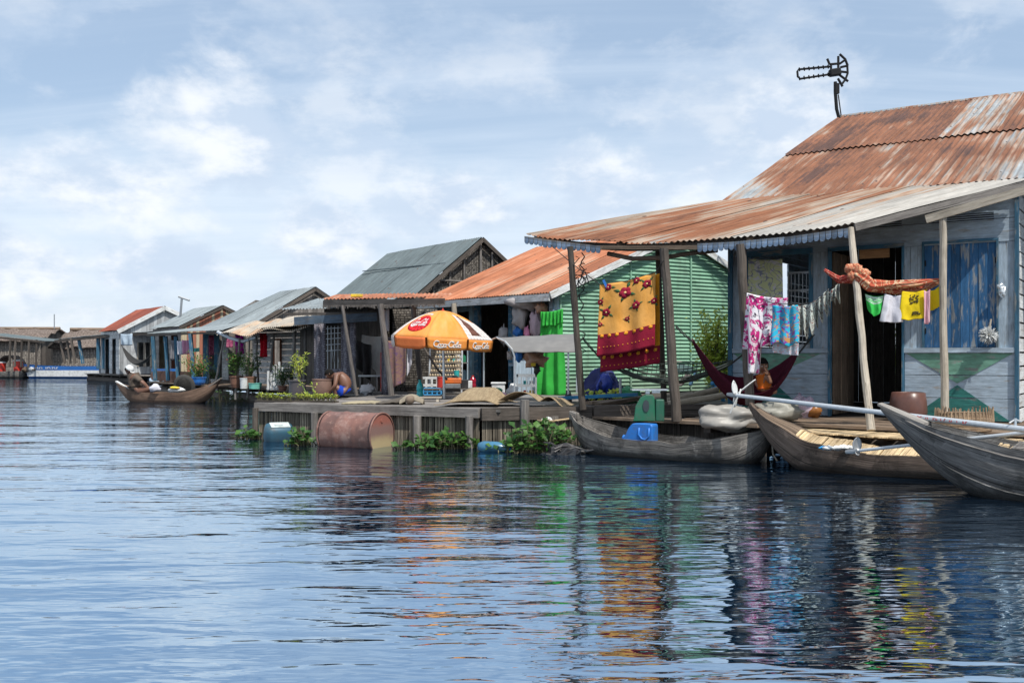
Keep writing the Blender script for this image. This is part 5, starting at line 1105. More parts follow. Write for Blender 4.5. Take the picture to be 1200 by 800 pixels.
def cloth(name, label, TL, TR, h, mat, cat='laundry', group='laundry hung to dry', back=True, decals=None, nu=36, nv=30, **k):
    f, L, o = cloth_fn(TL, TR, h, **k); m = MB()
    m.grid(lambda u, v: f(u, v), nu, nv, lambda u, v: (u*L, (1-v)*h), (random.random(), .5)); mats = [mat]
    if decals: decals(m, f, L, h, mats)
    ob = m.build(name, mats, None, smooth=True); md = ob.modifiers.new('t', 'SOLIDIFY'); md.thickness = .003; md.offset = 0
    tag(ob, label, cat, group); return ob, f
def dpoly(m, f, L, h, cx_, cy_, pts, off=.0045, uvs=None):      # flat mark laid on the cloth, (cx, cy) metres from the top left
    N = len(pts); n = len(m.v); m.v += [f((cx_+x)/L, (cy_-y)/h, off) for x, y in pts]; m.v.append(f(cx_/L, cy_/h, off))
    for i in range(N): m.face((n+i, n+(i+1) % N, n+N))
CRIM = fabric('crimson_print', (.26, .012, .035)); DEEPG = fabric('leaf_print', (.05, .12, .05)); GOLD = fabric('gold_print', (.80, .33, .03)); CREAM = fabric('cream_print', (.80, .55, .25))
def flower(m, f, L, h, x, y, r, mi=(1, 2, 3), leaves=4, n=5, seed=0):
    rs = random.Random(seed); a0 = rs.random()*6
    m.m = mi[1]
    for k in range(leaves):
        a = a0+k*6.28/max(1, leaves)+.4; c, s = math.cos(a), math.sin(a); ll = r*rs.uniform(1.5, 2.1)
        pts = [(c*ll*t-s*w_*ll, s*ll*t+c*w_*ll) for t, w_ in ((.35, 0), (.65, .14), (1, 0), (.65, -.14))]; cx_ = x+c*ll*.6; cy_ = y-s*ll*.6
        dpoly(m, f, L, h, cx_, cy_, [(px-c*ll*.6, py-s*ll*.6) for px, py in pts], .004)
    m.m = mi[0]
    for k in range(n):
        a = a0+k*6.28/n; c, s = math.cos(a)*r*.5, math.sin(a)*r*.5; dpoly(m, f, L, h, x+c, y-s, [(r*.48*math.cos(q*.785), r*.48*math.sin(q*.785)) for q in range(8)], .005+.0006*k)
    m.m = mi[2]; dpoly(m, f, L, h, x, y, [(r*.22*math.cos(q), r*.22*math.sin(q)) for q in range(6)], .009); m.m = 0
def towel_marks(back=False):
    def dec(m, f, L, h, mats):
        mats += [CRIM, DEEPG, CREAM, GOLD]
        band = [(.685, 1.0)] if not back else [(.80, 1.0)]
        m.m = 1
        for a, b in band:
            for i in range(len(m.f)):
                vv = 1-sum(q[1] for q in m.uv[i])/4/h
                if a < vv < b: m.mi[i] = 1
        m.m = 4; top = .725 if not back else .84; k = 0
        for i in range(7):
            x = (i+.5)/7*L; y = top*h; dpoly(m, f, L, h, x, y, [(.022*(1+.25*(q % 2))*math.cos(q*.628), .022*(1+.25*(q % 2))*math.sin(q*.628)) for q in range(10)], .005)
            for x2 in (x-L/14*.5, x+L/14*.5): dpoly(m, f, L, h, max(.01, x2), (.88 if not back else .94)*h, [(.008*math.cos(q), .008*math.sin(q)) for q in range(6)], .005)
        m.m = 0
        if not back:
            for (x, y, r, s_) in ((.35, .16, .085, 1), (.12, .05, .05, 2), (.50, .03, .05, 3), (.64, .12, .06, 7), (.10, .40, .06, 5), (.50, .37, .062, 4), (.38, .53, .034, 6), (.03, .56, .03, 8), (.02, .25, .04, 9), (.73, .38, .045, 11)):
                if x < L: flower(m, f, L, h, x, y, r, seed=s_, leaves=4 if r > .05 else 3)
    return dec
TOW = fabric('orange_towel', (.78, .40, .11), (.68, .30, .05)); TOWB = fabric('orange_towel_back', (.72, .30, .02), (.60, .22, .01))
tl0, tl1 = at(703, 333, 12.8), at(768, 319, 12.5)
ob, f = cloth('batik_towel', 'orange towel with crimson flowers and border hanging by the dark porch posts', tl0, tl1, 1.0, TOW, amp=.028, fr=2.3, decals=towel_marks(), taper=1.04, sag=.03, lean=(-.03, -.03, .07), seed=3)
obb, fb_ = cloth('towel_back_fold', '', tl0+V((.02, .05, 0)), tl1+V((.06, .05, -.01)), 1.15, TOWB, amp=.012, fr=1.2, decals=towel_marks(True), taper=1.03, sag=.015, lean=(.0, .04, .02), seed=5)
for k_ in ('label', 'category', 'group'):
    if k_ in obb: del obb[k_]
wl = obb.location.copy(); obb.parent = ob; obb.location = wl-ob.location
def line(name, label, pts, r=.006, mat=ROPE_D):
    m = MB(); m.tube(pts, r, 6); o = m.build(name, mat); return tag(o, label, 'rope', 'ropes and clotheslines')
line('clothesline', 'dark clothesline holding the orange flowered towel between two posts', [at(645, 287, 13.3), at(672, 310, 13.1), at(703, 333.5, 12.8), at(735, 329, 12.65), at(768, 319, 12.5), at(778, 305, 12.3)])
m = MB(); m.beam(at(707, 328, 12.77), at(712, 338, 12.76), .02, .03); tag(m.build('clothes_peg', PL_BLUE), 'blue clothes peg at the left corner of the orange towel', 'clothes peg')
m = MB(); pts = []
for k in range(26): pts.append(at(681+3*math.sin(k*1.7), 296+k*5.0, 13.3)+V((random.uniform(-.03, .03), random.uniform(-.03, .03), 0)))
m.tube(pts, .009, 5)
for k in range(14): p = at(681+random.uniform(-8, 8), 300+random.random()*45, 13.3); m.tube([p, p+V((random.uniform(-.1, .1), random.uniform(-.04, .04), random.uniform(-.12, .02))), p+V((random.uniform(-.1, .1), 0, random.uniform(-.2, .0)))], .007, 5)
tag(m.build('rope_tangle', ROPE_D), 'tangle of dark rope hanging behind the left porch post', 'rope', 'ropes and clotheslines')
def mfloral():
    g = G('magenta_floral'); uv = g.uv(); n = g.noise(uv, 24, 3, .6, .6); n2 = g.noise(uv, 9, 4, .6, .8, None, (3, 3, 0)); col = g.mix(g.ramp(n2, .47, .53), (.74, .72, .76), (.52, .03, .20)); col = g.mix(g.ramp(n, .58, .62), col, (.05, .03, .06)); col = g.mix(g.ramp(g.noise(uv, 30, 2, .5, 0, None, (8, 8, 0)), .60, .64), col, (.80, .78, .80)); return g.done(col, .9, 0, .2)
MAG = mfloral()
def mswirl(name, a, b, c, sc=9):
    g = G(name); uv = g.uv(); n = g.noise(uv, sc, 1, .4, 1.6); n2 = g.noise(uv, sc*.7, 1, .4, 2.0, None, (5, 0, 0)); w_ = g.math('ABSOLUTE', g.math('SUBTRACT', n, .5)); col = g.mix(g.ramp(w_, .02, .05), b, a); w2 = g.math('ABSOLUTE', g.math('SUBTRACT', n2, .48)); col = g.mix(g.ramp(w2, .012, .03), c, col); return g.done(col, .9, 0, .2)
SWIRL = mswirl('blue_purple_swirl', (.03, .42, .62), (.24, .05, .36), (.55, .28, .10)); RUF = mswirl('black_white_ruffle', (.50, .56, .52), (.07, .045, .05), (.18, .06, .06), 16); CARTOON = mswirl('pale_printed_cotton', (.60, .64, .36), (.62, .62, .66), (.25, .28, .38), 7); SCARF = mswirl('orange_red_scarf', (.42, .09, .05), (.60, .33, .18), (.62, .46, .30), 6)
def pt(px, py, d): return at(px, py, d)
cloth('printed_cotton_towel', 'pale green cotton towel with faded round prints over the window', pt(877, 302, 12.9), pt(917, 303, 12.75), .78, CARTOON, amp=.012, fr=1.3, taper=1.05, seed=2)
cloth('floral_wrap', 'magenta and white floral cloth beside the dark porch post', pt(875, 343, 11.75), pt(924, 349, 11.5), .70, MAG, amp=.045, fr=2.6, taper=.92, lean=(-.08, 0, 0), bot=lambda u: 1.0+(.32 if .15 < u < .45 else -.05-u*.2), seed=4)
cloth('swirl_blouse', 'turquoise blouse with purple swirls next to the magenta cloth', pt(905, 357, 11.45), pt(935, 357, 11.3), .48, SWIRL, amp=.03, fr=2.5, taper=1.15, bot=lambda u: 1-.12*abs(math.sin(u*5)), seed=6)
cloth('pale_blouse_hem', 'pale blue printed cloth hem below the turquoise blouse', pt(906, 398, 11.5), pt(936, 402, 11.35), .14, mswirl('pale_print', (.52, .60, .70), (.60, .3, .3), (.4, .5, .5), 14), amp=.02, fr=2, seed=8)
for k, (x0, y0, x1, y1, h, lab) in enumerate(((929, 357, 955, 354, .36, 'black and white ruffled top, the lowest on its line'), (950, 355, 971, 338, .30, 'black and white ruffled skirt in the middle of its line'), (967, 344, 985, 328, .22, 'small black and white ruffled cloth nearest the knotted scarf'))):
    cloth('ruffled_garment', lab, pt(x0, y0, 11.4), pt(x1, y1, 11.3), h, RUF, amp=.05, fr=3.5, nu=50, bot=lambda u: .85+.2*math.sin(u*23), hem=.05, seed=9+k)
line('clothesline', 'thin clothesline rising from the dark post to the pale leaning post', [pt(872, 343, 11.8), pt(905, 355, 11.5), pt(932, 357, 11.4), pt(955, 354, 11.35), pt(985, 327, 11.25), pt(1000, 316, 11.1)], .005)
# knotted scarf on the pale post, then along to the next post
def bundle(mb, pts, rad, seed, n=18, lob=.35):
    P = [V(p) for p in pts]; NN = 40
    def cen(t): f_ = t*(len(P)-1); i = min(int(f_), len(P)-2); return lerp(P[i], P[i+1], f_-i)
    def rd(t): f_ = t*(len(rad)-1); i = min(int(f_), len(rad)-2); return lerp(rad[i], rad[i+1], f_-i)
    def fn(u, v):
        c = cen(v); d = (cen(min(1, v+.02))-cen(max(0, v-.02))).normalized(); nx = d.cross(V((0, 1, 0))).normalized(); ny = d.cross(nx); a = 6.283*u; r_ = rd(v)*(1+lob*.7*mnoise.noise(V((math.cos(a)*1.6+seed, math.sin(a)*1.6, v*3)))+.20*math.sin(a*7+v*8+3*mnoise.noise(V((v*4, seed, 0))))); return c+nx*math.cos(a)*r_+ny*math.sin(a)*r_
    mb.grid(fn, n*2, NN, lambda u, v: (u*.4, v*(P[-1]-P[0]).length*1.2), (.5, .5), True)
sc_t = thing('twisted_scarf', 'twisted orange and red scarf knotted round the pale leaning post', 'scarf', pt(1003, 325, 11.0), 'laundry hung to dry')
m = MB(); bundle(m, [pt(1003, 320, 10.95), pt(1020, 335, 10.9), pt(1045, 334, 10.85), pt(1075, 332, 10.8), pt(1108, 327, 10.7)], [.07, .065, .042, .036, .012], 3); m.build('body', SCARF, sc_t, smooth=True)
m = MB(); bundle(m, [pt(1020, 338, 10.95), pt(1050, 341, 10.9), pt(1085, 338, 10.85), pt(1104, 330, 10.75)], [.03, .032, .022, .01], 7); m.build('lower_fold', SCARF, sc_t, smooth=True)
m = MB(); c = pt(999, 318, 10.95)
for k, (dx, dz, r_) in enumerate(((-.03, .03, .05), (.04, .02, .06), (.08, -.06, .07), (-.01, -.05, .045), (.13, -.03, .055), (.05, -.10, .05))): m.blob(c+V((dx, -.02*(k % 2), dz)), r_, 10, (1.1, .8, 1.1), .5, fr=1.9)
m.build('knot', SCARF, sc_t, smooth=True)
m = MB(); bundle(m, [pt(1000, 326, 11.0), pt(984, 328, 11.1), pt(966, 316, 11.15)], [.05, .035, .015], 9); m.build('tail', mswirl('red_scarf_end', (.40, .07, .05), (.3, .04, .04), (.6, .35, .25), 12), sc_t, smooth=True)
YEL = fabric('yellow_cotton', (.82, .62, .02), (.68, .46, .01)); WHT = fabric('white_cotton', (.68, .68, .74), (.54, .54, .62)); LIME = fabric('bright_green_cotton', (.05, .55, .10), (.03, .38, .06))
def stripes(m, f, L, h, mats):
    mats += [WHT]; m.m = 1
    for i in range(len(m.f)):
        vv = 1-sum(q[1] for q in m.uv[i])/4/h
        if vv < .42 and int(vv*24) % 2: m.mi[i] = 1
    m.m = 0
cloth('vest', 'small green and white striped top, leftmost under the scarf', pt(1014, 344, 10.9), pt(1036, 346, 10.87), .21, LIME, amp=.02, fr=2, taper=.75, decals=stripes, bot=lambda u: .75+.35*math.sin(math.pi*u), seed=11)
cloth('white_shirt', 'white crumpled shirt hanging between green top and yellow shirt', pt(1037, 344, 10.86), pt(1059, 345, 10.83), .30, WHT, amp=.03, fr=1.6, taper=1.25, lean=(-.03, 0, 0), seed=12)
def ink(m, f, L, h, mats):
    mats += [fabric('dark_print', (.10, .08, .03))]; m.m = 1; rs = random.Random(5)
    for _ in range(26):
        x = rs.uniform(.35, .65)*L; y = rs.uniform(.1, .42)*h; r_ = rs.uniform(.006, .016); dpoly(m, f, L, h, x, y, [(r_*math.cos(q), r_*.7*math.sin(q)) for q in range(6)], .005)
    for _ in range(10): x = rs.uniform(.5, .8)*L; y = rs.uniform(.72, .82)*h; dpoly(m, f, L, h, x, y, [(.012*math.cos(q), .010*math.sin(q)) for q in range(6)], .005)
    m.m = 0
cloth('yellow_shirt', 'large yellow shirt with dark print on the chest under the scarf', pt(1057, 341, 10.83), pt(1086, 339, 10.78), .31, YEL, amp=.022, fr=1.4, taper=1.15, decals=ink, lean=(-.02, 0, 0), seed=13)
cloth('yellow_shorts', 'small yellow garment nearest the straight pale post', pt(1089, 340, 10.78), pt(1101, 335, 10.72), .22, YEL, amp=.02, fr=1.2, taper=1.6, seed=14)
cloth('pink_strap_top', 'thin pink and white strap garment between the two yellow ones', pt(1083, 340, 10.74), pt(1090, 339, 10.72), .36, fabric('pink_white', (.72, .50, .52), (.70, .2, .35)), amp=.02, fr=1, taper=.9, seed=15)
# things fixed on the blue wall
c = FP(1160, 393, off=.10); t = thing('feather_duster', 'white fluffy duster hanging on the blue shutter boards', 'duster', c); m = MB(); rs = random
for _ in range(420):
    d = V((rs.gauss(0, 1), rs.gauss(0, .5), rs.gauss(-.1, .8))).normalized(); m.leaf(c+d*.02, d, (rs.random(), -1, rs.random()), rs.uniform(.05, .105), .014)
m.build('fluff', PL_WHITE, t); m = MB(); m.tube([c, c+V((.03, .0, .19))], .012, 8); m.build('handle', W_PALE, t)
c = FP(1176, 341, off=.05); t = thing('hanging_tin', 'small crushed silver tin hung on the wall beside the shutter', 'tin', c); m = MB(); m.blob(c, .05, 7, (.7, .5, 1.2), .8); m.blob(c+V((-.03, -.01, .05)), .035, 6, (1, .5, .9), .8); m.build('body', ALU, t)
t = thing('barrel', 'old brown clay barrel by the doorway', 'barrel', FP(1071, z=DZ, off=.30)); c = FP(1071, z=DZ, off=.30); m = MB(); m.lathe([(.20, 0), (.215, .1), (.21, .22), (.19, .33), (.175, .335), (.18, .3), (.0, .28)], c, 26, wob=.05); m.build('body', plain('wet_brown_clay', (.14, .065, .05), .35, 0, .5, (.05, .03, .03), 7), t, smooth=True)
c = flo(1133, 505, DZ-.01)+V((0, .06, 0)); c.z = DZ-.01; t = thing('basket', 'torn wicker basket with ragged rim beside the pale post', 'basket', c); m = MB()
bw = .29
for k in range(44):
    a = k/44*6.283; p = V((math.cos(a), math.sin(a)*.6, 0)); m.tube([c+p*bw*.92, c+p*bw*1.03+V((0, 0, .1)), c+p*bw+V((0, 0, .20+random.uniform(.0, .06)))], .008, 5)
for j in range(13):
    pts = [c+V((math.cos(a)*bw*(.95+.07*math.sin(j/12*3.1))+.004*((q+j) % 2), math.sin(a)*bw*.6*(.95+.07*math.sin(j/12*3.1)), .012+j*.0145)) for q in range(45) for a in [q/44*6.283]]; m.tube(pts, .008, 5, False)
m.build('weave', wood('wicker', (.25, .17, .11), (.42, .32, .22), (.08, .05, .04)), t)
# brown plastic things by the wall
c = FP(955, z=DZ, off=.4); t = thing('plastic_bag', 'pinkish striped plastic bag on the platform near the door', 'bag', c); m = MB(); m.blob(c+V((-.04, 0, .13)), .15, 10, (.85, .7, .9), .7); m.build('body', mswirl('bag_print', (.60, .50, .56), (.5, .3, .42), (.3, .35, .5), 12), t, smooth=True); m = MB(); m.blob(c+V((.10, -.05, .08)), .09, 8, (1, .8, .9), .6); m.build('contents', plain('amber_plastic', (.30, .12, .03), .3), t, smooth=True)
# white sack
c = flo(862, 497, .40)+V((0, .2, 0)); t = thing('rice_sack', 'big white plastic sack slumped behind the propeller', 'sack', c); m = MB(); m.blob(c+V((.02, .1, .05)), .235, 22, (1.55, .8, .62), .45, fr=1.5); m.build('body', plain('sack_white', (.30, .285, .26), .45, 0, .35, (.2, .17, .14), 5, bump=.4), t, smooth=True)
c = at(912, 484, 11.7); t = thing('rice_sack', 'flat pale tarpaulin sack lying between the big sack and the striped bag', 'sack', c); m = MB(); m.blob(c+V((0, .1, .02)), .22, 12, (1.5, .8, .55), .4); m.build('body', plain('sack_grey', (.24, .235, .20), .5, 0, .4, (.2, .17, .14), 5, bump=.4), t, smooth=True)
# ------------------------------------------------------------------ people
def skin_body(nodes, edges, root, sub=2):
    me = bpy.data.meshes.new('tmp'); keys = list(nodes); me.from_pydata([tuple(nodes[k][0]) for k in keys], [(keys.index(a), keys.index(b)) for a, b in edges], []); ob_ = bpy.data.objects.new('tmp', me); S.collection.objects.link(ob_)
    ob_.modifiers.new('s', 'SKIN'); 
    if not me.skin_vertices: me.attributes.new if 0 else None
    bpy.context.view_layer.objects.active = ob_
    if not me.skin_vertices: bpy.ops.mesh.customdata_skin_add()
    for i, k in enumerate(keys): r_ = nodes[k][1]; r_ = r_ if isinstance(r_, tuple) else (r_, r_); me.skin_vertices[0].data[i].radius = r_; me.skin_vertices[0].data[i].use_root = (k == root)
    sb = ob_.modifiers.new('u', 'SUBSURF'); sb.levels = sub; sb.render_levels = sub
    dg = bpy.context.evaluated_depsgraph_get(); ev = ob_.evaluated_get(dg); res = bpy.data.meshes.new_from_object(ev); bpy.data.objects.remove(ob_); return res
def person(label, N, E, root, clothes, head, hr, face, up, hairmat=HAIR, skin=SKIN, hair=True, hand_dirs=None, cap=None, sc=1.0):
    """N nodes, head centre, hr head radius, face = direction looked at"""
    t = thing('person', label, 'person', N[root][0]); m = MB(); m.add_mesh(skin_body(N, E, root)); face = V(face).normalized(); up = V(up).normalized(); rt = face.cross(up).normalized(); up = rt.cross(face).normalized(); head = V(head)
    def H(x, y, z): return head+rt*x*hr+face*y*hr+up*z*hr
    def hf(u, v):
        a = 6.283*u; b = math.pi*(v-.5); x, y, z = math.cos(a)*math.cos(b)*.80, math.sin(a)*math.cos(b)*.95, math.sin(b)*1.12
        if z < -.2: k = 1-(-.2-z)*.42; x *= k; y = y*k+(.10 if y > 0 else -.0)*(-.2-z)
        if y > .6 and -.05 < z < .25: y -= .05
        return H(x, y, z)
    m.grid(hf, 24, 16, wrap=True)
    m.tube([H(0, .86, .15), H(0, 1.02, -.10), H(0, 1.12, -.22), H(0, .90, -.30)], [hr*.08, hr*.10, hr*.15, hr*.08], 8)
    for s_ in (-1, 1): m.blob(H(s_*.80, -.02, -.02), hr*.2, 6, (.7, .9, 1.3)); m.blob(H(s_*.30, .82, .20), hr*.16, 5, (1.3, .6, .5))
    m.m = 1
    for s_ in (-1, 1): m.blob(H(s_*.30, .86, .04), hr*.11, 6)
    m.m = 2
    for s_ in (-1, 1): m.blob(H(s_*.30, .955, .04), hr*.055, 5); m.tube([H(s_*.14, .92, .26), H(s_*.32, .91, .31), H(s_*.5, .80, .25)], hr*.045, 5)
    m.m = 3; m.tube([H(-.25, .86, -.52), H(-.08, .95, -.49), H(.08, .95, -.49), H(.25, .86, -.52)], [hr*.03, hr*.08, hr*.08, hr*.03], 6); m.m = 0
    for (w_, pd_, cd, s_) in (hand_dirs or []):                # palm, four fingers, thumb
        w_ = V(w_); pd_ = V(pd_).normalized(); cd = V(cd).normalized(); sd_ = pd_.cross(cd).normalized()*s_; q = hr*.95
        m.tube([w_-pd_*q*.1, w_+pd_*q*.3, w_+pd_*q*.62], [q*.17, q*.26, q*.24], 10, sq=.6)
        for k in range(4):
            L = q*(.48, .55, .5, .38)[k]; b0 = w_+pd_*q*.6+sd_*q*(.20-.135*k); m.tube([b0, b0+pd_*L*.4+cd*L*.08, b0+pd_*L*.72+cd*L*.3, b0+pd_*L*.85+cd*L*.58], [q*.075, q*.07, q*.062, q*.045], 7)
        b0 = w_+pd_*q*.15+sd_*q*.2; m.tube([b0, b0+sd_*q*.22+pd_*q*.18, b0+sd_*q*.3+pd_*q*.42+cd*q*.08], [q*.09, q*.08, q*.06], 7)
    for p in (): pass
    m.build('body', [skin, EYE_W, hairmat, LIP], t, smooth=True)
    if hair:
        m = MB()
        def hfn(u, v):
            a = 6.283*u; b = math.pi*.5*(1-v)*1.0; lo = -.35 if math.sin(a) < .35 else .42; z = lerp(lo, 1.2, math.sin(math.pi/2*v)); k = math.cos(math.asin(max(-1, min(1, z/1.22)))); n_ = 1+.05*mnoise.noise(V((math.cos(a)*4, math.sin(a)*4, z*5))); return H(math.cos(a)*k*.90*n_, math.sin(a)*k*1.05*n_-.03, z*n_)
        m.grid(hfn, 28, 10, wrap=True); m.build('hair', hairmat, t, smooth=True, solid=hr*.06)
    if cap:
        m = MB()
        def cf(u, v): a = 6.283*u; z = lerp(.25, 1.28, math.sin(math.pi/2*v)); k = math.cos(math.asin(min(1, (z-.2)/1.085))); return H(math.cos(a)*k*.98, math.sin(a)*k*1.12-.02, z)
        m.grid(cf, 24, 10, wrap=True); m.grid(lambda u, v: H((u-.5)*1.5, .85+.75*v*(1-abs(u-.5)*1.1), .32-.16*v), 8, 4); m.build('cap', cap, t, smooth=True, solid=hr*.06)
    for nm, cn_, ce, cr, cm in clothes:
        m = MB(); m.add_mesh(skin_body(cn_, ce, cr)); m.build(nm, cm, t, smooth=True)
    return t
# crouching person on the dock (px per metre at 15.9 m)
D = 16.0; P = lambda x, y, dy=0: at(x, y, D+dy)
N = dict(pel=(P(404, 459), (.085, .10)), spA=(P(405.5, 451.5), .125), spB=(P(403, 445.5), .12), spC=(P(398.5, 442), .108), chest=(P(394.5, 441), .09), nk=(P(391, 440), .045), hd=(P(388.5, 442), .05),
    hL=(P(401, 458.5, -.09), .075), kL=(P(391.5, 452, -.12), .052), aL=(P(394.5, 464.5, -.10), .030), fL=(P(394, 467.3, -.10), .028), tL=(P(388, 468, -.11), .022),
    hR=(P(401, 459, .09), .075), kR=(P(391, 453, .13), .052), aR=(P(395, 464, .12), .030), fR=(P(394, 466.6, .12), .028), tR=(P(389, 467, .12), .022),
    sL=(P(394.5, 441, -.12), .048), eL=(P(392.5, 452, -.19), .032), wL=(P(385.5, 459, -.13), .022), sR=(P(393, 440.5, .12), .048), eR=(P(389, 451, .18), .032), wR=(P(384, 459, .08), .022))
E = [('pel', 'spA'), ('spA', 'spB'), ('spB', 'spC'), ('spC', 'chest'), ('chest', 'nk'), ('nk', 'hd'), ('pel', 'hL'), ('hL', 'kL'), ('kL', 'aL'), ('aL', 'fL'), ('fL', 'tL'), ('pel', 'hR'), ('hR', 'kR'), ('kR', 'aR'), ('aR', 'fR'), ('fR', 'tR'), ('chest', 'sL'), ('sL', 'eL'), ('eL', 'wL'), ('chest', 'sR'), ('sR', 'eR'), ('eR', 'wR')]
CN = dict(pel=(P(404, 459.5), (.098, .113)), sp=(P(407, 453.5), .098), hL=(P(400.5, 458.5, -.09), .088), kL=(P(394, 453, -.115), .070), hR=(P(400.5, 459, .09), .088), kR=(P(394, 454, .125), .070))
person('bare backed person in blue shorts crouching over the dock edge', N, E, 'pel', [('shorts', CN, [('sp', 'pel'), ('pel', 'hL'), ('hL', 'kL'), ('pel', 'hR'), ('hR', 'kR')], 'pel', fabric('blue_shorts', (.015, .06, .42)))],
    P(386, 438.5), .072, (-.8, -.15, -.65), (-.55, 0, .8), hand_dirs=[(P(385.5, 459, -.13), (-.5, 0, -.8), (-.7, 0, .2), 1), (P(384, 459, .08), (-.5, 0, -.8), (-.7, 0, .2), -1)])
# seated person in the far prow boat
D = 25.5; P = lambda x, y, dy=0: at(x, y, D+dy)
N = dict(pel=(P(158, 459), .13), spA=(P(158, 452), .135), spB=(P(157, 445), .14), chest=(P(156, 440.5), .12), nk=(P(153.5, 437.5), .05), hd=(P(151.5, 435), .06),
    hL=(P(163, 458, -.1), .09), kL=(P(181, 454.5, -.16), .075), aL=(P(170, 459.5, -.12), .045), fL=(P(165, 460.5, -.16), .035), hR=(P(163, 458, .12), .09), kR=(P(183, 456, .2), .07), aR=(P(172, 460, .15), .045), fR=(P(168, 461, .15), .035),
    sL=(P(158, 441, -.15), .065), eL=(P(168, 449, -.2), .045), wL=(P(173, 455, -.15), .032), sR=(P(158, 441, .17), .065), eR=(P(168, 448, .24), .045), wR=(P(174, 454.5, .2), .032))
E = [('pel', 'spA'), ('spA', 'spB'), ('spB', 'chest'), ('chest', 'nk'), ('nk', 'hd'), ('pel', 'hL'), ('hL', 'kL'), ('kL', 'aL'), ('aL', 'fL'), ('pel', 'hR'), ('hR', 'kR'), ('kR', 'aR'), ('aR', 'fR'), ('chest', 'sL'), ('sL', 'eL'), ('eL', 'wL'), ('chest', 'sR'), ('sR', 'eR'), ('eR', 'wR')]
CN = dict(a=(P(159, 459), .16), b=(P(158.5, 452), .165), c=(P(157.5, 445), .165), d=(P(156.5, 440.5), .135), sL=(P(159, 441.5, -.15), .085), eL=(P(166, 447, -.2), .07), sR=(P(159, 441.5, .17), .085), eR=(P(166, 446.5, .23), .07))
person('person in brown shirt and white cap sitting bowed in the prow boat', N, E, 'pel', [('shirt', CN, [('a', 'b'), ('b', 'c'), ('c', 'd'), ('d', 'sL'), ('sL', 'eL'), ('d', 'sR'), ('sR', 'eR')], 'c', fabric('brown_shirt', (.16, .125, .10)))],
    P(151, 433.5), .105, (.75, -.2, -.55), (-.1, 0, .9), cap=PL_WHITE, hand_dirs=[(P(173, 455, -.15), (.7, 0, -.6), (.2, 0, -.8), 1), (P(174, 454.5, .2), (.7, 0, -.6), (.2, 0, -.8), -1)])
# child in the hammock
D = 12.35; P = lambda x, y, dy=0: at(x, y, D+dy)
N = dict(pel=(P(897, 455), .085), sp=(P(896, 449), .08), chest=(P(895, 443), .078), nk=(P(894.5, 437.5), .030), hd=(P(894.5, 433), .04), hL=(P(899, 457, -.03), .05), kL=(P(906, 459, -.02), .04), aL=(P(911, 458, 0), .025), hR=(P(899, 457, .06), .05), kR=(P(906, 459, .07), .04), aR=(P(911, 457, .05), .025),
    sL=(P(899, 441, -.08), .038), eL=(P(903.5, 449, -.13), .028), wL=(P(900.5, 439, -.13), .022), sR=(P(889.5, 442, .06), .038), eR=(P(886, 449, .05), .028), wR=(P(889, 454, .0), .02))
E = [('pel', 'sp'), ('sp', 'chest'), ('chest', 'nk'), ('nk', 'hd'), ('pel', 'hL'), ('hL', 'kL'), ('kL', 'aL'), ('pel', 'hR'), ('hR', 'kR'), ('kR', 'aR'), ('chest', 'sL'), ('sL', 'eL'), ('eL', 'wL'), ('chest', 'sR'), ('sR', 'eR'), ('eR', 'wR')]
CN = dict(a=(P(896.5, 454), .095), b=(P(895.5, 447), .093), c=(P(894.5, 441.5), .083), sR=(P(890, 441.5, .05), .05), sL=(P(897.5, 441, -.06), .052))
person('dark haired child in an orange shirt sitting in the maroon hammock', N, E, 'sp', [('shirt', CN, [('a', 'b'), ('b', 'c'), ('c', 'sR'), ('c', 'sL')], 'b', fabric('orange_shirt', (.80, .20, .03)))],
    P(893.5, 428.5), .082, (.05, -1, -.12), (0, -.1, 1), skin=SKIN_L, hand_dirs=[(P(900.5, 439, -.13), (-.35, -.1, 1), (-.5, .5, .1), 1)])
# hammocks
def hammock(name, label, A, a, b, B, sag, width, mat, net=False, edge=.22, tilt=.35):
    A, a, b, B = V(A), V(a), V(b), V(B); t = thing(name, label, 'hammock', lerp(a, b, .5)-V((0, 0, sag)), 'hammocks slung on the porch'); d = (b-a).normalized(); o = V((-d.y, d.x, 0)).normalized(); o = o if o.y < 0 else -o
    def fn(u, v):
        w_ = width*math.sin(math.pi*min(1, max(0, u*.96+.02)))**.7; x = (v-.5)*w_; cur_ = 4*sag*u*(1-u); lift = abs(v-.5)**2*4*w_*(edge if v < .5 else edge+.22)
        return lerp(a, b, u)+V((0, 0, -cur_+lift+(v-.5)*w_*tilt))+o*x*-.8+V((0, 0, .012*math.sin(v*40+u*9)))
    m = MB()
    if net:
        for v in [i/16 for i in range(17)]: m.tube([fn(u/20, v) for u in range(21)], .008, 5, False)
        for k in range(1, 30): m.tube([fn(k/30, v/12) for v in range(13)], .005, 4, False)
    else: m.grid(fn, 40, 22, lambda u, v: (u*2, v))
    m.build('net' if net else 'cloth', mat, t, smooth=True, solid=0 if net else .005)
    m = MB(); m.tube([A, lerp(A, a, .5)+V((0, 0, -.01)), a], .008, 6); m.tube([A+V((0, 0, .02)), a+V((0, 0, .01))], .006, 6); m.build('rope', ROPE_D, t); m = MB(); m.tube([B, b], .008, 6); m.tube([B+V((.02, 0, .0)), b+V((0, 0, -.01))], .006, 6); m.build('rope', ROPE_D, t); return t
MAROON = fabric('maroon_cloth', (.075, .008, .022), (.05, .005, .015))
hammock('cloth_hammock', 'maroon cloth hammock carrying the child', at(792, 383, 12.35), at(812, 401, 12.4), at(934, 416, 12.45), at(953, 392, 12.75), .70, .78, MAROON, tilt=.0, edge=.21)
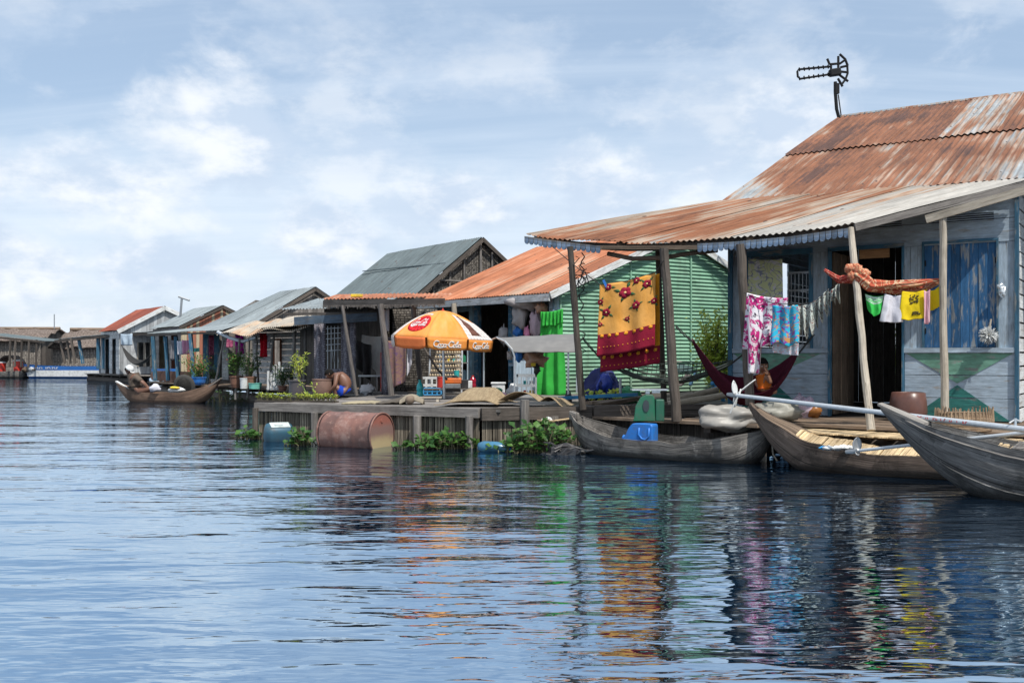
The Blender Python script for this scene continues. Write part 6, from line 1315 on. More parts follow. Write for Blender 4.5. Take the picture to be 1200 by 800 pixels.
hammock('net_hammock', 'empty dark net hammock sagging behind the main porch post', at(682, 396, 13.1), at(700, 416, 13.1), at(858, 425, 12.4), at(879, 408, 11.95), .30, .42, plain('dark_net', (.05, .065, .055), .8), net=True, tilt=.2)
# ------------------------------------------------------------------ umbrella
uc = at(519, 364, 16.0); t = thing('market_umbrella', 'orange drink company umbrella with scalloped valance over the dock stall', 'umbrella', V((uc.x, uc.y, .5))); apex = uc.copy(); RU, HU_ = .85, .44; tilt = Matrix.Rotation(R(3), 3, 'Y') @ Matrix.Rotation(R(1), 3, 'X')
b0 = R(-57)
def us(k, s, r_, off=0, z_off=0):                       # gore k, s 0..1 across, r 0..1 outwards; angle measured from the camera side
    a0, a1 = b0+k*R(45), b0+(k+1)*R(45); f_ = lambda a, r2: V((math.sin(a)*RU*r2, -math.cos(a)*RU*r2, -HU_*(r2**1.75)))
    p = lerp(f_(a0, r_), f_(a1, r_), s); am = lerp(a0, a1, s); p = p+V((math.sin(am), -math.cos(am), 0))*(.035*4*s*(1-s)*r_*math.sin(3.14*min(1, r_*.9)))
    n_ = V((math.sin(am)*.6, -math.cos(am)*.6, .8)); return apex+(tilt @ (p+n_*off))
def uval(k, s, v, off=0):
    a0, a1 = b0+k*R(45), b0+(k+1)*R(45); e = us(k, s, 1); am = lerp(a0, a1, s); h_ = .185*(1-.28*(abs(2*s-1)**4)); ins = (abs(2*s-1)**6)*.0; return e+V((math.sin(am)*(-.02*v+off), -math.cos(am)*(-.02*v+off), -h_*v))
UO = fabric('orange_canvas', (.78, .27, .045), (.74, .36, .13)); UO_SHADE = fabric('shaded_orange_canvas', (.78, .22, .07), (.72, .18, .06)); UR = fabric('red_lining', (.42, .02, .015)); UW = fabric('white_canvas', (.72, .68, .66), (.70, .55, .48)); LR = fabric('red_disc', (.62, .02, .03)); LW = fabric('white_letter', (.80, .78, .76)); BOT = fabric('bottle_brown', (.16, .07, .05))  # second orange is the same canvas darkened, painted shade
def script_letters():
    """strokes of the script word, in units of letter height"""
    def arc(cx_, cy_, rx, ry, a0, a1, n=12): return [(cx_+rx*math.cos(R(lerp(a0, a1, i/n))), cy_+ry*math.sin(R(lerp(a0, a1, i/n)))) for i in range(n+1)]
    S_ = []; x = 0
    def C(x): return [arc(x+.42, .5, .42, .5, 50, 320), arc(x+.62, .84, .13, .1, -60, 200)]
    def o(x): return [arc(x+.2, .24, .2, .24, 0, 360)]
    def c(x): return [arc(x+.2, .24, .2, .24, 50, 315)]
    def a(x): return [arc(x+.2, .24, .2, .24, 0, 360), [(x+.41, .48), (x+.38, .1), (x+.46, 0), (x+.55, .06)]]
    def l(x): return [[(x+.02, .1), (x+.2, .5), (x+.26, .9), (x+.16, 1.0), (x+.08, .8), (x+.1, .2), (x+.2, 0), (x+.34, .1)]]
    for fn, adv in ((C, .78), (o, .44), (c, .42), (a, .60)): S_ += fn(x); x += adv
    S_.append([(x+.0, .40), (x+.18, .44)]); x += .26
    for fn, adv in ((C, .78), (o, .44), (l, .38), (a, .60)): S_ += fn(x); x += adv
    S_.append([(.5, .02), (.9, -.16), (1.5, -.12), (1.95, .04)]); return S_, x
def ribbons(mb, strokes, fmap, w_, mi):
    mb.m = mi
    for st in strokes:
        for (x0, y0), (x1, y1) in zip(st, st[1:]):
            dx, dy = x1-x0, y1-y0; L = math.hypot(dx, dy) or 1; nx, ny = -dy/L*w_/2, dx/L*w_/2; ex, ey = dx/L*w_*.3, dy/L*w_*.3
            n = len(mb.v); mb.v += [fmap(x0+nx-ex, y0+ny-ey), fmap(x0-nx-ex, y0-ny-ey), fmap(x1-nx+ex, y1-ny+ey), fmap(x1+nx+ex, y1+ny+ey)]; mb.face((n, n+1, n+2, n+3))
    mb.m = 0
STR, SW = script_letters()
for k in range(8):
    m = MB(); pale = k in (2, 7); m.grid(lambda u, v: us(k, u, .04+.96*v), 10, 16, lambda u, v: (u*.6, v*.8)); mats = [UW if k == 7 else UO, LR, LW, BOT, UW]
    if k == 0:
        m.m = 1; cx_, cy_ = .5, .66; n0 = len(m.v); ring = [(cx_+.40*math.cos(q/20*6.283), cy_+.23*math.sin(q/20*6.283)) for q in range(20)]
        for f0, f1 in ((0, .34), (.34, .67), (.67, 1)):
            for q in range(20):
                (xa, ya), (xb, yb) = ring[q], ring[(q+1) % 20]; g_ = lambda x, y, f_: us(k, cx_+(x-cx_)*f_, cy_+(y-cy_)*f_, .006); n = len(m.v); m.v += [g_(xa, ya, f0), g_(xb, yb, f0), g_(xb, yb, f1), g_(xa, ya, f1)]; m.face((n, n+1, n+2, n+3))
        ribbons(m, STR, lambda x, y: us(k, .5+((x+.25*y)/SW-.52)*.60, .66-(y-.45)*.20, .010), .11, 2)
        for q in range(7): xq = .3+.065*q; ribbons(m, [[(0, 0), (.0, .05)]], lambda x, y: us(k, xq+x, .41-.028*math.sin(q/6*3.14)-y, .007), .03, 2)
    if k == 2:
        m.m = 4
        for i in range(8):
            for j in range(8):
                q = [(.02+.96*(i+a)/8, lerp(.32+.30*((i+a)/8), 1, (j+b)/8)) for a, b in ((0, 0), (1, 0), (1, 1), (0, 1))]; n = len(m.v); m.v += [us(k, a*.6+.0 if 0 else a, b, .005) for a, b in q]; m.face((n, n+1, n+2, n+3))
        m.m = 3
        for (ra, rb, wa, wb) in ((.40, .56, .06, .07), (.56, .66, .07, .16), (.66, .80, .16, .14), (.80, .92, .14, .18)):
            cA, cB = .30+(.9-ra)*-.25+.1, .30+(.9-rb)*-.25+.1; n = len(m.v); m.v += [us(k, cA-wa, ra, .009), us(k, cA+wa, ra, .009), us(k, cB+wb, rb, .009), us(k, cB-wb, rb, .009)]; m.face((n, n+1, n+2, n+3))
        m.m = 0
    m.build('canopy_panel', mats, t, smooth=True, solid=.004)
    m = MB(); m.grid(lambda u, v: uval(k, u*.94+.03, v), 12, 4, lambda u, v: (u*.6, v*.2)); 
    if k in (1, 2, 7): ribbons(m, STR, lambda x, y: uval(k, .5+((x+.25*y)/SW-.5)*.66, .72-y*.5, .006), .17, 2)
    m.build('valance', [(UO_SHADE if k in (0,) else UO) if k != 7 else UW, LR, LW], t, smooth=True, solid=.004)  # left valance gets less light, painted in with the darker orange
m = MB()
for k in range(8): m.grid(lambda u, v: us(k, u, .04+.95*v, -.012), 6, 10)
m.build('lining', UR, t, smooth=True)
m = MB(); m.tube([V((uc.x+.02, uc.y, .5)), apex+V((0, 0, -.02))], .02, 10); m.build('pole', ALU, t)
m = MB(); m.lathe([(.035, -.02), (.03, .005), (.012, .012), (.01, .03), (.006, .04), (0, .042)], apex, 12); m.build('finial', PL_RED, t)
for k in range(8):
    m = MB(); m.tube([us(k, 0, .05, -.02), us(k, 0, .5, -.02), us(k, 0, 1, -.02)], .007, 5); m.build('rib', IRON, t); m = MB(); m.tube([apex+V((0, 0, -.42)), us(k, 0, .55, -.025)], .006, 5); m.build('strut', IRON, t)
# ------------------------------------------------------------------ stall goods on the dock
def crate(name, label, c, s, mat, rz=0, cat='crate', group=None, slots=3):
    c = V(c); t = thing(name, label, cat, c, group); w_, d_, h_ = s; m = MB(); q = Matrix.Rotation(rz, 4, 'Z')
    for sx in (-1, 1):
        m.box((sx*(w_/2-.008), 0, h_*.5), (.016, d_, h_*.12)); m.box((0, sx*(d_/2-.008), h_*.5), (w_, .016, h_*.12))
        for z in (.06, .94): m.box((sx*(w_/2-.008), 0, h_*z), (.018, d_, h_*.12)); m.box((0, sx*(d_/2-.008), h_*z), (w_, .018, h_*.12))
        for sy in (-1, 1): m.box((sx*(w_/2-.012), sy*(d_/2-.012), h_/2), (.026, .026, h_))
        for k in range(slots): m.box((lerp(-w_/2, w_/2, (k+1)/(slots+1)), sx*(d_/2-.008), h_/2), (.02, .012, h_))
    m.box((0, 0, .012), (w_*.97, d_*.97, .012)); m.v = [c+(q @ v) for v in m.v]; m.build('body', mat, t); return t
def tub(name, label, c, r, h, mat, cat, lid=None, group=None, flare=.9):
    c = V(c); t = thing(name, label, cat, c, group); m = MB(); m.lathe([(r*flare, 0), (r, h*.9), (r*1.05, h*.92), (r*1.05, h), (r*.95, h), (r*.92, h*.3), (0, h*.25)] if lid is None else [(r*flare, 0), (r, h*.9), (r*1.04, h*.92), (r*1.04, h), (0, h)], c, 22); m.build('body', mat, t, smooth=False)
    if lid: m = MB(); m.lathe([(r*1.06, 0), (r*1.06, h*.08), (r*.4, h*.14), (0, h*.15)], c+V((0, 0, h)), 22); m.build('lid', lid, t)
    return t
def bottle(label, c, r, h, mat, capm=PL_WHITE, cat='bottle', group='bottles at the stall', name='bottle'):
    c = V(c); t = thing(name, label, cat, c, group); m = MB(); m.lathe([(r*.9, 0), (r, h*.04), (r, h*.25), (r*.9, h*.33), (r*.9, h*.38), (r, h*.45), (r, h*.62), (r*.8, h*.75), (r*.35, h*.88), (r*.33, h*.93)], c, 18); m.build('body', mat, t, smooth=True); m = MB(); m.lathe([(r*.4, h*.92), (r*.4, h), (0, h)], c, 14); m.build('cap', capm, t); return t
zd = .5
def fd(px, d): c = at(px, 460, d); c.z = zd; return c
# trestle table behind the umbrella carries the goods
tt = thing('stall_table', 'low board table carrying the stall goods under the umbrella', 'table', fd(528, 17.5)); tz = .62
ta, tb_ = fd(498, 17.6), fd(560, 17.4)
m = MB(); m.box(((ta.x+tb_.x)/2, 17.7, tz-.012), (tb_.x-ta.x, .62, .024)); m.build('tabletop', W_GREY, tt)
for sx in (ta.x+.05, tb_.x-.05):
    for sy in (17.45, 17.95): m = MB(); m.box((sx, sy, (zd+tz-.024)/2), (.05, .05, tz-.024-zd)); m.build('leg', W_GREY, tt)
TY = 17.5
def td(px, dy=0): c = at(px, 455, TY+dy); c.z = tz; return c
bottle('tall turquoise plastic bottle standing left of the stall table', fd(492, 16.2), .055, .30, plain('turquoise_clear', (.02, .40, .42), .15, 0, .1), PL_TEAL)
bottle('dark red squat bottle at the right end of the stall table', td(554, .2), .06, .22, plain('dark_red', (.30, .01, .03), .2), PL_RED)
tub('red_box_tin', 'small open red tub at the left end of the stall table', td(517), .075, .20, PL_RED, 'tub', flare=1)
t = thing('cooler_box', 'orange cooler box with grey base at the front of the stall table', 'cooler', td(531, -.05)); c = td(531, -.05); m = MB(); m.box(c+V((0, 0, .04)), (.27, .2, .08)); m.build('base', STEEL, t, bevel=.01); m = MB(); m.box(c+V((0, 0, .13)), (.29, .21, .10)); m.build('lid', PL_ORANGE, t, bevel=.02); m = MB(); m.tube([c+V((-.1, -.1, .19)), c+V((-.06, -.1, .22)), c+V((.06, -.1, .22)), c+V((.1, -.1, .19))], .008, 6); m.build('handle', PL_BLACK, t)
t = thing('radio', 'small black and white radio set beside the orange cooler', 'radio', td(546)); c = td(546); m = MB(); m.box(c+V((-.02, 0, .075)), (.13, .12, .15)); m.build('body', PL_BLACK, t, bevel=.01); m = MB(); m.box(c+V((.075, -.0, .065)), (.07, .13, .13)); m.build('speaker', PL_WHITE, t, bevel=.008)
tub('cup', 'turquoise plastic cup on the egg rack', at(535, 441, 18.2), .05, .11, PL_TEAL, 'cup')
# egg racks: cream trays stacked in steps
EGG = plain('egg_shells', (.52, .42, .28), .55, 0, .2, (.2, .16, .1), 12)
t = thing('egg_stand', 'stepped stand of egg trays behind the umbrella pole', 'egg stand', fd(520, 18.6))
for k in range(7):
    x0, x1 = lerp(502, 512, k/6), 541; y_ = lerp(440, 408, k/6); d_ = 18.3+.06*k; a, b = at(x0, y_, d_), at(x1, y_-2, d_)
    m = MB(); m.box(((a.x+b.x)/2, d_+.1, a.z-.02), ((b.x-a.x), .22, .018)); tr = m.build('tray', plain('tray_card', (.20, .17, .14), .9), t); m = MB(); n = int((b.x-a.x)/.047)
    for i in range(n):
        for j in range(2): m.blob((a.x+.03+i*.047, d_+.03+j*.05, a.z+.008), .02, 5, (1, 1, 1.3))
    m.build('eggs', EGG, tr, smooth=True)
for sx in (503, 541): m = MB(); p = at(sx, 440, 18.45); m.beam((p.x, p.y, .5), (p.x, p.y+.2, 1.35), .03, .03, (0, 1, 0)); m.build('side_rail', ALU, t)
crate('plastic_crate', 'pale plastic crate with bottles below the egg trays', at(506, 461, 17.9)*1.0, (.40, .26, .30), PL_WHITE); 
crate('plastic_crate', 'blue lower crate beneath the egg stand', fd(507, 17.5), (.34, .2, .13), PL_LBLUE)
# wooden shelf with small goods behind eggs
t = thing('goods_shelf', 'narrow shelf of small packets beside the pale blue jamb', 'shelf', fd(532, 19.4))
for z in (1.05, 1.3, 1.5): m = MB(); p = at(532, 400, 19.5); m.box((p.x, 19.5, z), (.55, .2, .02)); m.build('shelf_board', W_GREY, t)
for s_ in (-.27, .27): m = MB(); m.box((p.x+s_, 19.5, 1.0), (.02, .2, 1.02)); m.build('side_panel', W_BLUEP, t)
cols = [PL_RED, PL_WHITE, PL_BLUE, PL_YEL, PL_GREEN, PL_PINK, PL_TEAL, PL_BLACK]
labs = ['red', 'white', 'blue', 'yellow', 'dark green', 'pink', 'turquoise', 'black']
for j, (z, wh) in enumerate(((1.06, 'bottom'), (1.31, 'middle'), (1.51, 'top'))):
    for i in range(5):
        k = (i*3+j*5) % 8; w_ = random.uniform(.05, .08); h_ = random.uniform(.09, .15); m = MB(); c = (p.x-.2+i*.1, 19.46, z+h_/2); m.box(c, (w_, .06, h_)); m.box((c[0], c[1], c[2]+h_/2+.01), (w_*.5, .03, .02)); tag(m.build('packet', cols[k], None, bevel=.006), '%s packet, number %d from the left on the %s board of the goods shelf' % (labs[k], i+1, wh), 'packet', 'packets on the goods shelf')
# mats draped on the dock
def mat_hump(label, px0, px1, hf, d, dep, yb=476):
    a, b = flo(px0, yb+.5, .505), flo(px1, yb+.8, .505); L = (b-a).length; m = MB(); seed = random.random()*9
    def fn(u, v): h = hf(u, v); return lerp(a, b, u)+V((.35*v*dep, dep*v, h+.012*mnoise.noise(V((u*4, v*4, seed)))))+V((0, 0, .006))
    m.grid(fn, 60, 24, lambda u, v: (u*L, v*dep)); ob_ = m.build('woven_mat', MAT_TAN, None, smooth=True, solid=.007); return tag(ob_, label, 'mat', 'tan mats drying on the dock')
def sst(a, b, x): x = max(0, min(1, (x-a)/(b-a))); return x*x*(3-2*x)
mat_hump('broad tan mat humped up high left of the other draped mat', 508, 583, lambda u, v: .02+.22*sst(.0, .5, u)*(1-sst(.78, 1.05, u))*math.sin(math.pi*min(1, .06+v*1.0))**.8 , 0, .8)
mat_hump('tan mat folded in two arches nearest the green dress', 584, 661, lambda u, v: (.16*abs(math.sin(u*3.14*1.35+.5))**1.0+.06*sst(0, .5, u))*(1-sst(.68, 1, u))*(1-.25*v)+(.0), 0, .55)
# curled ray-like hide and palm spathes at the left of the mats
c = flo(470, 474, .5); t = thing('curled_mat', 'rolled pale hide and dark sacking lying between the jar and the mats', 'mat', c); m = MB()
m.grid(lambda u, v: c+V((-.02+.34*u, -.08+.34*v, .015+.10*math.sin(3.14*u)**1.2*(.5+.7*v)+.02*mnoise.noise(V((u*5, v*5, 1)))))+V((.0, .0, .05*math.sin(v*5))), 24, 16); m.build('hide', plain('hide', (.26, .22, .16), .8, 0, .5), t, smooth=True, solid=.012)
m = MB(); m.grid(lambda u, v: c+V((-.36+.40*u, -.02+.30*v, .01+.10*u*math.sin(3.14*v+.3)+.02*mnoise.noise(V((u*6, v*6, 3))))), 20, 14); m.build('sacking', plain('sacking', (.09, .075, .06), .9), t, smooth=True, solid=.012)
m = MB(); m.lathe([(.05, 0), (.06, .03), (.06, .12), (.05, .15)], c+V((.12, -.14, .07)), 14, (.2, 1, .05)); m.build('roll', plain('hide_roll', (.20, .15, .11), .8), t, smooth=True)
c = flo(427, 473.5, .5); m = MB(); m.grid(lambda u, v: c+V((-.32+.68*u, -.05+.22*v, .012+.03*math.sin(3.14*v)*math.sin(3.14*u)+.014*mnoise.noise(V((u*9, v*5, 1))))), 30, 10); tag(m.build('flat_mat', plain('straw', (.34, .29, .19), .9, 0, .4), None, smooth=True, solid=.014), 'flat frayed straw mat along the dock edge near the crouching person', 'mat')
m = MB(); c = flo(500, 471, .5); m.box(c+V((0, .2, .06)), (.42, .16, .02)); m.box(c+V((-.15, .2, .025)), (.04, .14, .05)); m.box(c+V((.15, .2, .025)), (.04, .14, .05)); tag(m.build('low_bench', W_PALE), 'low pale bench board behind the rolled hide', 'bench')
# cart frame with tarpaulin canopy
cf = thing('canopy_cart', 'grey tarpaulin canopy on bent pipes in front of the shop door', 'canopy', fd(630, 15.2))
DA = 15.0
def ct(x, y, dy=0): return at(x, y, DA+dy)
m = MB(); TA, TB_, TC, TD = ct(600, 412), ct(678, 412, -.3), ct(676, 390.5, .75), ct(580, 395.5, .9)
m.grid(lambda u, v: lerp(lerp(TA, TB_, u), lerp(TD, TC, u), v)+V((0, 0, .045*math.sin(3.14*v)-.012*abs(math.sin(u*9)))), 30, 12, lambda u, v: (u, v)); m.build('tarpaulin', plain('grey_tarp', (.17, .165, .16), .75, 0, .5, (.30, .29, .27), 5, bump=.3), cf, smooth=True, solid=.012)
for pts in ([ct(603, 462), ct(603, 418), ct(600, 409), ct(592, 400), ct(583, 396, .5)], [ct(567, 460, 1.0), ct(567, 412, 1.0), ct(571, 400, 1.0), ct(583, 395, .9)], [ct(666, 462, -.2), ct(666, 412, -.2)], [ct(676, 460, .6), ct(676, 392, .7)]):
    m = MB(); m.tube(pts, .014, 8); m.build('pipe', ALU, cf)
c = fd(666, 14.9); m = MB(); m.lathe([(.06, 0), (.05, .10), (.03, .17), (0, .175)], c, 12); m.build('foot_weight', PL_BLACK, cf)
def bagt(label, px, py, d, r, mat, sc=(1, .7, 1.2), name='hanging_bag', g='plastic bags hanging at the shop front', nz=.7):
    c = at(px, py, d); t = thing(name, label, 'bag', c, g); m = MB(); m.blob(c, r, 9, sc, nz); m.build('body', mat, t, smooth=True); m = MB(); m.tube([c+V((0, 0, r*sc[2]*.8)), c+V((.01, 0, r*sc[2]*1.5))], [.02, .006], 6); m.build('knot', mat, t); return t
CLR = plain('clear_plastic', (.40, .38, .38), .2, 0, .3, (.2, .15, .12), 14); BRB = plain('bread_bag', (.48, .28, .18), .25, 0, .6, (.15, .06, .04), 16)
bagt('brown bag of dried goods hanging under the grey tarpaulin', 627, 421, 15.6, .15, BRB, (1.2, .6, .85)); bagt('small blue bag hanging under the left of the grey tarpaulin', 608, 417, 15.6, .06, PL_BLUE); bagt('dark little bag hanging below the brown one', 629, 433, 15.5, .055, PL_BLACK); bagt('clear little bag on the bent pipe of the canopy', 598, 416, 15.7, .05, CLR)
m = MB(); c = at(625, 427, 15.48); m.box(c, (.07, .01, .05), rz=.2); tag(m.build('price_card', PL_YEL), 'yellow card pinned on the brown hanging bag', 'card')
def gp3(px, py, off=.25): tt_ = gP(px); p = GP+e2*tt_-e1*off; return V((p.x, p.y, zat(py, p.y)))
for (px, py, r, mt, sc, lab) in ((610, 370, .17, CLR, (.9, .6, 1.2), 'grey translucent bag on the shop wall left of the pink bag'), (628, 380, .15, plain('mauve_net', (.45, .33, .38), .6), (.7, .6, 1.6), 'long mauve net bag next to the green dress'), (634, 361, .10, BRB, (1, .7, .8), 'small brown round bag up under the orange roof eave'), (618, 355, .22, CLR, (1.5, .5, .5), 'swag of clear plastic sheeting under the orange roof eave'), (590, 393, .13, CLR, (.8, .5, 1.2), 'clear bag in the dark shop doorway'), (607, 389, .10, PL_BLUE, (1, .6, .9), 'blue bag below the grey translucent bag'), (618, 390, .08, PL_PINK, (.7, .6, 1.2), 'bright pink bag behind the mauve net bag'), (497, 372, .1, CLR, (.6, .5, 1), 'pale little bag above the umbrella top')):
    bagt(lab, px, py, gp3(px, py, .3).y if px > 560 else 19.0, r, mt, sc)
# green dress on the eave
DRS = fabric('bright_green_dress', (.05, .46, .07), (.03, .30, .045))
a, b = gp3(636, 366, .42), gp3(657, 363, .42); a, b = at(635, 366, 17.6), at(658.5, 362.5, 17.4)
cloth('green_dress', 'long bright green dress with ruffled top hanging from the shop eave', a, b, 1.50, DRS, amp=.042, fr=2.3, taper=1.42, lean=(-.02, 0, 0), seed=21, nu=60, cat='dress')
m = MB(); f, L, o = cloth_fn(a+V((-.02, -.03, .01)), b+V((.02, -.03, .01)), .26, amp=.04, fr=6, seed=22, hem=.03); m.grid(lambda u, v: f(u, v), 50, 10); rf_ = m.build('ruffle', DRS, None, smooth=True, solid=.004); dr = [o_ for o_ in S.objects if o_.name.startswith('green_dress')][0]; wl = rf_.location.copy(); rf_.parent = dr; rf_.location = wl-dr.location
# counters and goods right of the door
crate('wire_rack', 'grey wire rack of small goods beside the green dress', fd(617, 16.8), (.34, .3, .38), ALU, cat='rack'); c = fd(620, 16.75)
for k in range(4):
    m = MB(); h_ = .10; m.box(c+V((-.06+.05*(k % 2)*2, 0, .06+(k//2)*.16)), (.07, .08, h_)); tag(m.build('box', cols[(k*3) % 8], None, bevel=.005), '%s box in the grey wire rack' % labs[(k*3) % 8], 'box', 'small boxes in the wire rack')
t = thing('storage_box', 'white lidded storage box in front of the dark shop door', 'storage box', fd(584, 16.6)); c = fd(584, 16.6); m = MB(); m.box(c+V((0, 0, .11)), (.22, .22, .22)); m.build('body', PL_WHITE, t, bevel=.012); m = MB(); m.box(c+V((0, 0, .235)), (.25, .25, .03)); m.build('lid', PL_WHITE, t, bevel=.01)
c = fd(583, 16.0); m = MB(); m.blob(c+V((0, 0, .12)), .08, 8, (1, .7, .7), .3); tag(m.build('green_bundle', PL_GREEN, smooth=True), 'small dark green bundle on the pink bag', 'bundle')
c = fd(584, 15.8); t = thing('plastic_bag', 'pink plastic bag spread on the dock before the white box', 'bag', c); m = MB(); m.blob(c+V((0, 0, .04)), .19, 10, (1.05, .7, .36), .5); m.build('body', plain('pink_film', (.72, .36, .48), .35), t, smooth=True)
c = fd(601, 16.3); t = thing('plastic_bag', 'white crumpled bag beside the white lidded box', 'bag', c); m = MB(); m.blob(c+V((0, 0, .09)), .11, 9, (.8, .7, 1.1), .6); m.build('body', PL_WHITE, t, smooth=True)
c = fd(601, 15.7); m = MB()
for _ in range(16): m.leaf(c+V((random.gauss(0, .04), random.gauss(0, .03), .03)), V((random.uniform(-1, 1), random.uniform(-1, 1), .5)), (0, 0, 1), .09, .035)
tag(m.build('greens_bunch', LEAF_Y), 'small bunch of leafy greens on the dock by the canopy pipe', 'greens')
t = thing('shop_cabinet', 'pale blue cabinet under the hanging bags', 'cabinet', fd(622, 18.3)); c = fd(622, 17.9); m = MB(); m.box(c+V((0, 0, .32)), (.62, .3, .64)); m.build('body', W_BLUEP, t, bevel=.01); m = MB(); m.box(c+V((0, -.02, .655)), (.66, .34, .03)); m.build('top', W_BLUEP, t)
for s_ in (-.155, .155): m = MB(); m.box(c+V((s_, -.16, .32)), (.28, .02, .56)); m.build('door', W_BLUEP, t)
# inside the woven house porch
t = thing('side_counter', 'red fronted counter with white cloth in the woven house porch', 'counter', fd(436, 19.2)); c = fd(440, 19.3); m = MB(); m.box(c+V((0, 0, .30)), (.62, .35, .03)); m.build('top', W_WHITE, t); m = MB(); m.box(c+V((.20, -.1, .38)), (.16, .16, .75)); m.build('red_panel', PL_RED, t)
for s_ in (-.28, .05): m = MB(); m.box(c+V((s_, 0, .14)), (.04, .3, .28)); m.build('leg', W_GREY, t)
cloth('white_sheet', 'large white sheet hanging in the woven house porch', at(424, 392, 19.8), at(448, 394, 19.6), .85, fabric('off_white', (.55, .53, .50), (.42, .40, .38)), amp=.05, fr=1.5, bot=lambda u: .55+.45*u, seed=31)
cloth('dark_cloth', 'dark cloth hanging over the counter in the woven house porch', at(418, 398, 19.4), at(436, 404, 19.3), .75, fabric('black_cloth', (.02, .018, .018)), amp=.05, fr=2, bot=lambda u: .7+.3*u, seed=32)
cloth('brown_sarong', 'brown and purple worn sarong hanging left of the umbrella', at(455, 399, 17.2), at(476, 398, 17.1), .84, mswirl('sarong_print', (.24, .145, .115), (.20, .11, .12), (.16, .09, .16), 7), amp=.03, fr=2, seed=33, bot=lambda u: 1-.15*u)
cloth('white_rag', 'torn white rag hanging beside the brown sarong', at(477, 404, 17.3), at(483, 402, 17.3), .55, WHT, amp=.03, fr=1, seed=34, bot=lambda u: 1-.4*u)
cloth('grey_towel', 'narrow pale towel hanging near the top of the dark porch', at(450, 362, 18.4), at(456, 362, 18.4), .40, WHT, amp=.02, fr=1, seed=35)
c = at(431, 463, 18.3); bagt('clear plastic bag slumped under the porch counter', 431, 457, 18.4, .11, CLR, (1.2, .7, .8), name='plastic_bag', g=None or 'plastic bags on the dock')
m = MB(); p = at(402, 346.5, 19.2); 
t = thing('yellow_packet', 'yellow packet lying on the woven house porch roof', 'packet', at(416, 349, 17.9)); m = MB(); m.box(at(418, 346.7, 18.0)+V((0, 0, .005)), (.20, .10, .055), rz=-.2); m.build('body', PL_YEL, t, bevel=.01)
m = MB(); m.tube([at(497, 408, 17.0), at(512, 432, 16.9), at(524, 445, 16.9)], .02, 6); tag(m.build('leaning_stick', W_DARK), 'dark stick leaning under the umbrella toward the orange cooler', 'stick')
# behind the towel: bags, plank, logs
bl = plain('navy_cloth', (.012, .02, .13), .6, 0, .3, (.02, .02, .03), 9); c = at(706, 462, 14.9); c.z = .5; t = thing('backpack', 'big navy blue rucksack with shiny straps behind the orange towel', 'backpack', c); m = MB(); m.blob(c+V((0, 0, .22)), .26, 14, (.95, .7, .95), .55, fr=1.8); m.blob(c+V((-.13, -.1, .10)), .14, 10, (1.2, .8, .8), .5); m.blob(c+V((.12, -.08, .10)), .14, 10, (1.2, .8, .8), .5); m.build('body', bl, t, smooth=True)
m = MB(); m.tube([c+V((-.08, -.18, .12)), c+V((-.09, -.21, .25)), c+V((-.03, -.18, .37)), c+V((.06, -.18, .34)), c+V((.10, -.18, .2))], .022, 8); m.build('strap', plain('blue_nylon', (.02, .05, .35), .35), t, smooth=True); m = MB(); m.blob(c+V((.03, -.17, .30)), .10, 8, (1, .6, 1.2), .6); m.build('pocket', plain('blue_nylon_pocket', (.02, .05, .35), .35), t, smooth=True)
c = at(737, 462, 14.7); c.z = .5; m = MB(); m.blob(c+V((0, 0, .10)), .16, 10, (1.1, .7, .75), .5); tag(m.build('green_sack', plain('green_sack', (.01, .20, .07), .5), smooth=True), 'dark green sack slumped beside the navy rucksack', 'sack')
m = MB(); m.beam(at(655, 466.5, 14.6), at(747, 462, 14.2), .08, .05); tag(m.build('blue_plank', wood('sky_blue_paint', (.3, .3, .3), (.4, .4, .4), (.05, .06, .08), paint=(.06, .35, .66), wear=.15)), 'sky blue painted plank lying behind the creeping plant', 'plank')
m = MB(); m.tube([at(727, 443, 14.4), at(727, 463, 14.4)], .02, 8); tag(m.build('short_pipe', STEEL), 'short grey upright pipe beside the green sack', 'pipe')
m = MB(); m.beam(at(700, 474, 13.9), at(752, 466, 14.3), .16, .05); m.beam(at(690, 472, 14.1), at(740, 468, 14.5), .14, .04); tag(m.build('brown_boards', W_BROWN), 'short reddish brown boards stacked behind the front beam', 'boards')
for k, (xa, ya, xb, yb, d0, d1, lab) in enumerate(((779, 471, 842, 456, 13.9, 13.7, 'upper pale log of the pile behind the net hammock'), (783, 474, 862, 461, 13.7, 13.5, 'lower pale log of the pile, reaching to the white sack'), (776, 466, 812, 462, 14.2, 14.2, 'short pale log at the left end of the pile'))):
    m = MB(); pole(m, [at(xa, ya, d0), at(xb, yb, d1)], .05, .042, 10, .008); tag(m.build('log', wood('pale_log', (.34, .29, .22), (.46, .40, .31), (.12, .1, .08))), lab, 'log', 'pale logs piled behind the hammock')
m = MB(); m.beam(at(775, 423, 16.5), at(815, 424, 16.8), .03, .02); sh_ = thing('leaning_sheet', 'faded green sheet leaning against the green wall under a thin rail', 'sheet', at(795, 445, 16.6)); m.build('rail', W_GREY, sh_); m = MB(); q_ = [at(776, 426, 16.5), at(813, 431, 16.7), at(809, 437, 16.2), at(783, 441, 16.0)]; m.grid(lambda u, v: lerp(lerp(q_[3], q_[2], u), lerp(q_[0], q_[1], u), v)+V((0, 0, .03*math.sin(u*3))), 10, 6); m.build('sheet', plain('faded_green', (.30, .42, .33), .7, 0, .4), sh_, solid=.015)
m = MB(); m.beam(at(795, 452, 15.5), at(807, 439, 15.6), .14, .02); tag(m.build('cardboard', plain('card', (.42, .30, .24), .9)), 'torn pinkish cardboard piece behind the net hammock', 'cardboard')
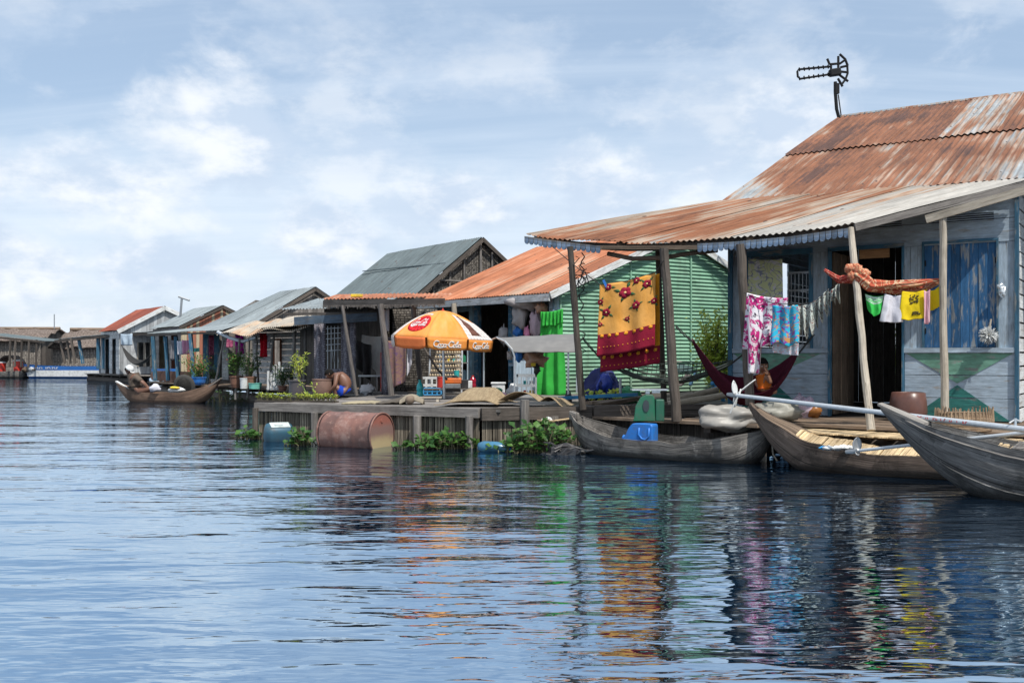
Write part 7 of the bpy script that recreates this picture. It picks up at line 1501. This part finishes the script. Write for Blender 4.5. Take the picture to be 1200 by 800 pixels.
m = MB(); m.beam(at(809, 451, 15.4), at(815, 436, 15.5), .05, .03, taper=.6); tag(m.build('blue_brush', plain('dusty_blue', (.20, .38, .50), .6)), 'dusty blue paddle blade standing beside the cardboard', 'paddle')
c = at(845, 458, 13.9); t = thing('net_bag', 'yellow net and turquoise scraps hanging from the log end', 'bag', c); m = MB(); mm = MB()
for _ in range(16): mm.blob(c+V((random.gauss(0, .07), random.gauss(0, .04), random.gauss(.08, .07))), random.uniform(.02, .045), 6, (1, .7, .8), .7)
for k in range(8): x = random.uniform(-.06, .08); m.tube([c+V((x, -.06, .12)), c+V((x*.8, -.09, .02)), c+V((x*.7+random.uniform(-.03, .03), -.06, -.12))], .008, 5)
mm.build('scraps', PL_LBLUE, t); m.build('cords', PL_YEL, t)
c = flo(917, 538, 0)+V((0, .1, 0)); t = thing('floating_litter', 'pale blue plastic scraps floating between the two brown prows', 'litter', c); m = MB()
for _ in range(7): m.blob(c+V((random.uniform(-.10, .07), random.uniform(-.1, .1), random.uniform(.0, .05))), random.uniform(.015, .03), 5, (1.3, 1, .6), .6)
m.build('scraps', plain('pale_blue_plastic', (.30, .50, .72), .4), t); m = MB(); m.tube([at(905, 520, 10.9), at(906, 532, 10.85), at(911, 540, 10.8)], .009, 6); tag(m.build('mooring_rope', ROPE), 'frayed rope hanging from the dugout stern', 'rope', 'ropes and clotheslines')
c = at(985, 527, 9.9); t = thing('cloth_scraps', 'crumpled white and blue rags on the bamboo slats', 'rag', c); m = MB()
for k in range(7): m.blob(c+V((random.uniform(-.14, .12), random.uniform(-.05, .05), .02)), random.uniform(.025, .045), 6, (1.4, 1, .6), .7)
m.build('rags', PL_WHITE, t, smooth=True); m = MB(); m.blob(c+V((-.17, 0, .02)), .03, 6, (1.3, 1, .6), .5); m.build('blue_rag', PL_LBLUE, t)
# ------------------------------------------------------------------ antenna on the ridge
ab = at(985, 137, (eL+up_).y-.05); K = ab.y/F; t = thing('tv_antenna', 'black yagi television antenna on the ridge of the rusty roof', 'antenna', ab)
def ap(x, y, dy=0): return V((ab.x+(x-985)*K, ab.y+dy, ab.z-(y-137)*K))
m = MB(); m.tube([ap(984, 141), ap(980.5, 128), ap(979, 108), ap(979, 96)], .032, 8); m.build('mast', IRON, t); m = MB(); m.beam(ap(981, 98), ap(981, 110), .07, .07, (0, 1, 0)); m.build('amplifier', IRON, t)
m = MB(); m.beam(ap(972, 86), ap(985, 84), .13, .13, (0, 1, 0)); m.build('junction_box', IRON, t, bevel=.02)
m = MB(); m.tube([ap(974, 78), ap(936, 81.5), ap(934.5, 84), ap(935, 90), ap(938, 92.5), ap(974, 87)], .02, 6); m.tube([ap(973, 75.5), ap(985, 74.5)], .022, 6); m.tube([ap(974, 87), ap(974, 76)], .02, 6); m.build('boom', IRON, t)
for k in range(7):
    x = 937+k*5.6
    for y in (lerp(81.5, 78, (x-937)/37), lerp(92, 87, (x-937)/37)):
        m = MB(); m.tube([ap(x-.7, y-1.7, -.02), ap(x+.7, y+1.7, .02)], .013, 5); m.build('element', IRON, t)
pr_ = [(984, 63.5), (990.5, 69.5), (993.5, 77), (993.8, 85), (987.5, 97.5), (984.5, 92)]
m = MB(); m.tube([ap(*pr_[0]), ap(*pr_[1]), ap(*pr_[2])], .022, 6); m.tube([ap(*pr_[1]), ap(993, 76), ap(993.5, 86), ap(991, 93), ap(986.5, 99)], .02, 6); m.build('reflector_rim', IRON, t)
for (a_, b_) in (((984, 75), (991, 70)), ((985, 79), (994, 77)), ((985, 84), (994, 85)), ((984, 88), (994, 95.5)), ((982, 92), (987.5, 101.5)), ((982.5, 66), (982.5, 80)), ((969.5, 69), (972.5, 76))):
    m = MB(); m.tube([ap(*a_), ap(*b_)], .022, 6); m.build('reflector_rod', IRON, t)
m = MB(); m.tube([ap(982.5, 111), ap(984, 122), ap(986, 137)], .012, 5); m.build('cable', ROPE_D, t)
c = at(213, 349, 38.5); t = thing('tv_antenna', 'thin mast antenna with a short bar above the striped gable house', 'antenna', at(211, 384, 38.5)); m = MB(); m.tube([at(210, 386, 38.5), c], .05, 6); m.build('mast', STEEL, t); m = MB(); m.tube([at(209, 347.5, 38.5), at(222, 352, 38.5)], .04, 6); m.build('bar', STEEL, t)
m = MB(); m.tube([at(63.5, 385, 56), at(63.5, 368, 56)], .03, 5); tag(m.build('thin_mast', STEEL), 'very thin mast rising above the thatched ridge', 'mast')
# ------------------------------------------------------------------ far boats and goods
bp0, BP_ = boat('prow_boat', 'brown wooden boat with raised prows carrying the person in the cap', at(137, 416, 25.9), at(258, 416, 25.0), .34, .50, .60, .24, wood('brown_prow_wood', (.14, .09, .065), (.26, .17, .12), (.04, .025, .02), grain=(1.3, 18, 1), var=.06, stain=.5), p=2.2, k0=.6, k1=.6, end0=.04, end1=.04)
m = MB(); c = BP_['P0']; m.beam(c+V((-.02, 0, .52)), c+V((.34, 0, .32)), .13, .03); m.build('bow_board', W_WHITE, bp0); m = MB(); c = BP_['P1']; m.beam(c+V((.03, 0, .62)), c+V((-.32, 0, .38)), .13, .03); m.build('stern_board', W_GREY, bp0)
m = MB(); c = at(207, 457, 25.2); m.blob(c, .13, 8, (1.6, .8, .5), .4); tag(m.build('white_bundle', PL_WHITE, smooth=True), 'white bundle lying amidships in the prow boat', 'bundle'); m = MB(); m.blob(c+V((-.02, -.08, .06)), .09, 8, (1.4, .6, .4), .3); tag(m.build('yellow_bundle', PL_YEL, smooth=True), 'yellow bundle on top of the white one in the prow boat', 'bundle')
c = at(177, 455, 25.1); m = MB(); m.blob(c+V((.1, 0, 0)), .12, 8, (1.1, .6, .8), .5); tag(m.build('white_cloth', WHT, smooth=True), 'white cloth heaped at the knees of the person in the boat', 'cloth')
m = MB(); m.lathe([(.22, -.05), (.29, -.04), (.31, 0), (.29, .04), (.22, .05), (.20, 0), (.22, -.05)], at(216, 454, 27.2)+V((0, 0, .05)), 26, (.1, 1, .15)); tag(m.build('old_tyre', plain('dusty_rubber', (.05, .048, .045), .9), smooth=True), 'old black tyre hanging on the deck edge behind the prow boat', 'tyre')
BLU = plain('boat_blue', (.02, .13, .42), .45, 0, .2, (.02, .05, .1), 3)
def longboat(label, x0, x1, d, zt, hb, mat, mid=True):
    t, B = boat('long_boat', label, at(x0, 416, d), at(x1, 416, d-.6), .45, zt+.12, zt+.05, zt, mat, p=4, k0=.2, k1=.15, end0=.05, end1=.2, warp=.003)
    if mid:
        m = MB(); n_ = B['n'] if B['n'].y < 0 else -B['n']
        m.grid(lambda u, v: B['P0']+B['d']*B['L']*(.06+.93*u)+n_*(B['wd'](.06+.93*u)*1.0+.02)+V((0, 0, .10+(zt-.30)*v)), 30, 3); m.build('white_band', PL_WHITE, t, solid=.01)
        m = MB(); rs = random.Random(3)
        for k in range(11):
            if k in (4,): continue
            x = .16+k*.022; p = B['P0']+B['d']*B['L']*x+n_*(B['wd'](x)+.035); m.beam(p+V((0, 0, zt-.13)), p+V((rs.uniform(-.04, .04), 0, zt-.04)), .035, .01, (0, 1, 0)); m.beam(p+V((-.03, 0, zt-.05-.06*(k % 2))), p+V((.06, 0, zt-.05-.06*(k % 2))), .01, .025)
        m.build('lettering', PL_WHITE, t)
    return t
longboat('long blue and white boat moored before the thatched houses', 28, 146, 52.0, .62, .4, BLU)
longboat('dark grey boat with blue top moored right of the blue and white boat', 116, 176, 49.5, .50, .4, plain('slate_boat', (.06, .08, .11), .5), False)
longboat('low grey boat at the left edge of the view', -30, 30, 52.5, .35, .4, HULL, False)
m = MB(); m.beam(at(122, 434.2, 48.9), at(178, 434.2, 48.3), .3, .12); m.beam(at(182, 433.5, 36.5), at(206, 433.5, 35.5), .3, .10); tag(m.build('blue_gunwale_boards', BLU), 'bright blue boards lying along the far deck behind the cap wearer', 'boards')
for (px, py, r, lab) in ((21, 431, .26, 'red and white jug on the far left deck beside the arched basket'), (2, 425, .22, 'red jug at the very left edge of the far deck')):
    c = at(px, py, 52.2); c.z = .31; tub('jug', lab, c, r*.9, r*2.2, PL_RED, 'jug', lid=PL_WHITE)
c = at(18, 425, 52.8); c.z = .3; t = thing('arched_basket', 'arched woven fish trap on the far left deck', 'fish trap', c); m = MB(); m.grid(lambda u, v: c+V((-.45+.9*0+math.cos(3.14*u)*-.62, v*.9, .85*math.sin(3.14*u))), 16, 6, lambda u, v: (u*2, v)); m.build('body', THATCH_G, t, solid=.08)
for k in range(9):
    c = at(30+k*2.2, 430, 51.6+random.random()*.4); c.z = .31; m = MB(); m.blob(c+V((0, 0, .14)), random.uniform(.14, .24), 6, (1, 1, .7), .6); tag(m.build('bundle', [W_BROWN, PL_WHITE, W_GREY][k % 3]), 'small nondescript bundle on the far deck beside the arched fish trap', 'bundle', 'bundles on the far left deck')
# red clay jars / logs on the C deck
for k in range(7):
    c = at(182+k*6.2, 439, 32.0-k*.35); c.z = .36; m = MB(); m.tube([c+V((0, 0, .17)), c+V((.02, .9, .17))], [.17, .15], 10); tag(m.build('firewood_log', wood('red_log_%d' % k, (.34, .18, .13), (.42, .26, .2), (.12, .07, .05)) if k == 0 else bpy.data.materials['red_log_0']), 'reddish log in the row on the deck under the blue posts', 'log', 'reddish logs behind the blue posts')
# laundry on the far porches
def fl(label, x0, x1, y, h, d, c, name='garment', cat='laundry'): cloth(name, label, at(x0, y, d), at(x1, y, d-.1), h, c, amp=.04, fr=2, nu=16, nv=10, cat=cat, group='laundry on the far porches')
PINK = fabric('washed_pink', (.60, .30, .42), (.5, .2, .32)); MGT = fabric('magenta', (.58, .02, .42)); REDC = fabric('red_cloth', (.62, .01, .03)); LBL = fabric('washed_blue', (.42, .52, .62)); FCUR = mswirl('pink_curtain', (.32, .07, .15), (.42, .16, .22), (.2, .05, .1), 6)
fl('pale pink shirt on the blue post porch', 213, 222, 398, .42, 29.6, PINK); fl('white shirt beside the pale pink one on the blue post porch', 207, 214, 399, .42, 29.8, WHT); fl('grey hanging trousers at the left of the blue post porch', 200, 205, 398, .6, 30.1, fabric('grey_trousers', (.2, .2, .22)))
fl('turquoise cloth strip on the blue post porch', 224, 233, 407, .12, 29.5, fabric('aqua', (.15, .55, .48))); fl('dark rose flowered door curtain behind the bush in the blue tub', 240, 253, 392, .60, 29.7, FCUR, 'door_curtain', 'curtain'); fl('rose flowered curtain glimpsed beside the magenta cloth', 266, 273, 394, .30, 27.6, FCUR, 'door_curtain', 'curtain')
fl('bright magenta cloth hanging below the grey gutter pipe', 275, 285, 391, .52, 25.8, MGT); fl('bright red cloth hanging before the white plank wall', 304, 312, 390, .60, 24.9, REDC); fl('two pale blue towels on the red roofed house', 141, 155, 391, .48, 42.2, LBL); fl('pale grey rag hanging right of the red cloth', 312, 316, 392, .34, 24.9, WHT)
hp = hammock('net_hammock', 'dark hammock slung before the red roofed house', at(142, 404, 42.2), at(144, 408, 42.2), at(177, 416, 41.0), at(180, 410, 40.9), .55, .4, ROPE_D, tilt=.1)
for (x, d, lab) in ((319, 22.9, 'picket scrap of the small white fence, left'),):
    t = thing('picket_fence', 'short broken whitewashed picket fence below the white plank wall', 'fence', at(325, 462, 22.9))
    for k in range(7): m = MB(); p = at(314+k*3.2, 462, 22.9); m.beam((p.x, p.y, .40), (p.x+random.uniform(-.04, .04), p.y, random.uniform(.75, 1.05)), .05, .02, (0, 1, 0)); m.build('picket', W_WHITE, t)
    m = MB(); m.beam(at(312, 455, 22.95), at(336, 455, 22.9), .04, .02); m.build('rail', W_WHITE, t)
c = at(299, 463, 24); c.z = .39; tub('basin', 'pale turquoise basin on the narrow deck', c, .16, .14, plast('aqua', (.2, .6, .5)), 'basin'); c = at(286, 463, 24.1); c.z = .39; tub('bucket', 'white bucket between the clay potted bushes', c, .10, .26, PL_WHITE, 'bucket')
water_plant('dark weeds hanging off the narrow deck into the water', at(270, 471, 25.5)*1, .9, .25, 120, .30, LEAF_D)
